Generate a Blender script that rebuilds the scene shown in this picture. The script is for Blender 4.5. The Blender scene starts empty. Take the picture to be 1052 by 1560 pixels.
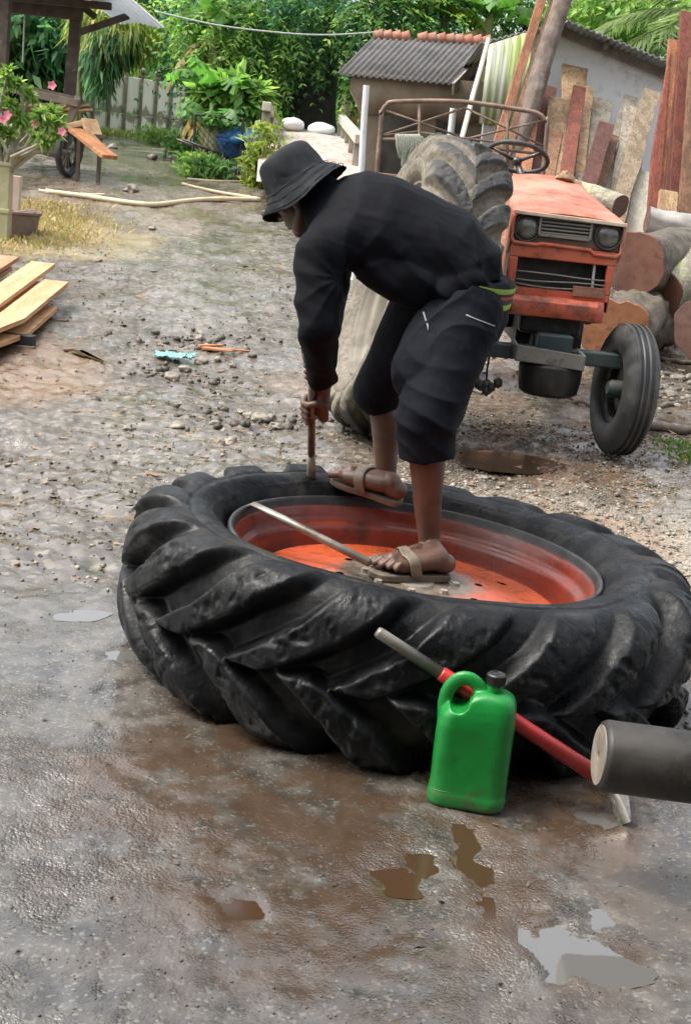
import bpy, bmesh, math, random
import numpy as np
from mathutils import Vector, Matrix, Euler, noise as mnoise

random.seed(7)
rng = np.random.default_rng(11)
SC = bpy.context.scene
COL = SC.collection
PI = math.pi
R = math.radians
V3 = Vector

# ------------------------------------------------------------------ camera (real size: eye 1.38 m above the yard)
PITCH, ROLL, FPX, EYE = R(14.0), R(6.0), 2000.0, 1.38
cam_d = bpy.data.cameras.new('camera'); cam = bpy.data.objects.new('camera', cam_d); COL.objects.link(cam)
cam_d.sensor_fit = 'VERTICAL'; cam_d.sensor_height = 36; cam_d.sensor_width = 36
cam_d.lens = 36 * FPX / 1560; cam_d.clip_end = 600; cam_d.clip_start = 0.05
cam.matrix_world = Matrix.Translation((0, 0, EYE)) @ Matrix.Rotation(PI/2 - PITCH, 4, 'X') @ Matrix.Rotation(ROLL, 4, 'Z')
SC.camera = cam
CP, SP, CR, SR = math.cos(PITCH), math.sin(PITCH), math.cos(ROLL), math.sin(ROLL)

def ray(px, py):
    u, v = px - 526, 780 - py
    a, b = u*CR - v*SR, u*SR + v*CR
    return V3((a, FPX*CP + b*SP, b*CP - FPX*SP))
def at(px, py, Y):
    """a sight line measured on the photograph, taken to its real distance Y"""
    d = ray(px, py); return V3((0, 0, EYE)) + d*(Y/d.y)

def sstep(a, b, x):
    t = np.clip((np.asarray(x, float)-a)/(b-a), 0, 1); return t*t*(3-2*t)
def terrain(x, y):
    x = np.asarray(x, float); y = np.asarray(y, float)
    z = np.where(y > 9, 0.0, 0.0)
    t = np.clip(y-8.2, 0, 1.6); z = z + 0.115*t*t/3.2 + 0.115*np.clip(y-9.8, 0, 9) + 0.06*np.clip(y-18.8, 0, 25)
    z = z - 0.03*np.clip(x-0.2, -1.4, 1.6)*(1-sstep(4.6, 6.2, y))*sstep(-1, 1.5, y)
    return z
def tz(x, y):
    t = min(max(y-8.2, 0), 1.6); z = .115*t*t/3.2 + .115*min(max(y-9.8, 0), 9) + .06*min(max(y-18.8, 0), 25)
    ss = lambda a, b, v: (lambda q: q*q*(3-2*q))(min(max((v-a)/(b-a), 0), 1))
    return z - .03*min(max(x-.2, -1.4), 1.6)*(1-ss(4.6, 6.2, y))*ss(-1, 1.5, y)
def ground_at(px, py):
    d = ray(px, py); t = 0.0005
    for i in range(4000):
        p = V3((0, 0, EYE)) + d*t
        if p.z <= tz(p.x, p.y): break
        t *= 1.003
    return p

# ------------------------------------------------------------------ numeric noise
def _h(i, j, k, s):
    n = (i.astype(np.int64)*374761393 + j.astype(np.int64)*668265263 + k.astype(np.int64)*1274126177 + s*974711) & 0xffffffff
    n = ((n ^ (n >> 13))*1274126177) & 0xffffffff
    return ((n ^ (n >> 16)) & 0xffff)/65535.0
def vnoise(P, scale, seed=0):
    Q = np.asarray(P, float)*scale; I = np.floor(Q).astype(np.int64); F = Q-I; F = F*F*(3-2*F)
    r = 0
    for a in (0, 1):
        for b in (0, 1):
            for c in (0, 1):
                w = (F[:, 0] if a else 1-F[:, 0])*(F[:, 1] if b else 1-F[:, 1])*(F[:, 2] if c else 1-F[:, 2])
                r = r + w*_h(I[:, 0]+a, I[:, 1]+b, I[:, 2]+c, seed)
    return r*2-1
def fbm(P, scale, oc=4, seed=0, gain=.5):
    r = 0; a = 1
    for o in range(oc):
        r = r + a*vnoise(P, scale*2.03**o, seed+o*17); a *= gain
    return r

# ------------------------------------------------------------------ tags
def tag(o, label=None, cat=None, group=None, kind=None):
    if label: o['label'] = label
    if cat: o['category'] = cat
    if group: o['group'] = group
    if kind: o['kind'] = kind
    return o
def thing(name, label, cat, loc=(0, 0, 0), group=None, rot=None):
    o = bpy.data.objects.new(name, None); COL.objects.link(o); o.location = loc
    o.empty_display_size = .1
    if rot is not None: o.rotation_euler = rot
    return tag(o, label, cat, group)

def link(name, me, mat, parent=None, smooth=True):
    o = bpy.data.objects.new(name, me); COL.objects.link(o)
    if mat is not None:
        for m in (mat if isinstance(mat, (list, tuple)) else [mat]): me.materials.append(m)
    if smooth and len(me.polygons):
        me.polygons.foreach_set('use_smooth', [True]*len(me.polygons))
    if parent is not None: o.parent = parent
    return o
def mesh_np(name, V, F):
    me = bpy.data.meshes.new(name)
    V = np.asarray(V, np.float32); F = np.asarray(F, np.int32); k = F.shape[1]
    me.vertices.add(len(V)); me.vertices.foreach_set('co', V.ravel())
    me.loops.add(F.size); me.loops.foreach_set('vertex_index', F.ravel())
    me.polygons.add(len(F)); me.polygons.foreach_set('loop_start', np.arange(0, F.size, k, dtype=np.int32))
    me.polygons.foreach_set('loop_total', np.full(len(F), k, np.int32))
    me.update(calc_edges=True); me.validate(); return me
def grid_faces(nu, nv, wrap_u=False, wrap_v=False):
    iu = np.arange(nu if wrap_u else nu-1); iv = np.arange(nv if wrap_v else nv-1)
    A, B = np.meshgrid(iu, iv, indexing='ij'); A2 = (A+1) % nu; B2 = (B+1) % nv
    return np.stack([A*nv+B, A2*nv+B, A2*nv+B2, A*nv+B2], -1).reshape(-1, 4)

def frame(d, up=None):
    d = d.normalized()
    up = V3(up) if up is not None else (V3((0, 0, 1)) if abs(d.z) < .9 else V3((0, 1, 0)))
    s = d.cross(up)
    if s.length < 1e-6: s = d.cross(V3((1, 0, 0)))
    s.normalize(); return s, s.cross(d)*1.0

class MB:
    def __init__(s): s.v = []; s.f = []; s.mi = []; s.cur = 0
    def add(s, vs, fs):
        b = len(s.v); s.v += [tuple(x) for x in vs]
        for f in fs: s.f.append([b+i for i in f]); s.mi.append(s.cur)
    def hexa(s, c):
        s.add(c, [(0, 3, 2, 1), (4, 5, 6, 7), (0, 1, 5, 4), (1, 2, 6, 5), (2, 3, 7, 6), (3, 0, 4, 7)])
    def box(s, c, size, M=None):
        x, y, z = [k/2 for k in size]; c = V3(c)
        pts = [V3(p) for p in ((-x, -y, -z), (x, -y, -z), (x, y, -z), (-x, y, -z), (-x, -y, z), (x, -y, z), (x, y, z), (-x, y, z))]
        if M is not None: pts = [M @ p for p in pts]
        s.hexa([p+c for p in pts]); return s
    def beam(s, p0, p1, w, h, up=None, w1=None, h1=None):
        p0, p1 = V3(p0), V3(p1); a, b = frame(p1-p0, up); w1 = w if w1 is None else w1; h1 = h if h1 is None else h1
        q = []
        for p, ww, hh in ((p0, w, h), (p1, w1, h1)):
            q += [p-a*ww/2-b*hh/2, p+a*ww/2-b*hh/2, p+a*ww/2+b*hh/2, p-a*ww/2+b*hh/2]
        s.hexa(q); return s
    def tube(s, pts, rad, n=10, cap=True, ell=None, up=None, closed=False):
        """loft of (elliptical) rings along points; ell scales the second axis, up fixes that axis"""
        pts = [V3(p) for p in pts]; m = len(pts)
        if not hasattr(rad, '__len__'): rad = [rad]*m
        vs = []; prev = None
        for i, p in enumerate(pts):
            if closed: d = pts[(i+1) % m]-pts[i-1]
            else: d = pts[min(i+1, m-1)]-pts[max(i-1, 0)]
            if d.length < 1e-9: d = V3((0, 0, 1))
            d.normalize()
            if up is not None:
                uu = up[i] if isinstance(up, list) else up
                a, b = frame(d, uu)
            elif prev is None: a, b = frame(d)
            else:
                a = (prev - d*prev.dot(d)).normalized(); b = a.cross(d)
            prev = a
            r = rad[i]; ra, rb = (r if hasattr(r, '__len__') else (r, r*(ell or 1)))
            for k in range(n):
                t = 2*PI*k/n; vs.append(p + a*(math.cos(t)*ra) + b*(math.sin(t)*rb))
        fs = []
        for i in range(m if closed else m-1):
            j = (i+1) % m
            for k in range(n):
                k2 = (k+1) % n; fs.append((i*n+k, i*n+k2, j*n+k2, j*n+k))
        if cap and not closed:
            fs.append(tuple(reversed(range(n)))); fs.append(tuple((m-1)*n+k for k in range(n)))
        s.add(vs, fs); return s
    def caps(s, p0, p1, r0, r1, n=14, st=4, ell=1.0, up=None):
        """tapered capsule with round ends"""
        p0, p1 = V3(p0), V3(p1); d = (p1-p0); L = d.length
        d = d/L if L > 1e-9 else V3((0, 0, 1))
        P, Rr = [], []
        for i in range(st):
            t = (i+.25)/st*PI/2; P.append(p0-d*r0*math.cos(t)); Rr.append(r0*math.sin(t))
        P.append(p0); Rr.append(r0); P.append(p1); Rr.append(r1)
        for i in range(st-1, -1, -1):
            t = (i+.25)/st*PI/2; P.append(p1+d*r1*math.cos(t)); Rr.append(r1*math.sin(t))
        return s.tube(P, Rr, n, True, ell, up if up is not None else ((0, 0, 1) if abs(d.z) < .95 else (0, 1, 0)))
    def ball(s, c, r, n=14, m=9, M=None):
        c = V3(c); r = r if hasattr(r, '__len__') else (r, r, r); vs = []; fs = []
        for i in range(m+1):
            t = PI*(i+.02)/(m+.04)
            for k in range(n):
                a = 2*PI*k/n; p = V3((math.sin(t)*math.cos(a)*r[0], math.sin(t)*math.sin(a)*r[1], math.cos(t)*r[2]))
                vs.append((M @ p if M is not None else p)+c)
        for i in range(m):
            for k in range(n):
                k2 = (k+1) % n; fs.append((i*n+k, (i+1)*n+k, (i+1)*n+k2, i*n+k2))
        fs.append(tuple(range(n))); fs.append(tuple(reversed([m*n+k for k in range(n)])))
        s.add(vs, fs); return s
    def lathe(s, prof, n=48, c=(0, 0, 0), M=None, close=False):
        c = V3(c); m = len(prof); vs = []; fs = []
        for r, z in prof:
            for k in range(n):
                a = 2*PI*k/n; p = V3((r*math.cos(a), r*math.sin(a), z)); vs.append((M @ p if M is not None else p)+c)
        for i in range(m if close else m-1):
            j = (i+1) % m
            for k in range(n):
                k2 = (k+1) % n; fs.append((i*n+k, i*n+k2, j*n+k2, j*n+k))
        s.add(vs, fs); return s
    def rock(s, c, r, seed=0, sub=2, flat=.6, jag=.35):
        bm = bmesh.new(); bmesh.ops.create_icosphere(bm, subdivisions=sub, radius=1)
        q = random.Random(seed); off = V3((q.uniform(0, 99), q.uniform(0, 99), 3)); rz = Matrix.Rotation(q.uniform(0, 6), 3, 'Z')
        sx, sy = q.uniform(.75, 1.3), q.uniform(.7, 1.1)
        vs = []
        for v in bm.verts:
            p = v.co.copy(); k = 1 + jag*mnoise.noise(p*1.3+off) + jag*.5*mnoise.cell(p*1.7+off)*.5
            vs.append(V3(c)+rz @ V3((p.x*sx*k*r, p.y*sy*k*r, p.z*flat*k*r)))
        s.add(vs, [[v.index for v in f.verts] for f in bm.faces]); bm.free(); return s
    def mesh(s, name):
        me = bpy.data.meshes.new(name); me.from_pydata(s.v, [], s.f)
        if any(s.mi): me.polygons.foreach_set('material_index', s.mi)
        me.update(); return me
    def build(s, name, mat, parent=None, smooth=False, bevel=0, seg=2, angle=None, recalc=True):
        me = s.mesh(name)
        if recalc:
            bm = bmesh.new(); bm.from_mesh(me); bmesh.ops.recalc_face_normals(bm, faces=bm.faces); bm.to_mesh(me); bm.free()
        o = link(name, me, mat, parent, smooth)
        if bevel:
            b = o.modifiers.new('bevel', 'BEVEL'); b.width = bevel; b.segments = seg; b.limit_method = 'ANGLE'; b.angle_limit = R(35)
        if angle:
            me.polygons.foreach_set('use_smooth', [True]*len(me.polygons)); bake(o); sharp(o, angle)
        return o

def bake(o):
    if not o.modifiers: return
    dg = bpy.context.evaluated_depsgraph_get(); e = o.evaluated_get(dg)
    me = bpy.data.meshes.new_from_object(e); o.modifiers.clear(); old = o.data; o.data = me
    me.name = old.name
def sharp(o, deg):
    bm = bmesh.new(); bm.from_mesh(o.data)
    for e in bm.edges:
        if len(e.link_faces) == 2: e.smooth = e.calc_face_angle(0) < R(deg)
    bm.to_mesh(o.data); bm.free()
def remesh(o, vox, smooth=4, fac=.5):
    m = o.modifiers.new('r', 'REMESH'); m.mode = 'VOXEL'; m.voxel_size = vox; m.use_smooth_shade = True
    if smooth:
        k = o.modifiers.new('s', 'SMOOTH'); k.iterations = smooth; k.factor = fac
    bake(o); return o
def coords(me):
    a = np.empty(len(me.vertices)*3, np.float32); me.vertices.foreach_get('co', a); return a.reshape(-1, 3).astype(float)
def normals(me):
    a = np.empty(len(me.vertices)*3, np.float32); me.vertices.foreach_get('normal', a); return a.reshape(-1, 3).astype(float)
def setco(me, P): me.vertices.foreach_set('co', np.asarray(P, np.float32).ravel()); me.update()
def dup(o, parent=None, loc=None, rot=None, scale=None, label=None):
    c = o.copy(); COL.objects.link(c)
    if parent is not None: c.parent = parent
    if loc is not None: c.location = loc
    if rot is not None: c.rotation_euler = rot
    if scale is not None: c.scale = scale if hasattr(scale, '__len__') else (scale,)*3
    if label: c['label'] = label
    for ch in list(o.children): dup(ch, c)
    return c

# ------------------------------------------------------------------ materials
class NT:
    def __init__(s, name):
        s.m = bpy.data.materials.new(name); s.m.use_nodes = True; s.t = s.m.node_tree; s.n = s.t.nodes
        s.b = s.n['Principled BSDF']; s.out = s.n['Material Output']; s._c = None
    def node(s, typ, **kw):
        n = s.n.new(typ)
        for k, v in kw.items():
            if k.startswith('in_'):
                key = k[3:]; key = int(key) if key.isdigit() else key.replace('_', ' '); s.put(n.inputs[key], v)
            else: setattr(n, k, v)
        return n
    def put(s, inp, v):
        if isinstance(v, bpy.types.NodeSocket): s.t.links.new(v, inp)
        else: inp.default_value = v
    def co(s):
        if s._c is None: s._c = s.node('ShaderNodeTexCoord').outputs['Object']
        return s._c
    def map(s, scale=(1, 1, 1), rot=(0, 0, 0), loc=(0, 0, 0), vec=None):
        n = s.node('ShaderNodeMapping'); s.put(n.inputs['Vector'], vec or s.co())
        n.inputs['Scale'].default_value = scale; n.inputs['Rotation'].default_value = rot; n.inputs['Location'].default_value = loc
        return n.outputs[0]
    def noise(s, scale, detail=4, rough=.55, vec=None, dist=0):
        n = s.node('ShaderNodeTexNoise'); s.put(n.inputs['Vector'], vec or s.co())
        n.inputs['Scale'].default_value = scale; n.inputs['Detail'].default_value = detail; n.inputs['Roughness'].default_value = rough
        n.inputs['Distortion'].default_value = dist; return n.outputs['Fac']
    def voro(s, scale, feature='F1', vec=None, out='Distance', rnd=1):
        n = s.node('ShaderNodeTexVoronoi', feature=feature); s.put(n.inputs['Vector'], vec or s.co())
        n.inputs['Scale'].default_value = scale; n.inputs['Randomness'].default_value = rnd; return n.outputs[out]
    def wave(s, scale, vec=None, dist=3, axis='X', detail=2):
        n = s.node('ShaderNodeTexWave', bands_direction=axis); s.put(n.inputs['Vector'], vec or s.co())
        n.inputs['Scale'].default_value = scale; n.inputs['Distortion'].default_value = dist; n.inputs['Detail'].default_value = detail
        return n.outputs['Fac']
    def ramp(s, fac, a, b, lo=0., hi=1.):
        n = s.node('ShaderNodeMapRange', interpolation_type='SMOOTHSTEP'); s.put(n.inputs['Value'], fac)
        n.inputs['From Min'].default_value = a; n.inputs['From Max'].default_value = b
        n.inputs['To Min'].default_value = lo; n.inputs['To Max'].default_value = hi; return n.outputs[0]
    def mix(s, fac, a, b, blend='MIX'):
        n = s.node('ShaderNodeMix', data_type='RGBA', blend_type=blend); s.put(n.inputs[0], fac)
        s.put(n.inputs[6], c4(a)); s.put(n.inputs[7], c4(b)); return n.outputs[2]
    def math(s, op, a, b=0., clamp=False):
        n = s.node('ShaderNodeMath', operation=op, use_clamp=clamp); s.put(n.inputs[0], a); s.put(n.inputs[1], b); return n.outputs[0]
    def sep(s, vec=None):
        n = s.node('ShaderNodeSeparateXYZ'); s.put(n.inputs[0], vec or s.co()); return n.outputs
    def attr(s, name):
        return s.node('ShaderNodeAttribute', attribute_name=name).outputs['Fac']
    def rand(s): return s.node('ShaderNodeObjectInfo').outputs['Random']
    def bump(s, h, strength=.3, dist=.01, prev=None):
        n = s.node('ShaderNodeBump'); n.inputs['Strength'].default_value = strength; n.inputs['Distance'].default_value = dist
        s.put(n.inputs['Height'], h)
        if prev is not None: s.put(n.inputs['Normal'], prev)
        return n.outputs[0]
    def done(s, col, rough=.6, nrm=None, metal=0., spec=None, **kw):
        s.put(s.b.inputs['Base Color'], c4(col)); s.put(s.b.inputs['Roughness'], rough); s.put(s.b.inputs['Metallic'], metal)
        if spec is not None: s.put(s.b.inputs['Specular IOR Level'], spec)
        if nrm is not None: s.put(s.b.inputs['Normal'], nrm)
        for k, v in kw.items(): s.put(s.b.inputs[k.replace('_', ' ')], v)
        return s.m
def c4(c): return c if isinstance(c, bpy.types.NodeSocket) else (tuple(c)+(1,) if len(c) == 3 else tuple(c))

def simple(name, a, b, scale=6, rough=(.5, .8), bump=.2, bscale=None, dist=.004, metal=0, dirt=None, dscale=2.2, dthr=(.5, .68), spec=None, detail=5, stretch=(1, 1, 1)):
    t = NT(name); v = t.map(stretch) if stretch != (1, 1, 1) else None
    n = t.noise(scale, detail, .6, v); col = t.mix(t.ramp(n, .3, .7), a, b)
    rg = t.ramp(t.noise(scale*1.7, 3, .6, v), .3, .7, rough[0], rough[1])
    if dirt is not None:
        d = t.ramp(t.noise(dscale, 6, .68), dthr[0], dthr[1]); col = t.mix(d, col, dirt)
    h = t.noise(bscale or scale*5, 4, .6, v)
    return t.done(col, rg, t.bump(h, bump, dist), metal, spec)
def wood(name, a, b, dark, scale=1., axis='Z', rough=(.55, .8), var=.25):
    """sawn timber: grain along one axis, each board with its own tone"""
    t = NT(name); st = {'Z': (14, 14, .9), 'X': (.9, 14, 14), 'Y': (14, .9, 14)}[axis]
    r = t.rand(); off = t.node('ShaderNodeVectorMath', operation='ADD'); t.put(off.inputs[0], t.co())
    cm = t.node('ShaderNodeCombineXYZ'); t.put(cm.inputs[0], t.math('MULTIPLY', r, 37.)); t.put(cm.inputs[1], t.math('MULTIPLY', r, 91.)); t.put(off.inputs[1], cm.outputs[0])
    v = t.map(tuple(k*scale for k in st), vec=off.outputs[0])
    g = t.noise(1.2, 6, .6, v, .6); col = t.mix(t.ramp(g, .32, .68), a, b)
    g2 = t.noise(4., 4, .7, v); col = t.mix(t.ramp(g2, .50, .64, 0, .85), col, dark); g3 = t.noise(.55, 3, .5, v, 1.2); col = t.mix(t.ramp(g3, .50, .56, 0, .5), col, dark)
    big = t.noise(1.6, 4, .6, off.outputs[0]); col = t.mix(t.ramp(big, .52, .75, 0, .55), col, dark)
    hs = t.node('ShaderNodeHueSaturation'); t.put(hs.inputs['Color'], col); t.put(hs.inputs['Value'], t.math('ADD', t.math('MULTIPLY', r, var*2), 1-var))
    return t.done(hs.outputs[0], t.ramp(g2, .3, .7, rough[0], rough[1]), t.bump(g2, .25, .004))
def leafmat(name, a, b, trans=.45, rough=.45, c=None):
    t = NT(name); n = t.noise(.9, 3, .6); g = t.node('ShaderNodeNewGeometry').outputs['Random Per Island']
    col = t.mix(t.ramp(n, .35, .65), a, b)
    if c is not None: col = t.mix(t.ramp(g, .8, .95), col, c)
    hs = t.node('ShaderNodeHueSaturation'); t.put(hs.inputs['Color'], col); t.put(hs.inputs['Value'], t.math('ADD', t.math('MULTIPLY', g, .7), .6))
    t.done(hs.outputs[0], rough, None, 0, .4)
    tr = t.node('ShaderNodeBsdfTranslucent'); br = t.node('ShaderNodeHueSaturation', in_Value=1.6, in_Saturation=1.1); t.put(br.inputs['Color'], hs.outputs[0]); t.put(tr.inputs['Color'], br.outputs[0])
    mx = t.node('ShaderNodeMixShader'); mx.inputs[0].default_value = trans
    t.t.links.new(t.b.outputs[0], mx.inputs[1]); t.t.links.new(tr.outputs[0], mx.inputs[2]); t.t.links.new(mx.outputs[0], t.out.inputs['Surface'])
    return t.m

# ------------------------------------------------------------------ world and sun
SUN_EL, SUN_AZ = R(60), R(-95)      # azimuth from +Y towards +X
w = bpy.data.worlds.new('World'); SC.world = w; w.use_nodes = True
wt = w.node_tree; bg = wt.nodes['Background']; sky = wt.nodes.new('ShaderNodeTexSky'); sky.sky_type = 'NISHITA'; sky.sun_disc = False
sky.sun_elevation = SUN_EL; sky.sun_rotation = SUN_AZ; sky.dust_density = 6; sky.air_density = 1.2; sky.ozone_density = 1.0
hs = wt.nodes.new('ShaderNodeHueSaturation'); hs.inputs['Saturation'].default_value = .35
wt.links.new(sky.outputs[0], hs.inputs['Color']); wt.links.new(hs.outputs[0], bg.inputs[0]); bg.inputs[1].default_value = .15
sd = bpy.data.lights.new('sun', 'SUN'); sd.energy = 0.9; sd.angle = R(16); sd.color = (1, .95, .86)
so = bpy.data.objects.new('sun', sd); COL.objects.link(so)
sdir = V3((math.sin(SUN_AZ)*math.cos(SUN_EL), math.cos(SUN_AZ)*math.cos(SUN_EL), math.sin(SUN_EL)))
so.rotation_euler = sdir.to_track_quat('Z', 'Y').to_euler(); so.location = (0, 0, 30)
SC.view_settings.view_transform = 'Standard'; SC.view_settings.look = 'None'; SC.view_settings.gamma = 1; SC.view_settings.exposure = 1.45
SC.view_settings.use_curve_mapping = False
try:
    SC.cycles.max_bounces = 6; SC.cycles.diffuse_bounces = 3; SC.cycles.glossy_bounces = 3; SC.cycles.transmission_bounces = 4; SC.cycles.caustics_reflective = False
    SC.cycles.use_denoising = True
except Exception: pass
# ================================================================== GROUND
PUDDLES = [
    ([(798, 1406), (835, 1408), (868, 1428), (912, 1440), (955, 1458), (978, 1484), (945, 1500), (890, 1500), (845, 1496), (822, 1468), (808, 1436)], 'watermat', 'long pale reflecting puddle on the slab', 1),
    ([(905, 1384), (930, 1392), (962, 1418), (955, 1432), (918, 1412)], 'watermat', 'small reflecting puddle on the slab', 2),
    ([(84, 940), (122, 933), (158, 936), (130, 943)], 'watermat', 'small pale puddle by the slab edge', 3),
    ([(155, 992), (188, 990), (196, 1000), (170, 1006)], 'watermat', 'thin puddle at the foot of the big tyre', 4),
    ([(694, 1262), (712, 1258), (726, 1290), (738, 1326), (748, 1372), (752, 1400), (738, 1392), (722, 1360), (708, 1326), (698, 1290)], 'waterbrown', 'brown runnel of muddy water on the slab', 5),
    ([(100, 515), (128, 505), (124, 535), (158, 556), (130, 545), (104, 530)], 'waterbrown', 'brown puddle in the yard mud', 6),
    ([(690, 690), (770, 692), (840, 706), (800, 716), (700, 706)], 'waterbrown', 'shallow clay puddle behind the big tyre', 7),
    ([(880, 1240), (905, 1237), (925, 1250), (895, 1256)], 'watermat', 'thin film of water beside the roller', 8),
]
PUDDLES += [(q, 'waterbrown', 'small brown muddy pool on the slab', 20+k) for k, q in enumerate([[(345, 1382), (390, 1374), (425, 1385), (380, 1396)], [(572, 1322), (610, 1330), (634, 1356), (598, 1354)], [(625, 1304), (664, 1306), (672, 1328), (640, 1330)]])]
HOLLOWS = []
for q, mt, lab, sd in PUDDLES:
    pts = [ground_at(*p) for p in q]; c = sum(pts, V3())/len(pts); n = 90; m = len(pts); ring = []
    for i in range(n):
        u = i*m/n; k = int(u); f = u-k; p0, p1, p2, p3 = [pts[(k+j-1) % m] for j in range(4)]
        p = .5*((2*p1)+(p2-p0)*f+(2*p0-5*p1+4*p2-p3)*f*f+(3*p1-p0-3*p2+p3)*f**3)
        ring.append(c+(p-c)*(1+.10*mnoise.fractal(p*18+V3((sd, 0, 0)), .7, 2., 4)))
    HOLLOWS.append((np.array([[p.x, p.y] for p in ring]), tz(c.x, c.y), c, ring, mt, lab))
def hollow(P, z, base):
    for poly, zc, c, ring, mt, lab in HOLLOWS:
        lo, hi = poly.min(0)-.15, poly.max(0)+.15; k = np.where((P[:, 0] > lo[0]) & (P[:, 0] < hi[0]) & (P[:, 1] > lo[1]) & (P[:, 1] < hi[1]))[0]
        if not len(k): continue
        X_ = P[k, :2]; A_ = poly; B_ = np.roll(poly, -1, 0); d2 = np.full(len(k), 1e9); ins = np.zeros(len(k), bool)
        for a, b in zip(A_, B_):
            ab = b-a; t_ = np.clip(((X_-a)@ab)/max(ab@ab, 1e-12), 0, 1); e = X_-(a+t_[:, None]*ab); d2 = np.minimum(d2, (e*e).sum(1))
            cr_ = (a[1] > X_[:, 1]) != (b[1] > X_[:, 1]); xx = (b[0]-a[0])*(X_[:, 1]-a[1])/((b[1]-a[1]) or 1e-12)+a[0]; ins ^= cr_ & (X_[:, 0] < xx)
        sd_ = np.where(ins, 1, -1)*np.sqrt(d2); far_ = 1 if zc < .05 and c.y < 4.5 else 3; sd_ = sd_+far_*.026*fbm(np.c_[X_, 0*X_[:, 0]], 17/far_, 4, 71, .6); m_ = sstep(-.040*far_, .018*far_, sd_)
        z[k] = z[k]*(1-m_) + m_*(zc-.0065+.35*(z[k]-base[k]))
    return z
def ground_h(P):
    x, y = P[:, 0], P[:, 1]; Q = np.c_[x, y, 0*x]
    z = terrain(x, y)
    slab = 1-sstep(3.3, 4.6, y + .35*vnoise(Q, .9, 3) - .12*np.clip(-x, -2, 3))     # rough wet slab near the eye
    mud = 1-slab
    z = z + slab*(.006*fbm(Q, 2.2, 4, 5) + .0030*fbm(Q, 15, 3, 9) + .0012*np.abs(vnoise(Q, 46, 2)))
    rut = fbm(Q*np.array([1, .45, 1]), 1.3, 4, 21)
    z = z + mud*(.026*rut + .016*fbm(Q, 6, 4, 31) + .008*fbm(Q, 26, 2, 41))*np.clip(1.2-.02*y, .5, 1)
    return hollow(P, z, terrain(x, y))
ys = [-14., -6., -2., -.6, .3]
yy = .9
while yy < 75: ys.append(yy); yy *= 1.0062 if yy < 9 else 1.0105
ys += [90, 130, 200, 320]
ys = np.array(ys); NC = 430
t = np.linspace(-1, 1, NC); g = np.sign(t)*np.where(np.abs(t) < .9, np.abs(t)/.9, 1+((np.abs(t)-.9)/.1)**2*12)
X = g[None, :]*(.40*np.clip(ys, .9, 400)+.35)[:, None]; Yg = np.repeat(ys[:, None], NC, 1)
P = np.c_[X.ravel(), Yg.ravel(), np.zeros(X.size)]
P[:, 2] = ground_h(P)
gm = NT('wet_ground')
co = gm.co(); sx, sy, sz = gm.sep()
wob = gm.noise(.8, 4, .6); wob2 = gm.noise(2.6, 5, .65)
ymix = gm.math('ADD', sy, gm.math('MULTIPLY', gm.math('SUBTRACT', wob, .5), 1.6))
slab = gm.ramp(ymix, 4.3, 3.4)
# slab: grey, with pale aggregate and brown silt
agg = gm.voro(150, out='Color'); aggv = gm.sep(agg)[0]; aggd = gm.voro(150)
fine = gm.noise(120, 3, .7); med = gm.noise(11, 5, .65); big = gm.noise(1.9, 5, .6)
slabc = gm.mix(gm.ramp(med, .32, .68), (.040, .037, .032), (.115, .107, .094))
slabc = gm.mix(gm.ramp(aggv, .84, .98, 0, .5), slabc, (.26, .24, .205))
slabc = gm.mix(gm.ramp(fine, .60, .75, 0, .75), slabc, (.04, .038, .035))
# brown silt patch running out from under the big tyre towards the eye
dx = gm.math('SUBTRACT', sx, .12); dy = gm.math('SUBTRACT', sy, 2.75)
rr = gm.math('SQRT', gm.math('ADD', gm.math('POWER', gm.math('MULTIPLY', dx, 1.15), 2.), gm.math('POWER', gm.math('MULTIPLY', dy, 1.05), 2.)))
silt = gm.ramp(gm.math('ADD', rr, gm.math('MULTIPLY', gm.math('SUBTRACT', wob2, .5), 1.0)), 1.15, .50)
silt = gm.math('MULTIPLY', silt, gm.ramp(gm.noise(6, 5, .7), .36, .56))
slabc = gm.mix(gm.math('MULTIPLY', silt, .8), slabc, (.070, .042, .024))
# yard beyond: mud, beige gravel on the right, orange clay patches
grv = gm.voro(34, out='Color'); grvv = gm.sep(grv)[1]
mudc = gm.mix(gm.ramp(med, .3, .7), (.070, .057, .043), (.165, .14, .112))
mudc = gm.mix(gm.ramp(gm.noise(4.2, 6, .7), .50, .64, 0, .8), mudc, (.050, .040, .030))
mudc = gm.mix(gm.ramp(grvv, .70, .95, 0, .5), mudc, (.30, .265, .21))
gr = gm.math('MULTIPLY', gm.ramp(gm.math('ADD', sx, gm.math('MULTIPLY', gm.math('SUBTRACT', wob2, .5), 1.5)), .1, .9), gm.ramp(sy, 7.2, 5.6))
grc = gm.mix(gm.ramp(aggv, .25, .8), (.13, .105, .072), (.40, .35, .27)); mudc = gm.mix(gm.math('MULTIPLY', gr, .8), mudc, grc)
def blob(cx, cy, rx, ry, wn=.9):
    a = gm.math('DIVIDE', gm.math('SUBTRACT', sx, cx), rx); b = gm.math('DIVIDE', gm.math('SUBTRACT', sy, cy), ry)
    r = gm.math('SQRT', gm.math('ADD', gm.math('POWER', gm.math('ABSOLUTE', a), 2.), gm.math('POWER', gm.math('ABSOLUTE', b), 2.)))
    return gm.ramp(gm.math('ADD', r, gm.math('MULTIPLY', gm.math('SUBTRACT', wob2, .5), wn)), 1.1, .65)
clay = gm.math('MAXIMUM', blob(-2.15, 8.2, .6, 1.4), blob(.85, 5.7, .7, .45)); clay = gm.math('MAXIMUM', clay, blob(1.1, 7.0, .5, .5))
mudc = gm.mix(gm.math('MULTIPLY', clay, .6), mudc, (.25, .155, .09))
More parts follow.
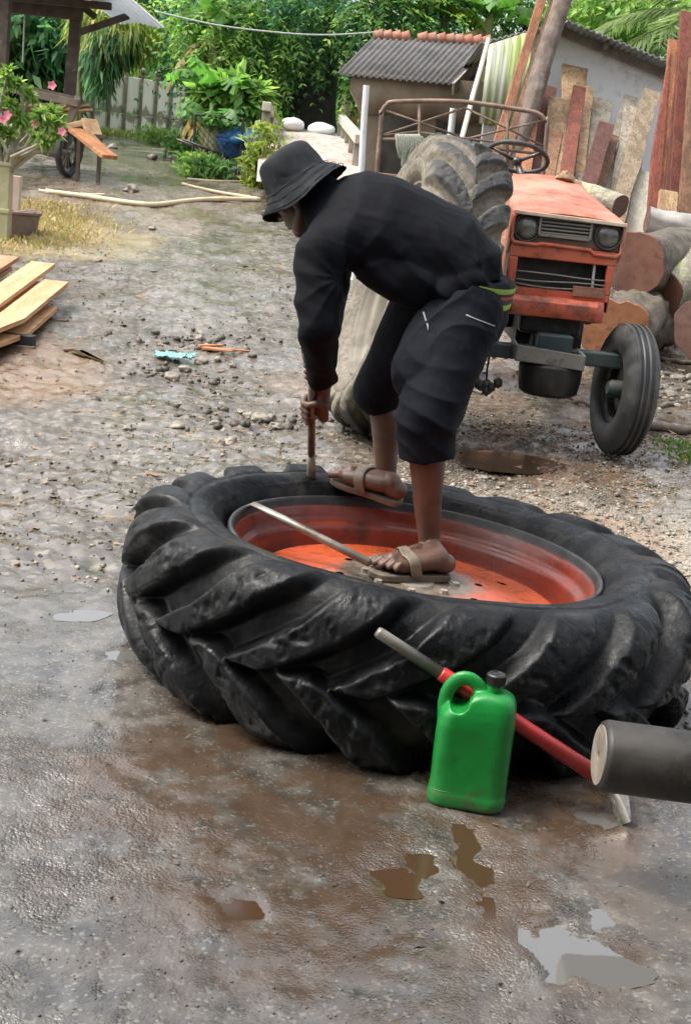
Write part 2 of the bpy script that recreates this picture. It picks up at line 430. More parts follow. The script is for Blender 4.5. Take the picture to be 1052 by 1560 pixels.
clay2 = gm.math('MAXIMUM', blob(-.35, 9.0, .35, .5), blob(-3.0, 17, 1.5, 4)); mudc = gm.mix(gm.math('MULTIPLY', clay2, .3), mudc, (.24, .165, .11))
straw = blob(-3.1, 13.6, 1.0, 1.3); mudc = gm.mix(gm.math('MULTIPLY', straw, .6), mudc, (.42, .33, .17))
far = gm.ramp(sy, 20, 32); mudc = gm.mix(gm.math('MULTIPLY', far, .6), mudc, (.10, .12, .05))
col = gm.mix(slab, mudc, slabc)
wet = gm.ramp(gm.noise(1.1, 6, .66, gm.map((1, .6, 1))), .40, .56)
rough = gm.math('SUBTRACT', gm.ramp(med, .3, .7, .26, .52), gm.math('MULTIPLY', wet, .23))
rough = gm.math('ADD', rough, gm.math('MULTIPLY', gr, .3), True)
hgt = gm.math('ADD', gm.math('ADD', gm.math('MULTIPLY', med, 1.0), gm.math('MULTIPLY', gm.noise(34, 4, .65, None, .6), 1.1)), gm.math('ADD', gm.math('MULTIPLY', fine, .35), gm.math('MULTIPLY', aggd, -.5)))
film = gm.ramp(gm.noise(1.25, 7, .68, gm.map((1, .75, 1), loc=(3, 1, 0))), .43, .53)
bn = gm.node('ShaderNodeBump'); bn.inputs['Distance'].default_value = .010; gm.put(bn.inputs['Height'], hgt); gm.put(bn.inputs['Strength'], gm.ramp(film, 0, 1, .55, .13)); b1 = bn.outputs[0]
rough = gm.math('SUBTRACT', rough, gm.math('MULTIPLY', film, .14), True); rough = gm.math('MAXIMUM', rough, .10); gmat = gm.done(gm.mix(gm.math('MULTIPLY', wet, .45), col, gm.mix(1., col, (.55, .53, .5), 'MULTIPLY')), rough, b1, 0, .9)
ground = link('ground', mesh_np('ground', P, grid_faces(len(ys), NC)), gmat); tag(ground, 'wet rough yard ground of concrete, mud and gravel', None, None, 'structure')
def gz(x, y): return float(ground_h(np.array([[x, y, 0.]]))[0])

# puddles: irregular sheets of standing water
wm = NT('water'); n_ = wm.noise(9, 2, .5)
watermat = wm.done((.105, .103, .098), .03, wm.bump(n_, .03, .01), 0, 1.)  # base colour lightened to grey, standing in for part of the sky reflection
wb = NT('muddy_water'); waterbrown = wb.done((.045, .026, .014), .10, wb.bump(wb.noise(9, 2, .5), .05, .01), 0, .35)
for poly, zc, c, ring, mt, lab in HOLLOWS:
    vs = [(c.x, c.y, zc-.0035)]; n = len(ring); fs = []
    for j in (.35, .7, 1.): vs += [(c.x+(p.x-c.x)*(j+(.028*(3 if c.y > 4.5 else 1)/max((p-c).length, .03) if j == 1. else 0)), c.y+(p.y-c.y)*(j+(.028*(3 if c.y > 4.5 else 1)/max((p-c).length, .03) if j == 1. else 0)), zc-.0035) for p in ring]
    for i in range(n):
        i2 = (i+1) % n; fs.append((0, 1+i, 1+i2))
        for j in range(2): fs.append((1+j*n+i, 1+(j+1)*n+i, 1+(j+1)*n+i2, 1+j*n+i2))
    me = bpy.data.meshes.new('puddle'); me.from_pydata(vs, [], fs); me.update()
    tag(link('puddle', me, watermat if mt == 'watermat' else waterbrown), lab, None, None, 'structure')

# ================================================================== TYRES
def catmull(pts, n):
    pts = np.array(pts, float); m = len(pts); out = []
    for i in range(m-1):
        p0, p1, p2, p3 = pts[max(i-1, 0)], pts[i], pts[i+1], pts[min(i+2, m-1)]
        for f in np.linspace(0, 1, 24, endpoint=False):
            out.append(.5*((2*p1)+(p2-p0)*f+(2*p0-5*p1+4*p2-p3)*f*f+(3*p1-p0-3*p2+p3)*f**3))
    out.append(pts[-1]); out = np.array(out)
    s = np.r_[0, np.cumsum(np.hypot(*np.diff(out, axis=0).T))]; u = np.linspace(0, s[-1], n)
    return np.c_[np.interp(u, s, out[:, 0]), np.interp(u, s, out[:, 1])], u
TOP = [(.530, .120), (.545, .150), (.560, .176), (.585, .203), (.625, .222), (.670, .222), (.712, .204), (.742, .172), (.760, .125), (.768, .06), (.770, 0.)]
def tyre_mesh(name, NT_=1500, NS=170, lugs=19, lugh=.052, seed=1, bottom=.86, squash=0., flip=1):
    prof = TOP + [(r, -z*bottom) for r, z in TOP[-2::-1]]
    pr, u = catmull(prof, NS)
    # width coordinate: 0 at crown, 1 at the shoulder, beyond it down the side wall
    uc = np.interp(0, -pr[60:-60, 1], u[60:-60]); sh_t = np.interp(-.172, -pr[:NS//2, 1][::1], u[:NS//2]) if 0 else None
    i_sh = np.argmin(np.hypot(pr[:NS//2, 0]-.742, pr[:NS//2, 1]-.172)); half = uc-u[i_sh]
    wv = (uc-u)/half                      # + = upper side
    tx = np.gradient(pr[:, 0], u); tz_ = np.gradient(pr[:, 1], u); nl = np.hypot(tx, tz_); nr, nz = -tz_/nl, tx/nl
    if nr[NS//2] < 0: nr, nz = -nr, -nz
    th = np.linspace(0, 2*PI, NT_, endpoint=False); TH, W = np.meshgrid(th, wv, indexing='ij')
    pitch = 2*PI*.78/lugs; A = TH*.78
    Pn = np.stack([np.cos(TH)*.78*1.0, np.sin(TH)*.78, W*.25], -1).reshape(-1, 3)
    wn = (fbm(Pn, 7, 2, seed)*.008).reshape(TH.shape); wn2 = (fbm(Pn, 30, 3, seed+5)).reshape(TH.shape)
    H = np.zeros_like(TH)
    for side in (1, -1):
        w = W*side; off = 0 if side > 0 else pitch/2
        ac = off + flip*(.30*np.clip(w, -.1, 1.6)**1 - .06*np.clip(w, 0, 1.6)**2)
        d = (A-ac+wn+pitch/2) % pitch - pitch/2
        lid = np.floor((A-ac+wn+pitch/2)/pitch)
        age = .82+.36*(((np.sin(lid*12.9+side*3.1)*43758.5) % 1))
        cosf = .72
        dd = np.abs(d)*cosf; wide = .036+.014*np.clip(w, 0, 1)
        bar = 1-sstep(wide-.008, wide+.026, dd)
        along = sstep(-.16, .02, w)*(1-sstep(1.02, 1.62, w))
        rnd = 1-.25*sstep(.8, 1.2, w)
        H = np.maximum(H, bar*along*rnd*age)
    worn = 1-.18*np.clip(wn2, 0, 1)*sstep(.4, .9, H)
    side_r = .0
    D = H*lugh*worn + .0012*wn2*(np.abs(W) < 1.1) + .004*vnoise(Pn, 5, seed+3).reshape(TH.shape)*(H < .9)
    # side wall rings
    rr = np.repeat(pr[None, :, 0], NT_, 0); aw = np.abs(W)
    for r0, wd, dp in ((.662, .0042, -.006), (.595, .006, .0015)):
        D = D + dp*np.exp(-((rr-r0)/wd)**2)*(aw > 1.15)
    rad = pr[None, :, 0]+nr[None, :]*D; z = pr[None, :, 1]+nz[None, :]*D
    if squash:                            # a flat, unloaded casing sags out of round
        rad = rad*(1+squash*np.cos(2*TH+.6)*np.clip((pr[None, :, 0]-.55)/.2, 0, 1))
        z = z*(1+squash*1.5*np.sin(3*TH+1)*np.clip((pr[None, :, 0]-.55)/.1, 0, 1))
    if name == 'lying':                   # bead pushed off its seat on the left by the lever
        k = np.exp(-((((TH-2.75+PI) % (2*PI))-PI)/.42)**2)*(W > 1.1)*np.clip(1-(rr-.53)/.11, 0, 1)
        rad = rad+.030*k; z = z-.055*k
    V = np.stack([rad*np.cos(TH), rad*np.sin(TH), z], -1).reshape(-1, 3)
    me = mesh_np('tyre', V, grid_faces(NT_, NS, True, False))
    at_ = me.attributes.new('lug', 'FLOAT', 'POINT'); at_.data.foreach_set('value', H.astype(np.float32).ravel())
    return me
# wet black rubber with a trace of mud in the valleys
rb = NT('wet_black_rubber'); lug = rb.attr('lug'); n1 = rb.noise(7, 5, .65); n2 = rb.noise(38, 4, .6)
c = rb.mix(rb.ramp(n1, .35, .7), (.0026, .0030, .0036), (.0075, .0085, .0095))
mudm = rb.math('MULTIPLY', rb.ramp(n1, .50, .68), rb.ramp(lug, .75, .2)); c = rb.mix(rb.math('MULTIPLY', mudm, .55), c, (.034, .029, .020))
c = rb.mix(rb.math('MULTIPLY', rb.ramp(n2, .60, .70), rb.ramp(lug, .3, .95)), c, (.032, .027, .018))
rrg = rb.math('ADD', rb.ramp(rb.noise(11, 6, .7), .32, .68, .26, .68), rb.math('MULTIPLY', mudm, .15))
rubber_wet = rb.done(c, rrg, rb.bump(rb.noise(90, 4, .7), .3, .003, rb.bump(n2, .45, .006, rb.bump(n1, .25, .01))), 0, .21)
# dry rubber caked with pale mud
rb = NT('mud_caked_rubber'); lug = rb.attr('lug'); n1 = rb.noise(5, 6, .68); n2 = rb.noise(30, 5, .65)
c = rb.mix(rb.ramp(n2, .3, .7), (.095, .082, .062), (.19, .168, .132))
k = rb.ramp(rb.math('ADD', lug, rb.math('MULTIPLY', rb.math('SUBTRACT', n1, .5), 1.3)), .52, .92); c = rb.mix(rb.math('MULTIPLY', k, .9), c, (.026, .028, .030))
c = rb.mix(rb.ramp(n1, .60, .74, 0, .6), c, (.06, .053, .042))
rubber_mud = rb.done(c, .75, rb.bump(n2, .5, .008, rb.bump(n1, .3, .02)), 0, .3)
rb = NT('black_rubber'); n1 = rb.noise(6, 5, .65); n2 = rb.noise(40, 4, .6); c = rb.mix(rb.ramp(n1, .35, .68), (.016, .017, .018), (.045, .045, .043))
c = rb.mix(rb.ramp(n1, .58, .7, 0, .5), c, (.11, .095, .07)); rubber = rb.done(c, rb.ramp(n1, .3, .7, .4, .7), rb.bump(n2, .25, .003), 0, .45)

def painted(name, a, b, rust, dirt, rough=(.28, .5), thr=(.56, .68), dthr=(.5, .7), sc=5., coat=0.):
    t = NT(name); n = t.noise(sc, 6, .7); n2 = t.noise(sc*4, 5, .65); n3 = t.noise(1.9, 5, .65)
    col = t.mix(t.ramp(n3, .3, .7), a, b); col = t.mix(t.ramp(n, thr[0], thr[1], 0, .85), col, rust); col = t.mix(t.ramp(n3, dthr[0], dthr[1], 0, .7), col, dirt)
    col = t.mix(t.ramp(n2, .63, .70, 0, .6), col, rust)
    rg = t.ramp(n, .35, .65, rough[0], rough[1])
    return t.done(col, rg, t.bump(n2, .15, .003), 0, .5, Coat_Weight=coat)
rim_red = painted('old_red_rim_paint', (.19, .030, .016), (.25, .045, .024), (.060, .018, .011), (.055, .022, .014), (.2, .45), (.56, .70), (.42, .62), 6)
disc_orange = painted('orange_disc_paint', (.62, .125, .035), (.56, .10, .03), (.25, .055, .02), (.42, .11, .045), (.16, .36), (.56, .72), (.55, .75), 7)
steel_dark = simple('dark_steel', (.045, .043, .042), (.09, .085, .08), 9, (.3, .5), .2, None, .002, .7, (.10, .06, .035), 5, (.56, .72))
steel_bar = simple('worn_steel', (.13, .12, .10), (.25, .235, .20), 9, (.3, .5), .15, None, .0015, .35, (.07, .05, .035), 6, (.56, .74))
steel_lip = simple('rim_lip_steel', (.012, .012, .012), (.03, .028, .026), 12, (.35, .55), .2)
mudrim = simple('mud_caked_rim', (.10, .09, .07), (.19, .17, .135), 6, (.7, .9), .4)
hubgrey = simple('grey_hub_dirt', (.20, .175, .145), (.30, .265, .22), 8, (.3, .55), .3)

CX = V3((.2146, 3.714, .3675)); NX = V3((.0537, .0085, .9985)).normalized()
ROT = V3((0, 0, 1)).rotation_difference(NX)
FL = .170       # flange height above the wheel's mid-plane
rw = thing('loose_wheel', 'huge wet black lug tyre on an orange red rim, lying flat under the bending man', 'wheel', CX - NX*FL, None, ROT.to_euler())
ty = link('tyre', tyre_mesh('lying', 1500, 170, 18, .064, 3, .80, .012), rubber_wet, rw)
def rim_parts(root, lean=False):
    s = MB(); s.lathe([(.535, .128), (.548, .150), (.553, .166), (.549, .176), (.541, .177), (.536, .170), (.534, .158), (.529, .150)], 160)
    s.build('rim_lip', steel_lip, root, True)
    s = MB(); s.lathe([(.529, .150), (.523, .142), (.519, .118), (.516, .108), (.508, .100), (.498, .096), (.492, .090), (.489, .078), (.487, .05), (.484, .012), (.478, .004), (.478, -.06), (.49, -.10), (.52, -.125), (.54, -.15), (.535, -.17)], 160)
    s.build('rim', rim_red, root, True)
def disc_mesh(holes, rmax=.484):
    """dished wheel disc, a polar grid with real holes"""
    na, rs = 360, np.r_[np.linspace(.075, .30, 70), np.linspace(.31, rmax, 20)]
    z = .045 + .030*(1-sstep(.20, .40, rs)) + .0*rs - .03*sstep(.44, .484, rs)
    a = np.linspace(0, 2*PI, na, endpoint=False); Rg, Ag = np.meshgrid(rs, a, indexing='ij')
    V = np.stack([Rg*np.cos(Ag), Rg*np.sin(Ag), np.repeat(z[:, None], na, 1)], -1).reshape(-1, 3)
    F = grid_faces(len(rs), na, False, True); cen = V[F].mean(1)
    keep = np.ones(len(F), bool)
    for (hx, hy, hr) in holes: keep &= np.hypot(cen[:, 0]-hx, cen[:, 1]-hy) > hr
    return mesh_np('disc', V, F[keep])
holes = [(.215*math.cos(k*PI/4+.25), .215*math.sin(k*PI/4+.25), .013) for k in range(8)] + [(.36*math.cos(k*PI/2+.6), .36*math.sin(k*PI/2+.6), .016) for k in range(4)]
rim_parts(rw)
dt = NT('orange_disc_with_grey_hub'); 
_n = dt.noise(6, 6, .7); _n2 = dt.noise(22, 5, .65); _x, _y, _z = dt.sep(); _r = dt.math('SQRT', dt.math('ADD', dt.math('POWER', _x, 2.), dt.math('POWER', _y, 2.)))
_c = dt.mix(dt.ramp(_n, .3, .65), (.50, .095, .028), (.40, .065, .02)); _c = dt.mix(dt.ramp(_n2, .50, .66, 0, .75), _c, (.17, .040, .018))
_g = dt.ramp(dt.math('ADD', _r, dt.math('MULTIPLY', dt.math('SUBTRACT', _n, .5), .26)), .245, .17)
_c = dt.mix(_g, _c, dt.mix(dt.ramp(_n2, .35, .65), (.085, .068, .05), (.17, .14, .105)))
discmat = dt.done(_c, dt.ramp(_n, .3, .7, .16, .42), dt.bump(_n2, .2, .003), 0, .5)
dk = link('wheel_disc', disc_mesh(holes), discmat, rw)
s = MB(); s.lathe([(.0, .03), (.076, .032), (.076, .072), (.070, .078), (.0, .078)], 48); s.build('hub_boss', hubgrey, rw, True, angle=40)
for k in range(8):
    a = k*PI/4; s = MB(); s.tube([(.135*math.cos(a), .135*math.sin(a), .06), (.135*math.cos(a), .135*math.sin(a), .086)], .012, 6); s.build('wheel_bolt', hubgrey, rw)

# second wheel, leaning on the tractor
A_, B_ = V3((.04, 7.45, -.02)), V3((.47, 7.50, 1.70))
upv = (B_-A_).normalized(); ax = V3((-math.cos(R(8)), -math.sin(R(8)), 0)); ax = (ax-upv*ax.dot(upv)).normalized()
M2 = Matrix((upv.cross(ax), upv, ax)).transposed() if 0 else Matrix((upv, ax.cross(upv), ax)).transposed()
lw = thing('loose_wheel', 'tall pale mud caked tractor wheel leaning upright against the orange tractor', 'wheel', (A_+B_)/2, None, M2.to_euler())
lw.scale = (1.03,)*3
link('tyre', tyre_mesh('leaning', 1300, 150, 19, .066, 9, 1., .0), rubber_mud, lw)
rim_parts(lw)
link('wheel_disc', disc_mesh(holes), mudrim, lw)
for o in lw.children:
    if o.name.startswith('rim'): o.data.materials[0] = mudrim
# ================================================================== THE MAN
def skinmat():
    t = NT('brown_skin'); n = t.noise(14, 5, .6); n2 = t.noise(90, 3, .6)
    c = t.mix(t.ramp(n, .3, .7), (.066, .033, .021), (.105, .055, .035)); c = t.mix(t.ramp(n2, .58, .7, 0, .4), c, (.055, .026, .017))
    return t.done(c, .48, t.bump(n2, .15, .002), 0, .45, Subsurface_Weight=.06, Subsurface_Radius=(.01, .004, .002))
SKIN = skinmat()
def clothmat(name, a, b, sc=420, rough=.85, fade=None):
    t = NT(name); n = t.noise(5, 5, .6); wv = t.noise(sc, 2, .5); f = t.noise(26, 4, .6)
    c = t.mix(t.ramp(n, .3, .7), a, b)
    if fade is not None: c = t.mix(t.ramp(f, .58, .72, 0, .5), c, fade)
    cr = t.wave(4.5, t.map((1, .7, 1.2), (.3, .5, .6)), 7., 'DIAGONAL', 3); cr = t.math('POWER', cr, 2.5)
    return t.done(c, rough, t.bump(wv, .25, .0015, t.bump(f, .22, .006, t.bump(cr, .18, .008))), 0, .09, Sheen_Weight=.01, Sheen_Roughness=.5)
SHIRT = clothmat('black_jersey', (.0022, .0025, .0040), (.0045, .0052, .0075), 380, .75)
SHORTS = clothmat('black_denim', (.0028, .0036, .0060), (.0075, .009, .0125), 300, .8, (.014, .016, .02))
HAT = clothmat('charcoal_canvas', (.014, .0155, .018), (.030, .032, .035), 260, .85, (.05, .05, .05))
LIME = simple('lime_elastic', (.20, .32, .035), (.27, .38, .06), 30, (.6, .8), .2)
REDTRIM = simple('red_elastic', (.35, .035, .025), (.28, .03, .02), 30, (.6, .8), .2)
BLACKEL = simple('black_elastic', (.010, .011, .013), (.02, .02, .022), 30, (.7, .9), .2)
FLOP = simple('brown_rubber_sandal', (.085, .068, .048), (.14, .115, .08), 30, (.55, .8), .3)
FLOPSTRAP = simple('tan_sandal_strap', (.16, .125, .085), (.10, .08, .055), 30, (.5, .7), .3)
STITCH = simple('pale_zip_tape', (.32, .32, .30), (.22, .22, .21), 40, (.5, .7), .2)

# joints, read along sight lines at their real distance
Lan, Lkn, Lhip = at(655, 836, 3.86), at(636, 640, 3.80), at(712, 476, 3.98)
Ran, Rkn, Rhip = at(589, 736, 4.36), at(578, 596, 4.36), at(672, 462, 4.22)
Lsh, Lel, Lwr = at(487, 388, 3.92), at(484, 500, 3.84), at(491, 592, 4.08)
Rsh, Rel, Rwr = at(520, 318, 4.32), at(500, 450, 4.36), at(488, 545, 4.10)
pel = at(712, 455, 4.10)
HEAD = at(456, 292, 4.20); NECK = at(500, 312, 4.16)
BAR0, BAR1 = at(474, 752, 4.27), at(475, 545, 4.00)
bdir = (BAR1-BAR0).normalized()
def onbar(py):
    f = (752-py)/(752-545); return BAR0.lerp(BAR1, f)

bm_ = MB()
# torso core (under the shirt)
spine = [at(716, 462, 4.10), at(690, 418, 4.10), at(640, 372, 4.11), at(575, 345, 4.12), at(520, 345, 4.12)]
bm_.tube(spine, [(.125, .095), (.125, .09), (.13, .10), (.145, .10), (.11, .085)], 20, True, None, up=[V3((0, -.35, .94))]*5)
bm_.caps(Lhip, Rhip, .09, .09); bm_.caps(spine[0], Lhip, .11, .09); bm_.caps(spine[0], Rhip, .11, .09)
# legs: shank with a calf, thigh
def leg(hip, kn, an, back):
    bm_.caps(hip, kn, .082, .056, 18)
    mid = kn.lerp(an, .30)+back*.018
    bm_.caps(kn, mid, .054, .055, 18); bm_.caps(mid, kn.lerp(an, .62)+back*.006, .055, .043, 18); bm_.caps(kn.lerp(an, .58)+back*.006, an+(kn-an)*.08, .044, .034, 18)
    bm_.caps(kn.lerp(an, .1), an, .040, .033, 16)
BK = V3((1, .15, 0)).normalized()
leg(Lhip, Lkn, Lan, BK); leg(Rhip, Rkn, Ran, BK)
def foot(an, toe_dir, sole, toe_px, side, sc=1.):
    """an ankle; sole = point under the ankle on the bearing surface with normal N; side +1 if the little toe lies to the left of the toe direction"""
    f = toe_dir.normalized(); N = SOLE_N; f = (f-N*f.dot(N)).normalized(); l = N.cross(f)*side     # l points to the little toe
    heel = sole - f*.048*sc + N*.030; ball = sole + f*.125*sc + N*.022
    bm_.caps(an, sole-f*.018+N*.045, .036, .036, 16); bm_.caps(sole-f*.03+N*.034, heel, .034, .031, 16)
    for k, (o, r) in enumerate(((-.026, .024), (0, .024), (.024, .021))):
        bm_.caps(sole+f*.0+N*.042+l*o*.4, ball+l*o+f*(-.01*k), .032, r, 14)
    bm_.caps(an-N*.01+f*.015, ball+N*.012-l*.006, .032, .022, 14)                       # instep
    bm_.caps(an+l*.028-N*.004, an+l*.030-N*.008, .014, .014, 10); bm_.caps(an-l*.028, an-l*.030, .014, .014, 10)  # ankle bones
    for k in range(5):                                                                  # five toes
        o = (-.040, -.014, .005, .023, .039)[k]*sc; L = (.052, .046, .040, .034, .028)[k]; r = (.0135, .0098, .0094, .009, .0088)[k]; b = (.0, .004, -.004, -.014, -.024)[k]
        p0 = ball+l*o*.85+f*b+N*.002; p1 = p0+f*L*.55+l*o*.12+N*(.010 if k else .004); p2 = p0+f*L+l*o*.16-N*.006
        bm_.caps(p0, p1, r*1.05, r*.95, 12); bm_.caps(p1, p2, r*.95, r*1.02, 12)
    return f, l, N
SOLE_N = NX.copy()
def disc_point(px, py, off):
    """where a sight line meets the wheel plane lying `off` below the rim lip"""
    d = ray(px, py); o = V3((0, 0, EYE)); return o + d*((CX-NX*off-o).dot(NX)/d.dot(NX))
TH = .020
Lsole = disc_point(652, 882, .170-.078)+NX*TH
Lf, Ll, LN = foot(Lan, V3((-.86, -.36, 0)), Lsole, None, 1)
SOLE_N = (NX*.93+V3((-.02, -.30, .0))).normalized()
Rsole = disc_point(583, 760, -.030)+NX*TH
Rf, Rl, RN = foot(Ran, V3((-.80, .42, 0)), Rsole, None, -1)
# arms
def arm(sh, el, wr):
    bm_.caps(sh, el, .050, .042, 16); bm_.caps(el, el.lerp(wr, .3), .042, .040, 16); bm_.caps(el.lerp(wr, .25), wr, .041, .026, 16)
arm(Lsh, Lel, Lwr); arm(Rsh, Rel, Rwr)
bm_.caps(spine[3], Lsh, .09, .055); bm_.caps(spine[3], Rsh, .09, .055); bm_.caps(spine[4], Lsh, .07, .055); bm_.caps(spine[4], Rsh, .07, .055)
# hands closed on the bar
def hand(wr, py, out, side, br=.013):
    """palm beside the bar, fingers wrapped round it; `out` points from the bar to the palm, thumb on the side"""
    b = bdir; c0 = onbar(py); out = (out-b*out.dot(b)).normalized(); t = b.cross(out)*side   # t: direction in which the knuckles lie
    pc = c0+out*(br+.017)
    # palm block
    for o in (-.030, -.010, .010, .030):
        bm_.caps(pc+b*o*.8+out*.004-t*.020, pc+b*o+t*.022-out*.002, .0165, .0150, 12)
    bm_.caps(wr, pc+b*.016-t*.012, .026, .024, 14); bm_.caps(wr.lerp(pc, .5), pc-t*.005, .026, .026, 14)
    for k in range(4):
        o = (.034, .0115, -.0115, -.033)[k]; r = (.0102, .0108, .0104, .0094)[k]; L = (1., 1.06, 1., .9)[k]
        k0 = c0+b*o+out*(br+.012)+t*.026
        k1 = c0+b*(o+.001)+t*(br+.020)*L-out*.004
        k2 = c0+b*o-out*(br+.011)*L+t*.014
        k3 = c0+b*o-out*(br+.007)-t*.013*L
        bm_.caps(k0, k1, r*1.08, r*1.05, 12); bm_.caps(k1, k2, r*1.05, r*.98, 12); bm_.caps(k2, k3, r*.98, r*.88, 12)
    # thumb leaves the side of the palm near its base and closes over the fingers
    t0 = pc+b*.030-t*.020; t1 = c0+b*.046-t*.024+out*.004; t2 = c0+b*.040-t*.016-out*.016; t3 = c0+b*.034+t*.006-out*.026
    bm_.caps(t0, t1, .0150, .0125, 12); bm_.caps(t1, t2, .0122, .0112, 12); bm_.caps(t2, t3, .011, .0095, 12)
hand(Lwr, 622, V3((.80, .52, 0)), 1)
hand(Rwr, 556, V3((.15, .98, 0)), -1)
# neck and head; U is the crown direction, F where the face looks
U = V3((-.50, .10, .74)).normalized(); Fd = V3((-.62, .42, -.66)); Fd = (Fd-U*Fd.dot(U)).normalized(); Sd = U.cross(Fd)
HM = Matrix((Fd, Sd, U)).transposed()
def hp(f, s_, u): return HEAD + Fd*f + Sd*s_ + U*u
bm_.caps(NECK, hp(-.02, 0, -.06), .058, .056, 16); bm_.caps(spine[4], NECK, .08, .06, 16)
bm_.ball(hp(-.008, 0, .035), (.094, .074, .088), 24, 16, HM)              # skull
bm_.ball(hp(.030, 0, -.045), (.062, .058, .075), 20, 14, HM)              # face
bm_.caps(hp(.055, -.018, -.105), hp(.055, .018, -.105), .022, .022, 12)    # chin
for q in (-1, 1):
    bm_.caps(hp(-.01, q*.058, -.055), hp(.04, q*.036, -.098), .020, .020, 12)       # jaw
    bm_.caps(hp(.062, q*.036, -.022), hp(.045, q*.054, -.024), .018, .016, 12)      # cheek bone
    bm_.ball(hp(-.012, q*.076, -.020), (.020, .009, .032), 12, 8, HM)               # ear
    bm_.caps(hp(.080, q*.014, .016), hp(.066, q*.045, .014), .010, .010, 10)        # brow
    bm_.ball(hp(.074, q*.031, -.003), .0125, 10, 8)                                 # eye
bm_.caps(hp(.085, 0, .010), hp(.104, 0, -.036), .008, .0125, 12)                   # nose
for q in (-1, 1): bm_.ball(hp(.094, q*.012, -.038), .009, 10, 8)
bm_.caps(hp(.082, -.018, -.066), hp(.082, .018, -.066), .009, .009, 10); bm_.caps(hp(.080, -.016, -.080), hp(.080, .016, -.080), .009, .009, 10)   # lips
person = bm_.build('person', SKIN, None, True); remesh(person, .0036, 5, .45)
tag(person, 'man in black clothes and bucket hat bending over the lying wheel, gripping a bar', 'person')

# ---- shirt
sh = MB()
bk = lambda y, z: V3((0, y, z))
sp = [at(706, 434, 4.09), at(703, 412, 4.09), at(686, 390, 4.10), at(630, 362, 4.11), at(585, 345, 4.11), at(545, 335, 4.12), at(512, 332, 4.12), at(492, 326, 4.12)]
up_ = [V3((1, -.15, .05)), V3((.95, -.15, .3)), V3((.6, -.25, .75)), bk(-.34, .94), bk(-.40, .92), bk(-.46, .89), bk(-.48, .87), bk(-.45, .88)]
# (lateral, dorsal) half sizes
sz_ = [(.172, .128), (.178, .130), (.182, .138), (.188, .138), (.200, .142), (.200, .136), (.160, .110), (.09, .085)]
sh.tube(sp, sz_, 32, True, None, up=up_)
sh.caps(sp[5], Lsh+V3((.01, .03, .0)), .115, .078, 22); sh.caps(sp[5], Rsh, .11, .078, 22)
sh.caps(sp[4], Lsh+V3((.02, .02, .02)), .12, .07, 22)
for S_, E_, W_ in ((Lsh, Lel, Lwr), (Rsh, Rel, Rwr)):
    cuff = E_.lerp(W_, .80)
    sh.caps(S_, S_.lerp(E_, .5), .078, .070, 22); sh.caps(S_.lerp(E_, .45), E_, .071, .061, 22); sh.caps(E_, E_.lerp(W_, .5), .061, .054, 22)
    sh.tube([E_.lerp(W_, .4), cuff, cuff.lerp(W_, .15), cuff.lerp(W_, .2)], [.054, .047, .047, .034], 22)
sh.tube([sp[6], at(492, 308, 4.16), at(480, 292, 4.18), at(474, 286, 4.19)], [(.095, .095), (.078, .078), (.070, .070), (.062, .062)], 24)       # collar
sh.caps(at(688, 440, 3.965), at(712, 432, 3.955), .062, .058, 20)  # loose hem over the near hip
sh.tube([at(545, 385, 4.02), at(575, 402, 4.01), at(612, 420, 4.0), at(650, 436, 4.0), at(680, 442, 4.0)], [.06, .078, .082, .08, .06], 22)                  # slack cloth hanging under the belly
shirt = sh.build('shirt', SHIRT, None, True); remesh(shirt, .0065, 6, .5)
def displace(o, fn):
    P = coords(o.data); N_ = normals(o.data); setco(o.data, P+N_*fn(P)[:, None])
hipc = np.array(at(735, 440, 3.95)); armc = np.array(at(520, 420, 3.95))
def folds_shirt(P):
    d1 = np.linalg.norm((P-hipc)*np.array([1, .6, 1]), axis=1); d2 = np.linalg.norm((P-armc)*np.array([1, .5, 1]), axis=1)
    ang = np.arctan2(P[:, 2]-hipc[2]+.10, P[:, 0]-hipc[0]-.05)
    f1 = (1-2*np.abs(np.sin(ang*8+1.8*vnoise(P, 5, 3)))**.6)*np.exp(-(d1/.26)**2)*.0075
    ang2 = np.arctan2(P[:, 2]-armc[2], P[:, 0]-armc[0])
    f2 = (1-2*np.abs(np.sin(ang2*6+2.0*vnoise(P, 6, 8)))**.6)*np.exp(-(d2/.20)**2)*.0032
    sl = np.clip((1.05-P[:, 2])/.2, 0, 1)*(P[:, 0] < .05)
    f3 = np.sin(P[:, 2]*62+5*vnoise(P, 9, 4)+P[:, 0]*30)*.0028*sl
    base = .0035*fbm(P*np.array([1., 1, 1.6]), 6, 3, 12)
    s_ = .0042*np.clip(np.sin((P[:, 0]*.75+P[:, 2]*1.1)*46+4.5*vnoise(P, 4.2, 15)), -.4, 1)*np.clip(vnoise(P, 3.1, 44)+.25, 0, 1)
    return f1+f2+f3+base+s_
displace(shirt, folds_shirt); shirt.parent = person

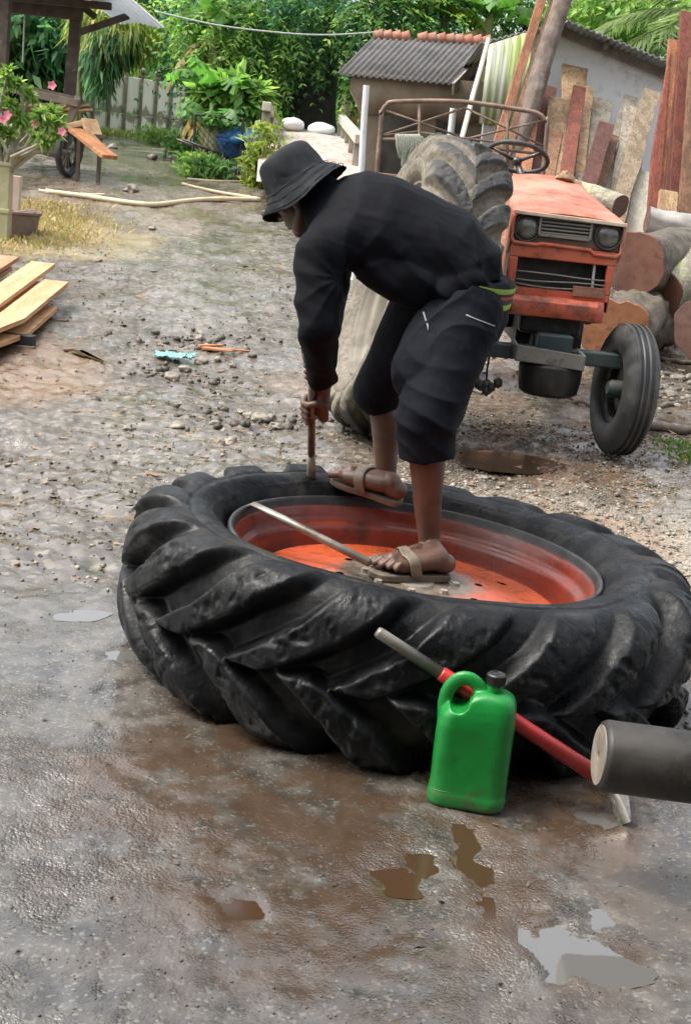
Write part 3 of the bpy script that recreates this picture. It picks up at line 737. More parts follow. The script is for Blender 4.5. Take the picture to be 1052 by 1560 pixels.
# ---- shorts
so_ = MB()
pn = [at(716, 428, 4.09), at(716, 446, 4.09), at(712, 475, 4.09), at(702, 505, 4.09)]
so_.tube(pn, [(.160, .118), (.170, .126), (.175, .130), (.15, .12)], 28, True, None, up=[V3((1, -.15, .05))]*4)
def trouser(hip, kn, an, r0, r1, r2, fl):
    hem = kn.lerp(an, fl)
    so_.caps(hip, hip.lerp(kn, .5), r0, (r0+r1)/2, 24); so_.caps(hip.lerp(kn, .45), kn, (r0+r1)/2, r1, 24)
    so_.tube([hip.lerp(kn, .75), kn, hem, hem+(an-kn)*.012], [r1*.98, r1, r2, r2*.8], 24)
so_.caps(pn[2], Lhip, .112, .108, 24); so_.caps(pn[2], Rhip, .115, .105, 24)
trouser(Lhip+V3((-.0, 0, .0)), Lkn+V3((.022, 0, .0)), Lan, .112, .093, .088, .26); trouser(Rhip+V3((-.03, 0, 0)), Rkn+V3((-.004, 0, 0)), Ran, .128, .088, .076, .10)
so_.caps(at(678, 505, 3.98), at(650, 565, 3.90), .112, .11, 24)
shorts = so_.build('shorts', SHORTS, None, True); remesh(shorts, .006, 5, .5)
kc = np.array(Lkn)
def folds_shorts(P):
    dk = np.linalg.norm((P-kc)*np.array([1, 1, .8]), axis=1)
    f = .0060*(1-2*np.abs(np.sin((P[:, 2]*1.0+P[:, 0]*.5)*40+3.0*vnoise(P, 6, 5)))**.6)*np.exp(-(dk/.15)**2)
    f2 = .007*(1-2*np.abs(np.sin((P[:, 0]*.9-P[:, 2]*.5)*30+3.5*vnoise(P, 5, 9)))**.6)*np.exp(-(np.linalg.norm(P-np.array(at(690, 480, 3.9)), axis=1)/.17)**2)
    return f+f2+.0035*fbm(P, 7, 3, 33)
displace(shorts, folds_shorts); shorts.parent = person
# waistband: black elastic edged by two lime stripes and a red line
wdir = V3((.16, -.12, .98)).normalized(); wa, wb_ = frame(wdir, V3((1, -.15, 0)))
WC = at(716, 438, 4.09)
def band(name, t0, t1, grow, mat):
    b = MB(); n = 64; vs = []; rows = [t0, t0+.15*(t1-t0), t1-.15*(t1-t0), t1]
    for i, tt in enumerate(rows):
        g_ = grow*(.93 if i in (0, 3) else 1)
        for k in range(n):
            a = 2*PI*k/n; vs.append(WC+wdir*tt+wa*(math.cos(a)*(.166+g_))+wb_*(math.sin(a)*(.124+g_)))
    b.add(vs, [(i*n+k, i*n+(k+1) % n, (i+1)*n+(k+1) % n, (i+1)*n+k) for i in range(3) for k in range(n)])
    o = b.build(name, mat, shorts, True); return o
band('waistband', -.024, .044, .008, BLACKEL); band('waistband_stripe', -.026, -.008, .0105, LIME); band('waistband_stripe', .026, .042, .0105, LIME); band('waistband_piping', .008, .017, .0105, REDTRIM)
# pocket zip and back pocket welt
def on_surface(o, pts, lift):
    """project sight points on to the cloth along the line of sight"""
    dg = bpy.context.evaluated_depsgraph_get(); out = []
    for (px, py) in pts:
        d = ray(px, py).normalized(); ok, loc, nn, _ = o.ray_cast(V3((0, 0, EYE)), d)
        out.append(loc+nn*lift if ok else at(px, py, 3.9))
    return out
bpy.context.view_layer.update()
s = MB(); s.tube(on_surface(shorts, [(645, 476), (648, 486), (651, 496), (652, 504)], .002), .0024, 6); s.build('pocket_zip', STITCH, shorts, True)
s = MB(); s.tube(on_surface(shorts, [(709, 480), (722, 486), (738, 492), (752, 497)], .002), .0022, 6); s.build('back_pocket_welt', STITCH, shorts, True)

# ---- bucket hat: soft crown and sloping brim
ht = MB(); prof = []
# (radius, height) outside from top to brim edge and back underneath
outl = [(.0, .118), (.03, .1175), (.058, .114), (.078, .106), (.091, .090), (.098, .066), (.103, .036), (.106, .010), (.108, .000), (.118, -.012), (.134, -.031), (.148, -.049), (.156, -.060), (.1565, -.0635), (.153, -.062), (.130, -.036), (.110, -.010), (.104, -.004), (.102, .02), (.09, .075), (.05, .105), (.0, .110)]
HU = (V3((-.62, .12, .76))).normalized(); HF = (Fd-HU*Fd.dot(HU)).normalized(); HS = HU.cross(HF); HB = at(452, 276, 4.18); HSC = .90
n = 72; vs = []
for i, (r_, z_) in enumerate(outl):
    for k in range(n):
        a = 2*PI*k/n; e = 1.10*abs(math.cos(a))**2+.98*abs(math.sin(a))**2
        br = max(0, min(1, (r_-.108)/.045)) if 8 <= i <= 16 else 0
        z2 = z_+br*(.016*math.sin(2*a+.6)+.008*math.sin(3*a))+.0035*mnoise.noise(V3((math.cos(a)*3, math.sin(a)*3, z_*22)))
        r2 = r_*(1+.030*mnoise.noise(V3((math.cos(a)*2.2+5, math.sin(a)*2.2, z_*16))))
        vs.append(HB+(HF*(math.cos(a)*r2*e)+HS*(math.sin(a)*r2*e)+HU*z2)*HSC)
m = len(outl)
ht.add(vs, [(i*n+k, i*n+(k+1) % n, (i+1)*n+(k+1) % n, (i+1)*n+k) for i in range(m-1) for k in range(n)])
hat = ht.build('bucket_hat', HAT, person, True)
sb = hat.modifiers.new('s', 'SUBSURF'); sb.levels = 1; sb.render_levels = 1; bake(hat)
displace(hat, lambda P: .0022*fbm(P, 22, 3, 6)+.0022*np.sin(P[:, 2]*90+4*vnoise(P, 14, 2))*.6)
s = MB()
for zz, rr_ in ((-.008, .1165), (-.030, .1345), (-.052, .1515)):
    s.tube([HB+HSC*(HF*(math.cos(a)*rr_*(1.10*math.cos(a)**2+.98*math.sin(a)**2))+HS*(math.sin(a)*rr_*(1.10*math.cos(a)**2+.98*math.sin(a)**2))+HU*(zz+.0025+max(0, min(1, (rr_-.108)/.045))*(.016*math.sin(2*a+.6)+.008*math.sin(3*a)))) for a in [2*PI*k/60 for k in range(60)]], .0011, 5, closed=True)
s.build('brim_stitching', HAT, hat, True)
# cropped hair at the nape
s = MB(); s.ball(hp(-.022, 0, .022), (.094, .079, .085), 24, 14, HM); s.build('hair', simple('black_hair', (.006, .005, .005), (.012, .011, .010), 60, (.5, .7), .5), person, True)

# ---- sandals
def sandal(sole, f, l, N, parent):
    out = [(-.066, .0, ), (-.058, .026), (-.02, .033), (.04, .035), (.10, .046), (.145, .049), (.178, .036), (.190, .008), (.188, -.022), (.168, -.044), (.12, -.048), (.05, -.036), (-.02, -.033), (-.058, -.024)]
    mm = len(out); ring = []
    for i in range(mm*5):
        u = i/5; k = int(u); fr = u-k; q = [out[(k+j-1) % mm] for j in range(4)]
        cr = lambda c: .5*((2*q[1][c])+(q[2][c]-q[0][c])*fr+(2*q[0][c]-5*q[1][c]+4*q[2][c]-q[3][c])*fr*fr+(3*q[1][c]-q[0][c]-3*q[2][c]+q[3][c])*fr**3)
        ring.append((cr(0), cr(1)))
    n = len(ring); b = MB(); vs = []
    for z_, g_ in ((-.020, .97), (-.017, 1.), (-.003, 1.), (0., .975)):
        for (a, c) in ring: vs.append(sole+f*((a-.06)*g_+.06)+l*(c*g_)+N*z_)
    fs = [(i*n+k, i*n+(k+1) % n, (i+1)*n+(k+1) % n, (i+1)*n+k) for i in range(3) for k in range(n)]
    fs += [tuple(reversed(range(n))), tuple(3*n+k for k in range(n))]
    b.add(vs, fs); so2 = b.build('sandal', FLOP, parent, False)
    st = MB(); rows = []
    for fo in (-.019, -.010, 0, .010, .019):
        row = []
        for k in range(17):
            a = PI*k/16; o_ = sole+f*(.066+fo+.020*math.sin(a))+l*(math.cos(a)*.12)+N*(math.sin(a)*.16+.006); c_ = sole+f*(.066+fo+.020*math.sin(a))+N*.012
            ok, loc, nn, _ = parent.ray_cast(o_, (c_-o_).normalized(), distance=(c_-o_).length); p = loc+(o_-c_).normalized()*.003 if ok else c_
            if k in (0, 16): p = sole+f*(.060+fo)+l*(math.cos(a)*.044)-N*.006
            row.append(p)
        rows.append(row)
    st.add([p for r_ in rows for p in r_], [(i*17+k, i*17+k+1, (i+1)*17+k+1, (i+1)*17+k) for i in range(4) for k in range(16)])
    sp_ = st.build('sandal_strap', FLOPSTRAP, so2, True); mo = sp_.modifiers.new('t', 'SOLIDIFY'); mo.thickness = .006; mo.offset = 1; m2 = sp_.modifiers.new('s', 'SUBSURF'); m2.levels = m2.render_levels = 1; bake(sp_)
    st = MB(); tp = sole+f*.142-l*.020
    st.tube([tp+N*-.002, tp+N*.020-f*.006, sole+f*.115-l*.014+N*.040, sole+f*.085-l*.005+N*.056], [.0045]*4, 8); st.build('sandal_thong', FLOPSTRAP, so2, True)
sandal(Lsole, Lf, Ll, LN, person); sandal(Rsole, Rf, Rl, RN, person)

# ================================================================== LEVERS, HAMMER, JUG, ROLLER
s = MB(); top = BAR1+bdir*.03
s.tube([top, BAR0.lerp(BAR1, .30)], [.0125, .0125], 14)
s.tube([BAR0.lerp(BAR1, .31), BAR0.lerp(BAR1, .18), BAR0.lerp(BAR1, .04), BAR0-bdir*.035+V3((-.008, 0, 0))], [(.0125, .0125), (.015, .011), (.019, .007), (.013, .004)], 14)
o = s.build('tyre_lever', steel_bar, None, True); tag(o, 'upright steel tyre lever gripped in the man\'s fist, its flat tip under the tyre bead', 'tyre lever', 'steel tyre levers')
p0, p1 = disc_point(392, 771, -.012), disc_point(560, 858, -.004)
p1 = at(562, 857, 3.62)
s = MB(); dd = (p1-p0).normalized()
s.tube([p0-dd*.05-NX*.03, p0-dd*.015, p0+dd*.05, p0+dd*.11, p1], [(.016, .004), (.017, .007), (.015, .010), (.0125, .0125), (.0125, .0125)], 14)
o = s.build('tyre_lever', steel_bar, None, True); tag(o, 'steel tyre lever lying across the open red rim, its tip under the bead', 'tyre lever', 'steel tyre levers')

# long bead hammer leaning on the tyre
h0, h2 = at(577, 964, 2.90), at(945, 1205, 2.90)
h1 = at(672, 1022, 2.90); hd = (h2-h0).normalized()
hm = thing('sledge_hammer', 'long hammer with a red lower shaft leaning against the near side of the lying tyre', 'hammer', (h2.x, h2.y, tz(h2.x, h2.y)))
def local(o, *ps): return [V3(p)-o.location for p in ps]
redp = painted('red_handle_paint', (.40, .022, .022), (.46, .035, .03), (.12, .02, .02), (.30, .03, .03), (.22, .4), (.62, .75), (.6, .75), 20)
hk = h0+hd*((h1-h0).dot(hd))
a, b = local(hm, h0, hk); s = MB(); s.tube([a-hd*.006, a, b], [.011, .014, .0155], 16); s.build('shaft', steel_bar, hm, True)
a, b = local(hm, hk, h2); s = MB(); s.tube([a, a+hd*.004, b], [.016, .0185, .021], 16); s.build('handle', redp, hm, True)
q0, q1 = at(938, 1200, 2.90), at(952, 1252, 2.84)
q1.z = gz(q1.x, q1.y)+.004
a, b = local(hm, q0, q1); s = MB(); dq = (b-a).normalized(); up2 = hd
s.tube([a-dq*.10, a-dq*.05, a, a.lerp(b, .45), b], [(.022, .022), (.026, .026), (.030, .026), (.030, .018), (.026, .003)], 20, True, None, up=[hd]*5)
s.build('hammer_head', simple('bright_worn_steel', (.32, .30, .27), (.50, .48, .45), 14, (.22, .4), .2, None, .002, .85, (.10, .07, .045), 8, (.55, .7)), hm, True, angle=50)

# roller / drum shaft entering from the right, carried by a low stand beyond the picture
ra, rb_ = at(912, 1150, 2.58), at(1040, 1168, 2.58)
rdv = (rb_-ra).normalized(); rdv = (rdv+V3((0, .22, 0))).normalized() if 0 else rdv
ro = thing('steel_roller', 'thick dark cylindrical roller with a pale drilled end, jutting in low at the right edge', 'roller', (ra.x+.35, ra.y, tz(ra.x, ra.y)))
yaw = V3((rdv.x, .02, rdv.z)).normalized()
a = ra-ro.location; Rr = .076
Mr = V3((0, 0, 1)).rotation_difference(yaw).to_matrix()
rm = NT('rusty_roller'); _n = rm.noise(7, 6, .68); _n2 = rm.noise(45, 4, .6); _c = rm.mix(rm.ramp(_n, .35, .68), (.010, .009, .008), (.034, .030, .026)); _c = rm.mix(rm.ramp(rm.noise(16, 6, .75), .52, .72, 0, .5), _c, (.095, .082, .066))
rollmat = rm.done(_c, rm.ramp(_n, .3, .7, .4, .65), rm.bump(_n2, .3, .003), .2)
s = MB(); s.lathe([(Rr-.012, 0), (Rr-.004, .003), (Rr, .012), (Rr, .75), (.02, .752)], 64, a, Mr); s.build('drum', rollmat, ro, True, angle=60)
s = MB(); s.lathe([(.008, .03), (.008, -.001), (.012, -.003), (Rr-.013, -.002), (Rr-.011, .002), (Rr-.012, .006)], 64, a, Mr); s.build('end_plate', simple('pale_end_grain', (.15, .125, .10), (.24, .205, .165), 22, (.6, .8), .3, None, .003, 0, (.16, .13, .10), 9, (.5, .68)), ro, True, angle=50)
s = MB(); s.lathe([(0, .022), (.008, .022)], 20, a, Mr); s.build('axle_hole', rubber, ro)
s = MB(); c = a+yaw*.62; gzr = -c.z+ (gz(ro.location.x+c.x, ro.location.y+c.y)-ro.location.z)
for dx in (-.09, .09): s.beam(c+V3((0, dx*.2, -Rr)), c+V3((.0, dx*1.4, gzr-.01)), .05, .04)
s.beam(c+V3((0, -.16, gzr)), c+V3((0, .16, gzr)), .06, .03); s.build('stand', steel_dark, ro, False, .004)

# green jerrycan bottle
gp = NT('green_plastic'); _n = gp.noise(7, 5, .6); _n2 = gp.noise(40, 4, .65); _c = gp.mix(gp.ramp(_n, .3, .7), (.004, .165, .024), (.006, .20, .034)); _c = gp.mix(gp.ramp(_n2, .56, .70, 0, .6), _c, (.012, .085, .02))
_sx, _sy, _sz = gp.sep(); _c = gp.mix(gp.math('MULTIPLY', gp.ramp(_sz, .09, .0), gp.ramp(_n2, .42, .62)), _c, (.06, .10, .035))
greenp = gp.done(_c, gp.ramp(_n, .3, .7, .28, .46), gp.bump(_n2, .08, .003, gp.bump(_n, .25, .01)), 0, .5, Subsurface_Weight=.08, Subsurface_Radius=(.01, .03, .01))
jb = at(710, 1207, 2.862); jz = gz(jb.x, jb.y)
jug = thing('oil_jug', 'bright green plastic jug with a moulded loop handle and black cap, standing before the tyre', 'jug', (jb.x, jb.y, jz+.001), None, (0, 0, R(-8)))
JS = .315/.30
def rrect(hx, hy, r, n=10):
    out = []
    for cx_, cy_, a0 in ((hx-r, hy-r, 0), (-hx+r, hy-r, PI/2), (-hx+r, -hy+r, PI), (hx-r, -hy+r, 1.5*PI)):
        for k in range(n): a = a0+PI/2*k/(n-1); out.append((cx_+r*math.cos(a), cy_+r*math.sin(a)))
    return out
rows = [(.000, .080, .050, .034, 0), (.004, .0865, .0565, .036, 0), (.014, .0885, .0585, .036, 0), (.030, .0885, .0585, .036, 0), (.036, .0865, .0565, .036, 0), (.042, .0865, .0565, .036, 0),
        (.19, .0865, .0565, .036, 0), (.215, .084, .055, .036, .002), (.238, .074, .051, .034, .011), (.254, .060, .046, .032, .021), (.264, .046, .040, .03, .028), (.270, .032, .032, .028, .030), (.272, .022, .022, .02, .031)]
s = MB(); vs = []
for z_, hx, hy, r_, ox in rows:
    for (x, y) in rrect(hx, hy, r_): vs.append(((x+ox)*JS*.98, y*JS*.95, z_*JS))
n = 40; fs = [(i*n+k, i*n+(k+1) % n, (i+1)*n+(k+1) % n, (i+1)*n+k) for i in range(len(rows)-1) for k in range(n)]
fs += [tuple(reversed(range(n))), tuple((len(rows)-1)*n+k for k in range(n))]
s.add(vs, fs)
body = s.build('body', greenp, None, True); remesh(body, .004, 2)
# loop handle from the left shoulder up and over to the neck
hl = [(-.066, .165), (-.071, .200), (-.074, .232), (-.068, .262), (-.050, .285), (-.027, .290), (-.008, .280), (.006, .262), (.012, .240)]
P = catmull([(x, z) for x, z in hl], 26)[0]
s = MB(); s.tube([V3((x*JS, 0, z*JS)) for x, z in P], [(.0175*JS, .013*JS)]*26, 16, True, None, up=[V3((0, 1, 0))]*26)
s.caps(V3((-.035*JS, 0, .222*JS)), V3((-.012*JS, 0, .236*JS)), .022, .020, 14) if 0 else None
hd_ = s.build('h', greenp, None, True); 
# cut the loop's hole deeper into the shoulder
ct = MB(); ct.tube([V3((-.042*JS, -.2, .246*JS)), V3((-.042*JS, .2, .246*JS))], [.0225*JS]*2, 24); ct.tube([V3((-.030*JS, -.2, .263*JS)), V3((-.030*JS, .2, .263*JS))], [.017*JS]*2, 24)
co_ = ct.build('c', None)
for tgt, op in ((co_, 'DIFFERENCE'), (hd_, 'UNION')):
    b = body.modifiers.new('b', 'BOOLEAN'); b.operation = op; b.object = tgt; b.solver = 'EXACT'; b.use_self = True; bake(body)
bpy.data.objects.remove(co_); bpy.data.objects.remove(hd_)
remesh(body, .0032, 5, .5); body.parent = jug; displace(body, lambda P: .0016*fbm(P, 14, 2, 3)+.0022*vnoise(P, 8, 5))
s = MB(); s.tube([V3((x*JS*.98, y*JS*.95, .0385*JS)) for x, y in rrect(.0868, .0568, .036, 8)], .0011, 6, closed=True); s.build('base_seam', greenp, jug, True)
s = MB(); s.tube([V3((x, 0, z)) for x, z in ((.0852*JS, .045*JS), (.0853*JS, .12*JS), (.0852*JS, .19*JS), (.0835*JS, .213*JS))], .0013, 6); s.build('mould_seam', greenp, jug, True)
s = MB(); s.tube([V3((.031*JS, 0, .268*JS)), V3((.031*JS, 0, .288*JS))], .0185*JS, 28); s.build('neck', greenp, jug, True, angle=40)
s = MB(); prof = [(0, .312), (.004, .3125), (.005, .3105), (.012, .3105), (.013, .3125), (.018, .312), (.0205, .3095), (.021, .289), (.0195, .287), (0, .287)]
s.lathe([(r_*JS, z_*JS) for r_, z_ in prof], 44, (.031*JS, 0, 0))
for k in range(36):
    a = 2*PI*k/36; s.beam(V3((.031*JS+.0212*JS*math.cos(a), .0212*JS*math.sin(a), .291*JS)), V3((.031*JS+.0212*JS*math.cos(a), .0212*JS*math.sin(a), .308*JS)), .0012, .0012)
s.build('cap', simple('black_plastic', (.012, .012, .012), (.03, .03, .028), 30, (.35, .55), .2), jug, False, angle=35)
# ================================================================== TRACTOR
orange = painted('weathered_orange_paint', (.40, .070, .032), (.46, .105, .052), (.13, .042, .022), (.36, .15, .095), (.38, .62), (.50, .64), (.48, .72), 7)
orange2 = painted('faded_orange_paint', (.37, .085, .04), (.42, .135, .075), (.13, .042, .024), (.36, .22, .15), (.4, .65), (.50, .64), (.43, .66), 6)
teal = painted('dark_teal_paint', (.018, .032, .034), (.035, .05, .05), (.05, .035, .022), (.09, .08, .06), (.4, .65), (.55, .68), (.55, .72), 8)
black_iron = simple('oily_black_iron', (.010, .010, .010), (.028, .026, .024), 9, (.4, .7), .3, None, .004, .3, (.07, .055, .04), 5, (.55, .72))
greymetal = painted('dull_grey_steel', (.12, .115, .10), (.19, .18, .16), (.075, .05, .03), (.15, .135, .11), (.45, .7), (.55, .7), (.5, .72), 8)
TX, TY = 1.095, 7.70
tr = thing('tractor', 'weathered orange farm tractor facing the camera with its rear wheels taken off', 'tractor', (TX, TY, 0))
def TP(*ps): return [V3((x, y, z)) for x, y, z in ps]
# hood: rounded loft from nose to dashboard, open below
def hood_ring(y, hw, top, low, rad, crown=.02):
    out = [(-hw, y, low)]
    for k in range(7):
        a = PI-PI/2*k/6; out.append((-hw+rad+rad*math.cos(a), y, top-crown-rad+rad*math.sin(a)))
    for k in range(1, 6): f = k/6; out.append((-(hw-rad)*(1-f*2)+0, y, top-crown+crown*math.sin(PI*f)))
    for k in range(7):
        a = PI/2-PI/2*k/6; out.append((hw-rad+rad*math.cos(a), y, top-crown-rad+rad*math.sin(a)))
    out.append((hw, y, low)); return out
rings = [hood_ring(-.035, .318, 1.335, 1.285, .03), hood_ring(-.02, .322, 1.345, 1.19, .04), hood_ring(.05, .322, 1.36, 1.10, .05), hood_ring(.5, .305, 1.43, 1.05, .06), hood_ring(1.0, .275, 1.51, 1.05, .07), hood_ring(1.35, .255, 1.57, 1.08, .07)]
s = MB(); n = len(rings[0]); s.add([p for r_ in rings for p in r_], [(i*n+k, i*n+k+1, (i+1)*n+k+1, (i+1)*n+k) for i in range(len(rings)-1) for k in range(n-1)])
ho = s.build('hood', orange2, tr, True); m = ho.modifiers.new('t', 'SOLIDIFY'); m.thickness = .008; bake(ho); sharp(ho, 40)
displace(ho, lambda P: .006*fbm(P, 4, 3, 5))
s = MB(); s.beam((-.322, -.044, 1.322), (.322, -.044, 1.308), .016, .022); s.build('hood_lip', simple('worn_pale_edge', (.40, .30, .22), (.52, .42, .33), 18, (.4, .6), .3), tr, False, .004)
# headlight row: dark recess with frame
s = MB(); s.box((0, .03, 1.235), (.615, .05, .165)); s.build('headlight_panel', simple('dirty_brown_panel', (.085, .05, .036), (.15, .085, .06), 9, (.5, .7), .3, None, .004, 0, (.05, .04, .032), 5), tr, False, .008)
s = MB(); z0, z1 = 1.145, 1.325
path = [(-.318, z1), (-.318, 1.175), (-.30, 1.150), (-.17, 1.148), (-.14, 1.158), (.14, 1.150), (.165, 1.128), (.29, 1.126), (.318, 1.15), (.320, z1-.01)]
s.tube([V3((x, -.005, z)) for x, z in path], [.013]*len(path), 8); s.build('headlight_surround', orange, tr, True)
glass = NT('old_lamp_glass'); _n = glass.noise(14, 4, .6); lampglass = glass.done(glass.mix(glass.ramp(_n, .3, .7), (.055, .055, .048), (.11, .108, .095)), .22, glass.bump(glass.voro(55), .25, .004), 0, .5, Coat_Weight=.6, Coat_Roughness=.08)
for sx_ in (-.235, .232):
    hl = MB(); Mx = Matrix.Rotation(PI/2, 3, 'X')
    hl.lathe([(0, .032), (.03, .030), (.055, .022), (.068, .010), (.070, .002)], 40, (sx_, .005, 1.238), Mx); h_ = hl.build('headlight', lampglass, tr, True)
    b = MB(); b.lathe([(.068, -.02), (.068, .010), (.072, .018), (.080, .016), (.085, .0), (.085, -.02)], 40, (sx_, .005, 1.238), Mx); b.build('headlight_bezel', simple('bezel_black', (.02, .02, .02), (.05, .045, .04), 20, (.4, .6), .2) if sx_ < 0 else bpy.data.materials['bezel_black'], h_, True)
s = MB(); s.box((-.02, -.006, 1.262), (.295, .02, .105)); s.build('grille_recess', black_iron, tr)
s = MB()
for k in range(5): s.box((-.02, -.022, 1.222+.020*k), (.275, .012, .0075), Matrix.Rotation(.5, 3, 'X'))
s.beam((-.165, -.02, 1.21), (-.165, -.02, 1.315), .014, .02); s.beam((.126, -.02, 1.208), (.126, -.02, 1.312), .014, .02); s.beam((-.165, -.02, 1.21), (.126, -.02, 1.208), .012, .02); s.beam((-.165, -.02, 1.315), (.126, -.02, 1.312), .012, .02)
s.build('upper_grille', greymetal, tr, False, .002)
# nose panel with the big radiator opening
def plate(s, x0, x1, z0, z1, y0, y1, xa=0, xb=0): s.hexa([V3(p) for p in ((x0, y0, z0), (x1, y0, z0), (x1, y1, z0), (x0, y1, z0), (x0+xa, y0, z1), (x1+xb, y0, z1), (x1+xb, y1, z1), (x0+xa, y1, z1))])
s = MB()
plate(s, -.315, .300, 1.072, 1.150, .0, .05, -.0, .0)
plate(s, -.300, -.262, .905, 1.0715, .0, .05, -.014, 0); plate(s, .252, .285, .905, 1.0715, .0, .05, 0, .012)
plate(s, -.300, .285, .862, .9045, .0, .05)
s.build('nose_panel', orange, tr, False, .006)
s = MB(); plate(s, -.312, -.303, .80, 1.16, .045, 1.0); s.build('side_panel', orange2, tr, False, .003)
s = MB(); plate(s, .290, .299, .80, 1.16, .045, .8); s.build('side_panel', orange2, tr, False, .003)
# bumper panel, slightly rounded face
prof = [(.02, .868), (-.055, .860), (-.078, .835), (-.082, .79), (-.066, .752), (-.02, .742), (.05, .742)]
s = MB(); vs = []
for x in np.linspace(-.310, .262, 15):
    e = max(0, abs(x+.024)-.24)/.05; e = min(1, e)
    for (y, z) in prof: vs.append((x, y+.05*e*e*(y < 0), z))
k = len(prof); s.add(vs, [(i*k+j, i*k+j+1, (i+1)*k+j+1, (i+1)*k+j) for i in range(14) for j in range(k-1)]+[tuple(range(k)), tuple(reversed([14*k+j for j in range(k)]))])
bp_ = s.build('bumper_panel', orange, tr, True, angle=35); displace(bp_, lambda P: .005*fbm(P, 6, 3, 8))
s = MB(); s.box((-.005, .12, 1.0), (.52, .012, .20)); s.build('radiator', black_iron, tr)
s = MB()
for zz, sag in ((.995, .012), (.955, .006), (.925, .004)):
    s.tube([V3((x, -.004, zz-sag*math.cos(x*6)+.008*math.sin(x*9+zz*40))) for x in np.linspace(-.262, .252, 14)], .0045, 8)
s.build('radiator_guard_bar', greymetal, tr, True)
s = MB(); s.box((.165, -.006, .912), (.185, .012, .060)); s.build('number_plate', simple('rusty_plate', (.17, .075, .045), (.25, .13, .085), 14, (.5, .7), .4, None, .004, .2, (.10, .05, .03), 8), tr, False, .003)
s = MB(); s.beam((.19, .04, .92), (.185, .04, 1.07), .014, .01); s.build('radiator_stay', simple('pale_stay', (.5, .48, .44), (.4, .38, .34), 20), tr)
s = MB()
for k in range(9): s.tube([V3((.305+.003*math.sin(k*3), .0, 1.13-k*.028+.012*math.cos(a_)) )+V3((.006*math.sin(a_), .004*(k % 2), 0)) for a_ in [2*PI*j/8 for j in range(9)]], .0025, 5)
s.build('hanging_chain', greymetal, tr)
# engine, gearbox, rear axle: dark castings
s = MB(); s.box((0, .55, .80), (.40, .75, .50)); s.box((-.02, .12, .70), (.36, .16, .12)); s.box((0, 1.35, .78), (.36, .9, .44)); s.tube([V3((-.26, .5, .62)), V3((-.26, .5, .95))], .07, 16); s.tube([V3((.25, .4, .75)), V3((.25, 1.0, .75))], .06, 14); s.tube([V3((.24, .35, .98)), V3((.22, .35, 1.12))], .05, 12)
s.tube([V3((0, .20, .66)), V3((0, .26, .66))], .11, 20); s.box((0, .1, .60), (.24, .2, .1)); s.build('engine', black_iron, tr, False, .02)
s = MB(); s.box((0, 2.1, .80), (.62, .62, .56)); s.tube([V3((-.55, 2.1, .80)), V3((.55, 2.1, .80))], .12, 18); s.lathe([(0, -.02), (.17, -.02), (.17, .02), (0, .02)], 24, (-.56, 2.1, .80), Matrix.Rotation(PI/2, 3, 'Y')); s.lathe([(0, -.02), (.17, -.02), (.17, .02), (0, .02)], 24, (.56, 2.1, .80), Matrix.Rotation(PI/2, 3, 'Y')); s.build('rear_axle', teal, tr, False, .015)
gzz = tz(TX, TY+2.1); prop = simple('prop_timber', (.16, .11, .07), (.25, .18, .12), 8)
for x in (-.35, .35): s = MB(); s.box((x, 2.1, (gzz+.52)/2), (.25, .3, .52-gzz)); s.build('axle_block', prop, tr, False, .01)
s = MB(); s.box((0, 1.40, 1.33), (.40, .10, .34)); s.build('dashboard', orange2, tr, False, .02)
# steering wheel on its column
sc_ = V3((-.19, 1.52, 1.665)); nrm_ = V3((.12, .42, .90)).normalized(); a_, b_ = frame(nrm_)
s = MB(); s.tube([sc_+a_*(.205*math.cos(2*PI*k/56))+b_*(.205*math.sin(2*PI*k/56)) for k in range(56)], .015, 10, closed=True); stw = s.build('steering_wheel', rubber, tr, True)
s = MB()
for k in range(3): a = 2*PI*k/3+.5; s.tube([sc_-nrm_*.03, sc_+a_*(.20*math.cos(a))+b_*(.20*math.sin(a))], [.014, .010], 8)
s.tube([sc_-nrm_*.05, sc_-nrm_*.015], .035, 16); s.build('spoke', steel_dark, stw, True)
s = MB(); s.tube([sc_-nrm_*.03, V3((-.08, 1.42, 1.40))], .022, 12); s.build('steering_column', steel_dark, tr, True)
s = MB(); s.box((0, 2.15, 1.22), (.46, .42, .08)); s.box((0, 2.36, 1.36), (.46, .06, .30)); s.build('seat', rubber, tr, False, .03)
# front axle, bracket, spindles
s = MB(); s.beam((-.56, -.06, .535), (.46, -.06, .545), .10, .085); s.box((.0, -.06, .60), (.20, .16, .12)); s.build('front_axle', teal, tr, False, .01)
s = MB(); s.beam((.42, -.065, .545), (.455, -.065, .40), .05, .09); s.tube([V3((.36, -.10, .64)), V3((.42, -.12, .60)), V3((.44, -.12, .585)), V3((.455, -.12, .60))], .016, 8); s.tube([V3((.44, -.065, .34)), V3((.44, -.065, .68))], .03, 14); s.tube([V3((.43, -.11, .595)), V3((.50, -.13, .610))], .022, 10); s.build('steering_knuckle', teal, tr, True, angle=40)
s = MB(); x0_, x1_, yf = -.235, .150, -.30
s.beam((x0_, yf, .560), (x1_, yf, .535), .012, .085); s.beam((x0_, yf, .560), (x0_, 0, .575), .012, .085, (0, 0, 1)); s.beam((x1_, yf, .535), (x1_, 0, .545), .012, .085, (0, 0, 1)); s.beam((x0_, -.15, .515), (x1_, -.15, .505), .30, .01, (0, 0, 1))
s.build('weight_bracket', greymetal, tr, False, .003)
s = MB(); s.lathe([(0, .0), (.14, .0), (.168, .02), (.180, .09), (.182, .17), (.17, .185), (.14, .188), (0, .188)], 40, (-.01, -.14, .318)); s.build('sump', black_iron, tr, True, angle=40)
s = MB(); s.tube([V3((-.36, -.06, .50)), V3((-.365, -.08, .42)), V3((-.36, -.07, .36))], .006, 6); s.build('dangling_wire', black_iron, tr)
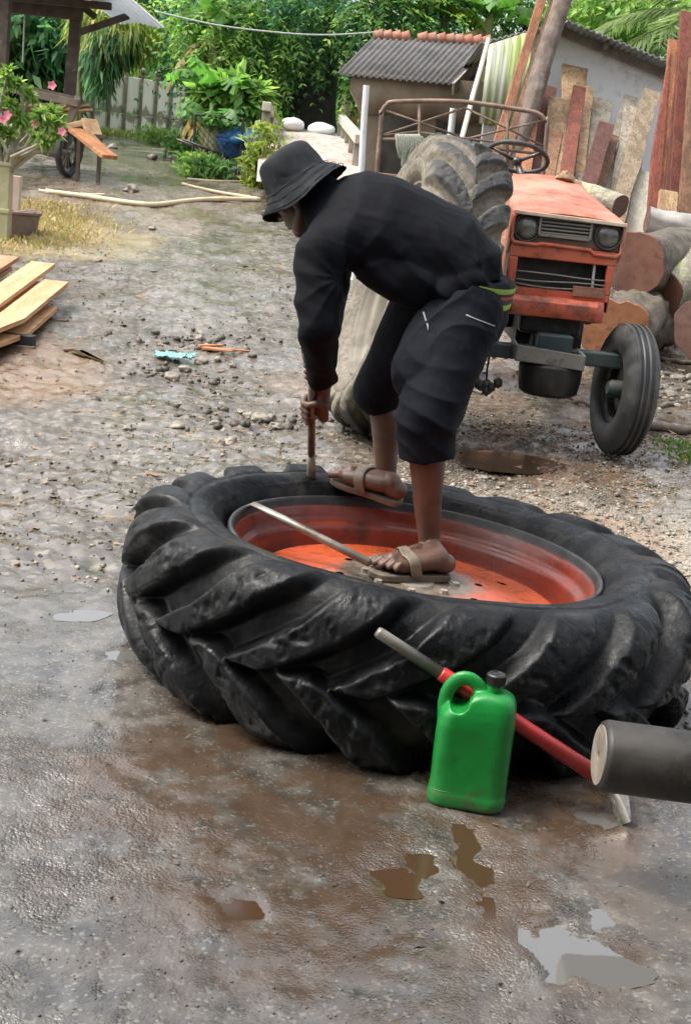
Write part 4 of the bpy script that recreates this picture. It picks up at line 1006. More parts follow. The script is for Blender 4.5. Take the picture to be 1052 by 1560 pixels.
cl = MB()
for k, (dx, dz) in enumerate(((0, 0), (.03, -.02), (-.03, -.015), (.07, .01), (-.055, .005), (.01, -.04))): cl.rock((-.36+dx, -.07, .335+dz), .032, 80+k, 1, 1.1)
cl.build('mud_clod', simple('wet_mud', (.03, .026, .022), (.07, .06, .048), 12, (.4, .7), .5), tr, True)
# front wheels
def front_wheel(x, yaw, nm='front_wheel'):
    c = V3((x, -.09, .385)); axd = V3((-math.cos(yaw), -math.sin(yaw), .03)).normalized(); M = V3((0, 0, 1)).rotation_difference(axd).to_matrix()
    root = None
    pf = [(.205, .070), (.225, .088), (.26, .098), (.30, .098), (.335, .088), (.358, .074), (.372, .062)]
    def groove(z): return [(.380, z+.009), (.372, z+.007), (.371, z-.007), (.380, z-.009)]
    pf += [(.378, .058)]+groove(.034)+[(.384, .018)]+groove(.0)+[(.384, -.018)]+groove(-.034)+[(.378, -.058)]
    pf += [(.372, -.062), (.358, -.074), (.335, -.088), (.30, -.098), (.26, -.098), (.225, -.088), (.205, -.070)]
    s = MB(); s.lathe(pf, 96, c, M); root = s.build('front_wheel', rubber, tr, True, angle=38)
    s = MB(); s.lathe([(.215, .074), (.205, .066), (.20, .05), (.17, .04), (.16, .0), (.16, -.04), (.20, -.05), (.205, -.066), (.215, -.074)], 64, c, M); s.lathe([(.0, -.02), (.06, -.02), (.08, .0), (.12, .012), (.165, .0)], 48, c, M); s.build('wheel_rim', black_iron, root, True, angle=40)
    s = MB(); s.lathe([(0, .10), (.035, .10), (.05, .08), (.055, .0), (0, 0)], 24, c, M); s.build('hub', teal, root, True, angle=40)
front_wheel(.435, R(8)); front_wheel(-.60, R(8))

# ================================================================== LOGS, LUMBER, RUBBLE (right)
def wood_end(name, a, b, ring, sc=26): 
    t = NT(name); n = t.noise(5, 6, .65); v = t.noise(2.2, 4, .6)
    col = t.mix(t.ramp(n, .3, .7), a, b); col = t.mix(t.ramp(t.noise(11, 6, .75), .50, .66, 0, .8), col, ring)
    return t.done(col, .75, t.bump(n, .3, .006))
endred = wood_end('red_heartwood_end', (.090, .034, .020), (.15, .062, .036), (.045, .02, .014))
endorange = wood_end('orange_heartwood_end', (.20, .075, .028), (.27, .115, .05), (.09, .036, .018))
enddark = wood_end('dark_log_end', (.075, .035, .026), (.12, .06, .042), (.04, .02, .018))
bt = NT('grey_bark'); _v = bt.voro(16, 'DISTANCE_TO_EDGE', bt.map((1, 1, 1))); _n = bt.noise(7, 6, .68); _c = bt.mix(bt.ramp(_n, .3, .7), (.15, .13, .095), (.29, .26, .195)); _c = bt.mix(bt.ramp(_v, .10, .0, 0, .7), _c, (.11, .095, .07)); _c = bt.mix(bt.ramp(bt.noise(3, 4, .6), .52, .66, 0, .5), _c, (.30, .34, .16))
bark = bt.done(_c, .85, bt.bump(_v, .6, .02, bt.bump(_n, .5, .015)))
barkdark = simple('dark_bark', (.045, .035, .025), (.115, .095, .07), 9, (.75, .9), .6, 16, .015, 0, (.12, .13, .06), 3, (.55, .7))
def log(name, label, p0, p1, r0, r1, bk_, end, group=None, seed=0, ir=.12):
    p0, p1 = V3(p0), V3(p1); d = (p1-p0).normalized(); a, b = frame(d); n, m = 44, 18; vs = []; q = random.Random(seed)
    for i in range(m+1):
        f = i/m; r = r0+(r1-r0)*f; c = p0.lerp(p1, f)+(a*mnoise.noise(V3((f*2.3, seed, 0)))+b*mnoise.noise(V3((f*2.1, 9, seed))))*r*.15
        for k in range(n):
            t = 2*PI*k/n; dv = a*math.cos(t)+b*math.sin(t); k2 = 1+ir*mnoise.fractal(V3((math.cos(t)*1.4+seed, math.sin(t)*1.4, f*3)), 1, 2, 3)
            vs.append(c+dv*r*k2)
    s = MB(); s.add(vs, [(i*n+k, i*n+(k+1) % n, (i+1)*n+(k+1) % n, (i+1)*n+k) for i in range(m) for k in range(n)])
    o = s.build(name, bk_, None, True)
    tag(o, label, 'log', group)
    for e, (i, dd) in enumerate(((0, -1), (m, 1))):
        cen = sum((vs[i*n+k] for k in range(n)), V3())/n; vv = [cen+d*dd*.008]
        for j in (.5, .97): vv += [cen+(vs[i*n+k]-cen)*j+d*dd*(.006+.004*mnoise.noise(vs[i*n+k]*9)*j) for k in range(n)]
        vv += [vs[i*n+k]*1. for k in range(n)]
        fs = [(0, 1+k, 1+(k+1) % n) for k in range(n)]
        for j in (0, 1): fs += [(1+j*n+k, 1+(j+1)*n+k, 1+(j+1)*n+(k+1) % n, 1+j*n+(k+1) % n) for k in range(n)]
        t = MB(); t.add(vv, fs); t.build('cut_end', end, o, False)
    return o
LG = 'logs heaped beside the tractor'
a = at(966, 402, 11.3); log('log', 'thick log with a dark red sawn face, just behind the tractor nose', a, a+V3((.9, 1.6, .05)), .27, .29, barkdark, endred, LG, 3)
a = at(1008, 452, 11.6); b = at(1150, 400, 12.6); log('log', 'big grey barked log lying right of the red faced one', a+V3((-.12, -.1, 0)), b, .31, .33, bark, endred, LG, 5)
a = at(1062, 500, 10.6); log('log', 'log end with a dark brown face at the right picture edge', a, a+V3((1.2, .9, 0)), .25, .27, bark, enddark, LG, 8)
a = at(945, 492, 10.6); log('log', 'split log with an orange sawn face low behind the front wheel', a+V3((-.02, 0, -.06)), a+V3((.5, 1.2, .0)), .27, .27, barkdark, endorange, LG, 11, .3)
b = at(860, 284, 10.0); a = at(944, 314, 9.6); log('log', 'short pale barked log lying above the others behind the hood', a, b, .085, .075, bark, enddark, LG, 14)
a = at(985, 336, 13.2); b = at(1075, 352, 13.2); log('log', 'smooth grey round log on top of the heap below the tall red boards', a, b, .13, .12, simple('smooth_grey_bark', (.20, .19, .175), (.31, .295, .27), 6, (.7, .9), .4), enddark, LG, 17)
a = at(1000, 560, 9.6); 
pine = wood('fresh_sawn_boards', (.62, .40, .21), (.70, .50, .29), (.42, .22, .10), 1., 'X')
for k in range(5):
    p0 = at(985, 374+k*10, 12.8); s = MB(); s.beam(p0, p0+V3((2.2, .0+.05*k, -.04)), .16+.02*k, .028, (0, 0, 1)) if 0 else s.beam(p0+V3((-.0*k, 0, 0)), p0+V3((2.2, .05, -.03)), .25, .036, (0, 0, 1))
    tag(s.build('board', pine, None, False, .003), 'one of the fresh orange boards stacked flat at the right picture edge', 'board', 'stacked fresh boards at the right edge')
s = MB(); p0 = at(985, 425, 12.8); s.beam(p0+V3((.1, 0, -.02)), p0+V3((2.2, 0, -.05)), .22, .3); tag(s.build('timber_bearer', barkdark, None), 'dark timber bearer under the stacked fresh boards', 'timber')

# boards leaning on the shed wall
RED = wood('red_hardwood', (.17, .040, .022), (.235, .070, .036), (.085, .022, .015)); ORG = wood('orange_hardwood', (.30, .115, .045), (.38, .165, .075), (.16, .06, .028))
TAN = wood('tan_slab_wood', (.31, .20, .10), (.40, .275, .155), (.15, .08, .04)); GREY = wood('weathered_grey_wood', (.23, .20, .155), (.33, .295, .235), (.13, .105, .075)); BRN = wood('brown_hardwood', (.15, .072, .035), (.22, .115, .058), (.07, .032, .018))
DRK = wood('dark_red_hardwood', (.095, .030, .020), (.14, .046, .030), (.05, .018, .013)); PALE = wood('pale_ply', (.45, .42, .33), (.52, .49, .40), (.34, .30, .22))
WTAN = wood('weathered_tan_slab', (.22, .165, .105), (.31, .245, .165), (.12, .08, .05))
BG = 'boards leaning on the shed wall'
def lean(bx, by, tx_, ty_, wpx, mat, label, Yb=15.3, Yt=16.55, live=.0, th=.045, seed=0, top='flat'):
    p0, p1 = at(bx, by, Yb), at(tx_, ty_, Yt); gzb = tz(p0.x, p0.y); d = p1-p0
    if p0.z > gzb: p0 = p0+d*((gzb-p0.z)/d.z)
    d = (p1-p0); L = d.length; d.normalize(); wv = V3((1, .12, 0)); wv = (wv-d*wv.dot(d)).normalized(); nv = wv.cross(d).normalized()
    W = wpx/2000*Yb*1.03; m = 26; s = MB(); vs = []
    for i in range(m+1):
        f = i/m; e0 = live*mnoise.fractal(V3((f*L*2.2, seed*3.1, 1)), 1, 2, 3); e1 = live*mnoise.fractal(V3((f*L*2.2, seed*5.7, 7)), 1, 2, 3); bow = .012*mnoise.noise(V3((f*1.5, seed, 3)))*L
        c = p0+d*(f*L)+nv*bow; off0 = off1 = 0
        if top == 'point': kk = max(0, (f-.55)/.45); off0 = kk*.85*W
        if i == m: c2 = .06*W*mnoise.noise(V3((seed, 2, 2)))
        tw = .97+.06*mnoise.noise(V3((f*4, seed, 9)))
        l = c-wv*(W/2*(tw)+e0-off0); r = c+wv*(W/2*tw+e1-off1); skew = .10*W*mnoise.noise(V3((seed*1.7, 4, 4)))*(i == m)
        for p, sk in ((l, skew), (r, -skew)):
            vs += [p-nv*th/2+d*sk, p+nv*th/2+d*sk]
    fs = []
    for i in range(m):
        a0, b0 = i*4, (i+1)*4; fs += [(a0, b0, b0+2, a0+2), (a0+1, a0+3, b0+3, b0+1), (a0, a0+1, b0+1, b0), (a0+2, b0+2, b0+3, a0+3)]
    fs += [(0, 2, 3, 1), (m*4, m*4+1, m*4+3, m*4+2)]
    s.add([v-p0 for v in vs], fs); o = s.build('board', mat, None, False, .004); o.location = p0
    return tag(o, label, 'board', BG)
lean(728, 312, 832, -25, 13, ORG, 'longest orange beam crossing before the mossy sheet, outer of the pair', 15.0, 16.3, .004, .09, 1)
lean(744, 312, 858, -40, 14, BRN, 'long brown beam lying close against the outer orange beam', 15.05, 16.4, .004, .09, 2)
lean(776, 262, 822, 106, 33, BRN, 'broad brown slab with a rounded top, under the dark round pole', 15.3, 16.2, .015, .06, 4)
lean(792, 280, 806, 180, 26, ORG, 'orange board seen through the steering wheel', 15.0, 15.8, .006, .04, 41)
lean(812, 262, 838, 132, 20, DRK, 'narrow dark red board between the brown slab and the pale tan slab', 15.4, 16.4, .01, .04, 5)
lean(835, 262, 846, 200, 20, BRN, 'short brown board low between the dark red board and the tan slab', 15.25, 15.7, .01, .04, 51)
lean(868, 230, 874, 104, 40, TAN, 'pale tan slab with dark stripes, topmost of the middle cluster', 15.75, 16.75, .018, .05, 6)
lean(842, 262, 853, 152, 36, TAN, 'tan slab with a square top left of the red board', 15.3, 16.1, .012, .05, 7)
lean(862, 268, 882, 133, 20, RED, 'smooth red board standing upright right of the square topped tan slab', 15.2, 16.1, .003, .04, 8)
lean(882, 268, 896, 134, 14, TAN, 'thin pale edge strip beside the smooth red board', 15.35, 16.4, .008, .04, 9)
lean(890, 272, 922, 152, 26, GREY, 'grey weathered board with a slanted top against the white wall', 15.35, 16.5, .006, .04, 10)
lean(893, 290, 923, 188, 24, DRK, 'short dark red board leaning before the grey one', 15.0, 15.8, .006, .04, 11)
lean(905, 300, 934, 205, 18, BRN, 'narrow brown offcut low behind the short dark red board', 15.25, 15.9, .012, .04, 61)
lean(826, 262, 838, 170, 16, DRK, 'thin dark board showing beside the square topped tan slab', 15.5, 16.2, .008, .04, 62)
lean(958, 320, 972, 190, 20, BRN, 'brown rough slab behind the two crossing slabs', 15.6, 16.5, .02, .04, 63)
lean(899, 262, 908, 150, 14, WTAN, 'thin weathered strip between the pale edge strip and the grey board', 15.5, 16.5, .01, .03, 64)
lean(915, 300, 961, 146, 22, GREY, 'pale grey wavy edged slab, left of the two crossing slabs', 15.4, 16.6, .022, .04, 12)
lean(938, 312, 962, 165, 24, GREY, 'pale grey rough slab between two wavy edged slabs', 15.3, 16.3, .02, .04, 13)
lean(942, 315, 993, 140, 26, WTAN, 'tan wavy edged slab leaning right of the pale grey slabs', 15.2, 16.4, .026, .05, 14)
lean(972, 330, 984, 262, 34, PALE, 'low pale sheet of plywood beside the tall red boards', 15.3, 15.7, .002, .02, 15)
lean(992, 336, 1012, 80, 17, RED, 'tall red board with a pointed top, first of the tall row', 14.6, 15.4, .004, .05, 16, 'point')
lean(1004, 336, 1024, 62, 15, ORG, 'tall orange red board, second of the tall row', 14.65, 15.5, .004, .05, 17)
lean(1013, 336, 1038, 66, 13, DRK, 'tall dark narrow board between brighter red ones', 14.6, 15.5, .004, .05, 18)
lean(1026, 338, 1046, 18, 21, RED, 'tallest red board at the right picture edge', 14.55, 15.6, .004, .05, 19)
lean(1043, 342, 1062, 90, 26, BRN, 'broad brown board cut by the right picture edge', 14.4, 15.2, .004, .05, 20)
lean(1012, 346, 1018, 292, 28, TAN, 'short tan offcut standing before the tall red boards', 14.2, 14.4, .012, .05, 21)
# round dark pole
p0, p1 = at(788, 215, 15.5), at(866, -30, 16.2)
p0 = p0+(p1-p0)*((tz(p0.x, p0.y)-p0.z)/(p1.z-p0.z))
log('log_pole', 'dark round pole rising behind the brown slab past the roof edge', p0, p1, .13, .105, simple('dark_pole_bark', (.09, .065, .05), (.18, .14, .115), 7, (.7, .9), .5, None, .006, 0, (.26, .22, .19), 4, (.58, .72)), enddark, None, 23)

# debris, sticks and bark by the right front wheel
st_m = simple('rotten_wood', (.075, .062, .048), (.16, .135, .105), 8, (.7, .9), .6, None, .006)
for k, (a0, b0, r_, lab) in enumerate([((985, 655), (1075, 668), .032, 'dark wet pole lying on the ground right of the front wheel'), ((1000, 545), (1075, 558), .022, 'thin dark branch on the rubble right of the wheel'), ((1010, 570), (1060, 576), .018, 'short stick lying across the rubble'), ((1005, 620), (1070, 610), .016, 'thin bent stick near the right picture edge'), ((858, 612), (905, 622), .012, 'short dark stick under the tractor nose'), ((700, 588), (735, 600), .010, 'dark twig on the ground below the front axle')]):
    p, q_ = ground_at(*a0), ground_at(*b0); s = MB(); pts = []
    for i in range(9):
        c = p.lerp(q_, i/8); pts.append(V3((c.x, c.y+.02*mnoise.noise(V3((i*.6, k, 0))), gz(c.x, c.y)+r_*.8+.006*mnoise.noise(V3((i*.8, k, 5))))))
    s.tube(pts, [r_*(1+.25*mnoise.noise(V3((i, k, 2)))) for i in range(9)], 9); tag(s.build('stick', st_m, None, True), lab, 'stick', 'sticks on the ground')

p = at(862, 276, 9.0); s = MB(); s.rock((0, 0, 0), .10, 77, 3, .45, .7); o = s.build('wood_chunk', TAN, None, True, angle=35); o.location = p; tag(o, 'pale broken chunk of wood lying on the rear of the tractor hood', 'wood chunk')
# ================================================================== SHED AND OPEN STORE (right background)
wl = NT('stained_white_wall'); _n = wl.noise(1.3, 6, .65); _n2 = wl.noise(9, 5, .65); _c = wl.mix(wl.ramp(_n, .3, .7), (.70, .73, .75), (.80, .81, .81)); _c = wl.mix(wl.ramp(wl.noise(1.05, 6, .72, wl.map((1, 1, 1), loc=(.2, 0, .45))), .56, .70, 0, .7), _c, (.34, .34, .31)); _c = wl.mix(wl.ramp(_n2, .62, .72, 0, .4), _c, (.40, .40, .38))
whitewall = wl.done(_c, .85, wl.bump(_n2, .2, .01))
zinc = simple('grey_zinc', (.28, .29, .29), (.40, .41, .40), 3, (.4, .6), .15, None, .003, .5, (.20, .16, .12), 3, (.56, .72))
ms = NT('mossy_corrugated_sheet'); _x, _y, _z = ms.sep(); _s = ms.noise(1.2, 5, .65, ms.map((6, 6, .7))); _c = ms.mix(ms.ramp(_s, .35, .65), (.50, .52, .44), (.34, .42, .12)); _c = ms.mix(ms.ramp(ms.noise(2, 5, .7), .55, .7, 0, .6), _c, (.20, .26, .07)); mossy = ms.done(_c, .75, ms.bump(_s, .2, .01))
shed = thing('shed', 'white walled timber shed with a shallow metal roof and one mossy corrugated side', 'shed', (2.4, 17.2, tz(2.4, 17.2)))
L_ = lambda p: V3(p)-shed.location
YW = 17.0
pk, re, le = at(858, 44, YW), at(1012, 108, YW), at(806, 50, YW)
zg = tz(2.5, YW)-.2
def prism(s, outline, dy):
    """vertical wall: outline of (x,z) at YW given thickness dy"""
    n = len(outline); vs = [L_((x, YW, z)) for x, z in outline]+[L_((x, YW+dy, z)) for x, z in outline]
    s.add(vs, [tuple(range(n)), tuple(reversed(range(n, 2*n)))]+[(i, (i+1) % n, n+(i+1) % n, n+i) for i in range(n)])
s = MB(); prism(s, [(le.x, zg), (re.x, zg), (re.x, re.z-.05), (pk.x, pk.z-.05), (le.x, le.z-.02)], .15); s.build('wall', whitewall, shed, False, .01)
# roof sheets, corrugated, running back
def sheet(s, A, B, back, wave=.0, nw=60, th=.012, wl_=.076, lift=.0):
    """corrugated sheet from edge A-B swept along `back`; ridges run along the sweep"""
    A, B, back = V3(A), V3(B), V3(back); d = (B-A); nrm = d.cross(back).normalized(); nrm = nrm if nrm.z > 0 else -nrm; n = max(4, int(d.length/wl_*6)) if wave else 4
    vs = []
    for t in (0, 1):
        for k in range(n+1): p = A+d*(k/n)+nrm*(wave*math.sin(2*PI*k/n*d.length/wl_))+back*t; vs += [p, p-nrm*th]
    m = (n+1)*2; fs = []
    for k in range(n): a0 = k*2; fs += [(a0, a0+2, m+a0+2, m+a0), (a0+1, m+a0+1, m+a0+3, a0+3), (a0, a0+1, a0+3, a0+2), (m+a0, m+a0+2, m+a0+3, m+a0+1)]
    fs += [(0, m, m+1, 1), (n*2, n*2+1, m+n*2+1, m+n*2)]
    s.add(vs, fs)
s = MB(); ov = V3((0, -.55, 0)); sheet(s, L_(pk)+ov+V3((-.02, 0, .03)), L_(re)+ov+V3((.35, 0, -.06)), V3((0, 4.5, 0)), .012); sheet(s, L_(pk)+ov+V3((-.0, 0, .04)), L_((1.0, YW, at(738, 70, YW).z))+ov+V3((0, .3, .0)), V3((0, 4.2, 0)), .012); s.build('roof', zinc, shed, True, angle=50)
s = MB(); s.beam(L_(pk)+V3((-.05, -.1, -.04)), L_(re)+V3((.2, -.1, -.11)), .06, .10); s.beam(L_(pk)+V3((.5, -.3, -.17)), L_(pk)+V3((.5, .0, -.17)), .05, .08); s.build('rafter', simple('grey_rafter', (.16, .14, .115), (.24, .21, .175), 8), shed)
m0, m1 = at(744, 68, 16.4), at(812, 46, 16.4); s = MB(); w0 = at(738, 186, 16.4)
nn = int((m1.x-m0.x)/.016); vs = []; 
for k in range(nn+1):
    f = k/nn; x = m0.x+(m1.x-m0.x)*f; y = 16.4+.55*f*0+.014*math.sin(x*2*PI/.09)
    vs += [L_((x, y, w0.z-.02)), L_((x, y, m0.z+(m1.z-m0.z)*f)), L_((x, y+.006, w0.z-.02)), L_((x, y+.006, m0.z+(m1.z-m0.z)*f))]
s.add(vs, [q for k in range(nn) for q in ((k*4, k*4+4, k*4+5, k*4+1), (k*4+2, k*4+3, k*4+7, k*4+6), (k*4+1, k*4+5, k*4+7, k*4+3), (k*4, k*4+2, k*4+6, k*4+4))]); s.build('mossy_cladding', mossy, shed, True)
s = MB(); q = at(742, 215, 16.5); s.beam(L_((q.x, 16.5, zg)), L_((q.x, 16.5, w0.z+.2)), .16, .16); s.build('post', simple('grey_post', (.22, .215, .19), (.32, .31, .28), 7, (.7, .9), .3), shed, False, .01)

# open store with dark corrugated roof and red ridge tiles
roofd = NT('dark_cement_roof'); _n = roofd.noise(2.2, 6, .7); _n2 = roofd.noise(13, 4, .65); _c = roofd.mix(roofd.ramp(_n, .3, .7), (.052, .050, .050), (.105, .10, .095)); _c = roofd.mix(roofd.ramp(_n2, .58, .7, 0, .5), _c, (.17, .165, .15)); roofmat = roofd.done(_c, .8, roofd.bump(_n2, .2, .01))
conc = simple('stained_concrete_beam', (.13, .10, .065), (.20, .16, .11), 2.5, (.75, .9), .3, None, .01, 0, (.13, .11, .085), 1.6, (.5, .66))
ost = thing('open_store', 'open sided store with a dark corrugated roof and red ridge tiles behind the tube frame', 'shelter', (.2, 20.3, tz(.2, 20.3)))
O_ = lambda p: V3(p)-ost.location
eL, eR, rL, rR = at(512, 112, 19.3), at(688, 128, 19.0), at(568, 56, 21.2), at(745, 66, 20.9)
s = MB(); d = eR-eL; nw = int(d.length/.085*6); vs = []; nv_ = d.cross(rL-eL).normalized(); nv_ = nv_ if nv_.z > 0 else -nv_
for k in range(nw+1):
    f = k/nw; wv_ = .017*math.sin(2*PI*f*d.length/.085)
    for e_, (A, B) in enumerate(((eL, eR), (rL, rR))): p = A.lerp(B, f)+nv_*wv_; vs += [O_(p), O_(p-nv_*.012)]
s.add(vs, [q for k in range(nw) for q in ((k*4, k*4+4, k*4+6, k*4+2), (k*4+1, k*4+3, k*4+7, k*4+5), (k*4, k*4+1, k*4+5, k*4+4))]); s.build('roof', roofmat, ost, True)
s = MB(); bkv = V3((0, 2.2, -.9)); vs = [O_(rL), O_(rR), O_(rR)+bkv, O_(rL)+bkv]; vs += [v-V3((0, 0, .03)) for v in vs]; s.hexa(vs); s.build('rear_roof', roofmat, ost)
s = MB(); nt = 13
tiles = simple('red_clay_tile', (.21, .075, .045), (.30, .125, .08), 6, (.7, .9), .3, None, .006, 0, (.22, .17, .12), 4, (.54, .68))
for k in range(nt):
    if k in (4,): continue
    f = (k+.1)/nt; p = O_(rL.lerp(rR, f)); d2 = (rR-rL)/nt*1.08; s.tube([p+V3((0, 0, .0)), p+d2*.5+V3((0, 0, .012)), p+d2+V3((0, 0, .03))], [.085, .092, .10], 12)
s.build('ridge_tile', tiles, ost, True, angle=45)
s = MB(); s.beam(O_(rR)+V3((.05, -.02, -.07)), O_(eR)+V3((.02, -.04, -.07)), .035, .16); s.build('fascia', simple('grey_board', (.17, .15, .125), (.25, .225, .19), 8, (.7, .9), .3), ost)
# water trough: a stained concrete band with a bellied underside
b0, b1 = at(534, 134, 19.6), at(738, 150, 19.4); s = MB()
N = 36; pr = [(-.25, .20), (-.27, -.10), (-.22, -.26), (-.05, -.36), (.15, -.36), (.25, -.2), (.25, .20)]; vs = []
for k in range(N+1):
    f = k/N; p = O_(b0.lerp(b1, f)); sc2 = .85+.18*abs(math.sin(f*PI*3.1)); e2 = min(1, (f+.02)*9)
    for (y, z) in pr: vs.append(p+V3((0, y, z if z > 0 else z*sc2*e2)))
k_ = len(pr); s.add(vs, [(i*k_+j, i*k_+(j+1) % k_, (i+1)*k_+(j+1) % k_, (i+1)*k_+j) for i in range(N) for j in range(k_)]+[tuple(range(k_)), tuple(reversed([N*k_+j for j in range(k_)]))])
s.build('tank', conc, ost, True, angle=50)
for (px_, pb) in ((572, 262), (655, 262), (728, 262)):
    p = at(px_, 160, 19.6); s = MB(); g_ = tz(p.x, 19.6)-.1; s.beam(O_((p.x, 19.6, g_)), O_((p.x, 19.6, p.z+.1)), .22, .2); s.build('pillar', conc, ost, False, .01)
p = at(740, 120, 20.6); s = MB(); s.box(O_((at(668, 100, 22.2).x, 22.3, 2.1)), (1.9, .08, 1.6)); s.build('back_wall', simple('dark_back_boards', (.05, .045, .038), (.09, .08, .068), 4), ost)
# junk under the store
jm = simple('brown_crate', (.20, .10, .06), (.30, .17, .10), 6, (.6, .8), .4)
for k, (px, py, sz2, mt, nm, lab) in enumerate([(596, 232, (.35, .3, .5), jm, 'wooden_crate', 'brown wooden crate under the dark roofed store'), (560, 225, (.28, .3, .45), simple('rust_drum', (.16, .06, .035), (.24, .10, .06), 6), 'metal_box', 'rusty metal box beside the white pole'), (640, 250, (.5, .3, .25), conc, 'concrete_block', 'pale stained block below the tube frame')]):
    p = at(px, py, 18.2); g_ = tz(p.x, p.y); s = MB(); s.box((0, 0, sz2[2]/2), sz2)
    for q in range(3): s.box((0, -sz2[1]/2-.012, sz2[2]*(.2+.3*q)), (sz2[0]*.98, .02, sz2[2]*.18))
    o = s.build(nm, mt, None, False, .008); o.location = (p.x, p.y, g_); o.rotation_euler = (0, 0, .2*k); tag(o, lab, 'crate' if k == 0 else 'box')

# ------------------------------------------------------------------ tube frame, rope, poles
rust = simple('rusty_tube', (.13, .085, .06), (.24, .165, .12), 10, (.5, .75), .3, None, .002, .3, (.30, .24, .19), 5, (.56, .7))
YF = 11.2
tf = thing('tube_frame', 'rusty bent tube frame with crossed braces standing behind the pale wheel', 'frame', (.6, YF, tz(.6, YF)))
F_ = lambda px, py, Y=YF: at(px, py, Y)-tf.location
def smoothp(pts, n=40):
    P3 = np.array([list(p) for p in pts]); out = []
    for i in range(len(P3)-1):
        p0, p1, p2, p3 = P3[max(i-1, 0)], P3[i], P3[i+1], P3[min(i+2, len(P3)-1)]
        for f in np.linspace(0, 1, max(2, n//len(P3)), endpoint=False): out.append(V3(.5*((2*p1)+(p2-p0)*f+(2*p0-5*p1+4*p2-p3)*f*f+(3*p1-p0-3*p2+p3)*f**3)))
    return out+[V3(P3[-1])]
g_ = -.02; lft, rgt = F_(578, 262), F_(832, 290)
s = MB(); s.tube(smoothp([V3((lft.x, lft.y, g_)), F_(579, 200), F_(580, 175), F_(588, 161), F_(605, 155), F_(700, 155), F_(790, 167), F_(818, 173), F_(829, 185), F_(831, 215), V3((rgt.x, rgt.y, g_))], 70), .019, 10); s.build('outer_tube', rust, tf, True)
s = MB()
for a, b in (((581, 166), (700, 208)), ((582, 206), (708, 164)), ((708, 164), (826, 222)), ((708, 212), (826, 184)), ((581, 206), (640, 200)), ((640, 202), (832, 226))): s.tube([F_(*a), F_(*b)], .009, 8)
s.build('brace', rust, tf, True)
s = MB()
for px in (638, 772): s.tube([F_(px, 158 if px < 700 else 166), F_(px, 262)], .013, 8)
s.tube([F_(580, 212), F_(640, 212), F_(832, 236)], .013, 8); s.build('upright', rust, tf, True)
ropem = simple('faded_green_rope', (.20, .22, .17), (.32, .33, .27), 60, (.8, .95), .6)
s = MB()
for k in range(11):
    x0 = 603+k*3.4; dx = random.uniform(-3, 3); y1 = random.uniform(236, 268); s.tube(smoothp([F_(x0, 210, YF-.05), F_(x0+1, 207, YF-.08), F_(x0+3+dx*.3, 225, YF-.09), F_(612+dx+k*1.2, y1, YF-.07), F_(622+dx, y1-6, YF-.07), F_(x0+7, 222, YF-.06), F_(x0+4, 208, YF-.05)], 36), .014, 6)
o = s.build('rope_bundle', ropem, None, True); o.location = tf.location; tag(o, 'faded green rope hanging in loops from the tube frame', 'rope')
def pole(name, a, b, r, mat, label, cat, group=None, to_ground=True):
    a, b = V3(a), V3(b)
    if to_ground: g2 = tz(a.x, a.y); a = a+(b-a)*((g2-.05-a.z)/(b.z-a.z))
    s = MB(); m = 8; s.tube([a.lerp(b, i/m)+V3((.008*mnoise.noise(V3((i*.7, a.x, 0))), 0, 0)) for i in range(m+1)], [r*(1-.1*i/m) for i in range(m+1)], 10); return tag(s.build(name, mat, None, True, angle=50), label, cat, group)
pole('post', at(550, 250, 13), at(558, 130, 13), .033, simple('white_pipe', (.55, .56, .55), (.66, .67, .66), 6, (.4, .6), .2, None, .002, 0, (.35, .33, .28), 5, (.57, .72)), 'slim white post standing behind the man\'s back', 'post')
pole('stick_pole', at(702, 215, 14.2), at(743, 60, 15.4), .03, simple('pale_pole', (.42, .37, .29), (.52, .46, .38), 9), 'thin pale pole leaning on the roof edge of the open store', 'pole')
pole('post', at(685, 215, 18.5), at(690, 165, 18.5), .05, bpy.data.materials['white_pipe'], 'short pale pipe standing under the dark roofed store', 'post')

# ================================================================== BRIDGE, FENCE, LEFT SIDE
oldwood = simple('old_grey_rail', (.22, .19, .15), (.36, .32, .26), 7, (.75, .9), .4, None, .006, 0, (.12, .10, .075), 4, (.55, .7))
def railing(p, q, n, h, label):
    p, q = V3(p), V3(q); o = thing('bridge_railing', label, 'railing', (p.x, p.y, tz(p.x, p.y)))
    o_ = lambda v: V3(v)-o.location; dn = V3((0, 0, h))
    s = MB(); s.beam(o_(p), o_(q), .13, .13); s.build('rail', simple('pale_rail', (.40, .37, .30), (.52, .48, .40), 7) if 'pale_rail' not in bpy.data.materials else bpy.data.materials['pale_rail'], o, False, .01)
    for k in range(n):
        c = p.lerp(q, (k+.15)/(n-.7)); s = MB(); s.beam(o_(c)-dn, o_(c)-V3((0, 0, .07)), .12, .12); s.build('post', oldwood, o, False, .01)
railing(at(406, 162, 20), at(420, 190, 24), 4, .95, 'weathered railing on the left side of the bridge, above the man\'s hat')
railing(at(547, 212, 19.5), at(520, 180, 24), 5, .85, 'weathered railing on the right side of the bridge, beside the open store')
s = MB(); vs = []
for Y in (18, 20, 22, 25, 30):
    a, b = at(408 if Y > 20 else 395, 222, Y), at(548, 228, Y); zt = {18: 1.28, 20: 1.72, 22: 2.02, 25: 2.22, 30: 2.28}[Y]; a.z = b.z = zt; vs += [a, a.lerp(b, .5)+V3((0, 0, .05)), b]
k_ = 3; s.add(vs, [(i*3+j, i*3+j+1, i*3+j+4, i*3+j+3) for i in range(4) for j in range(2)])
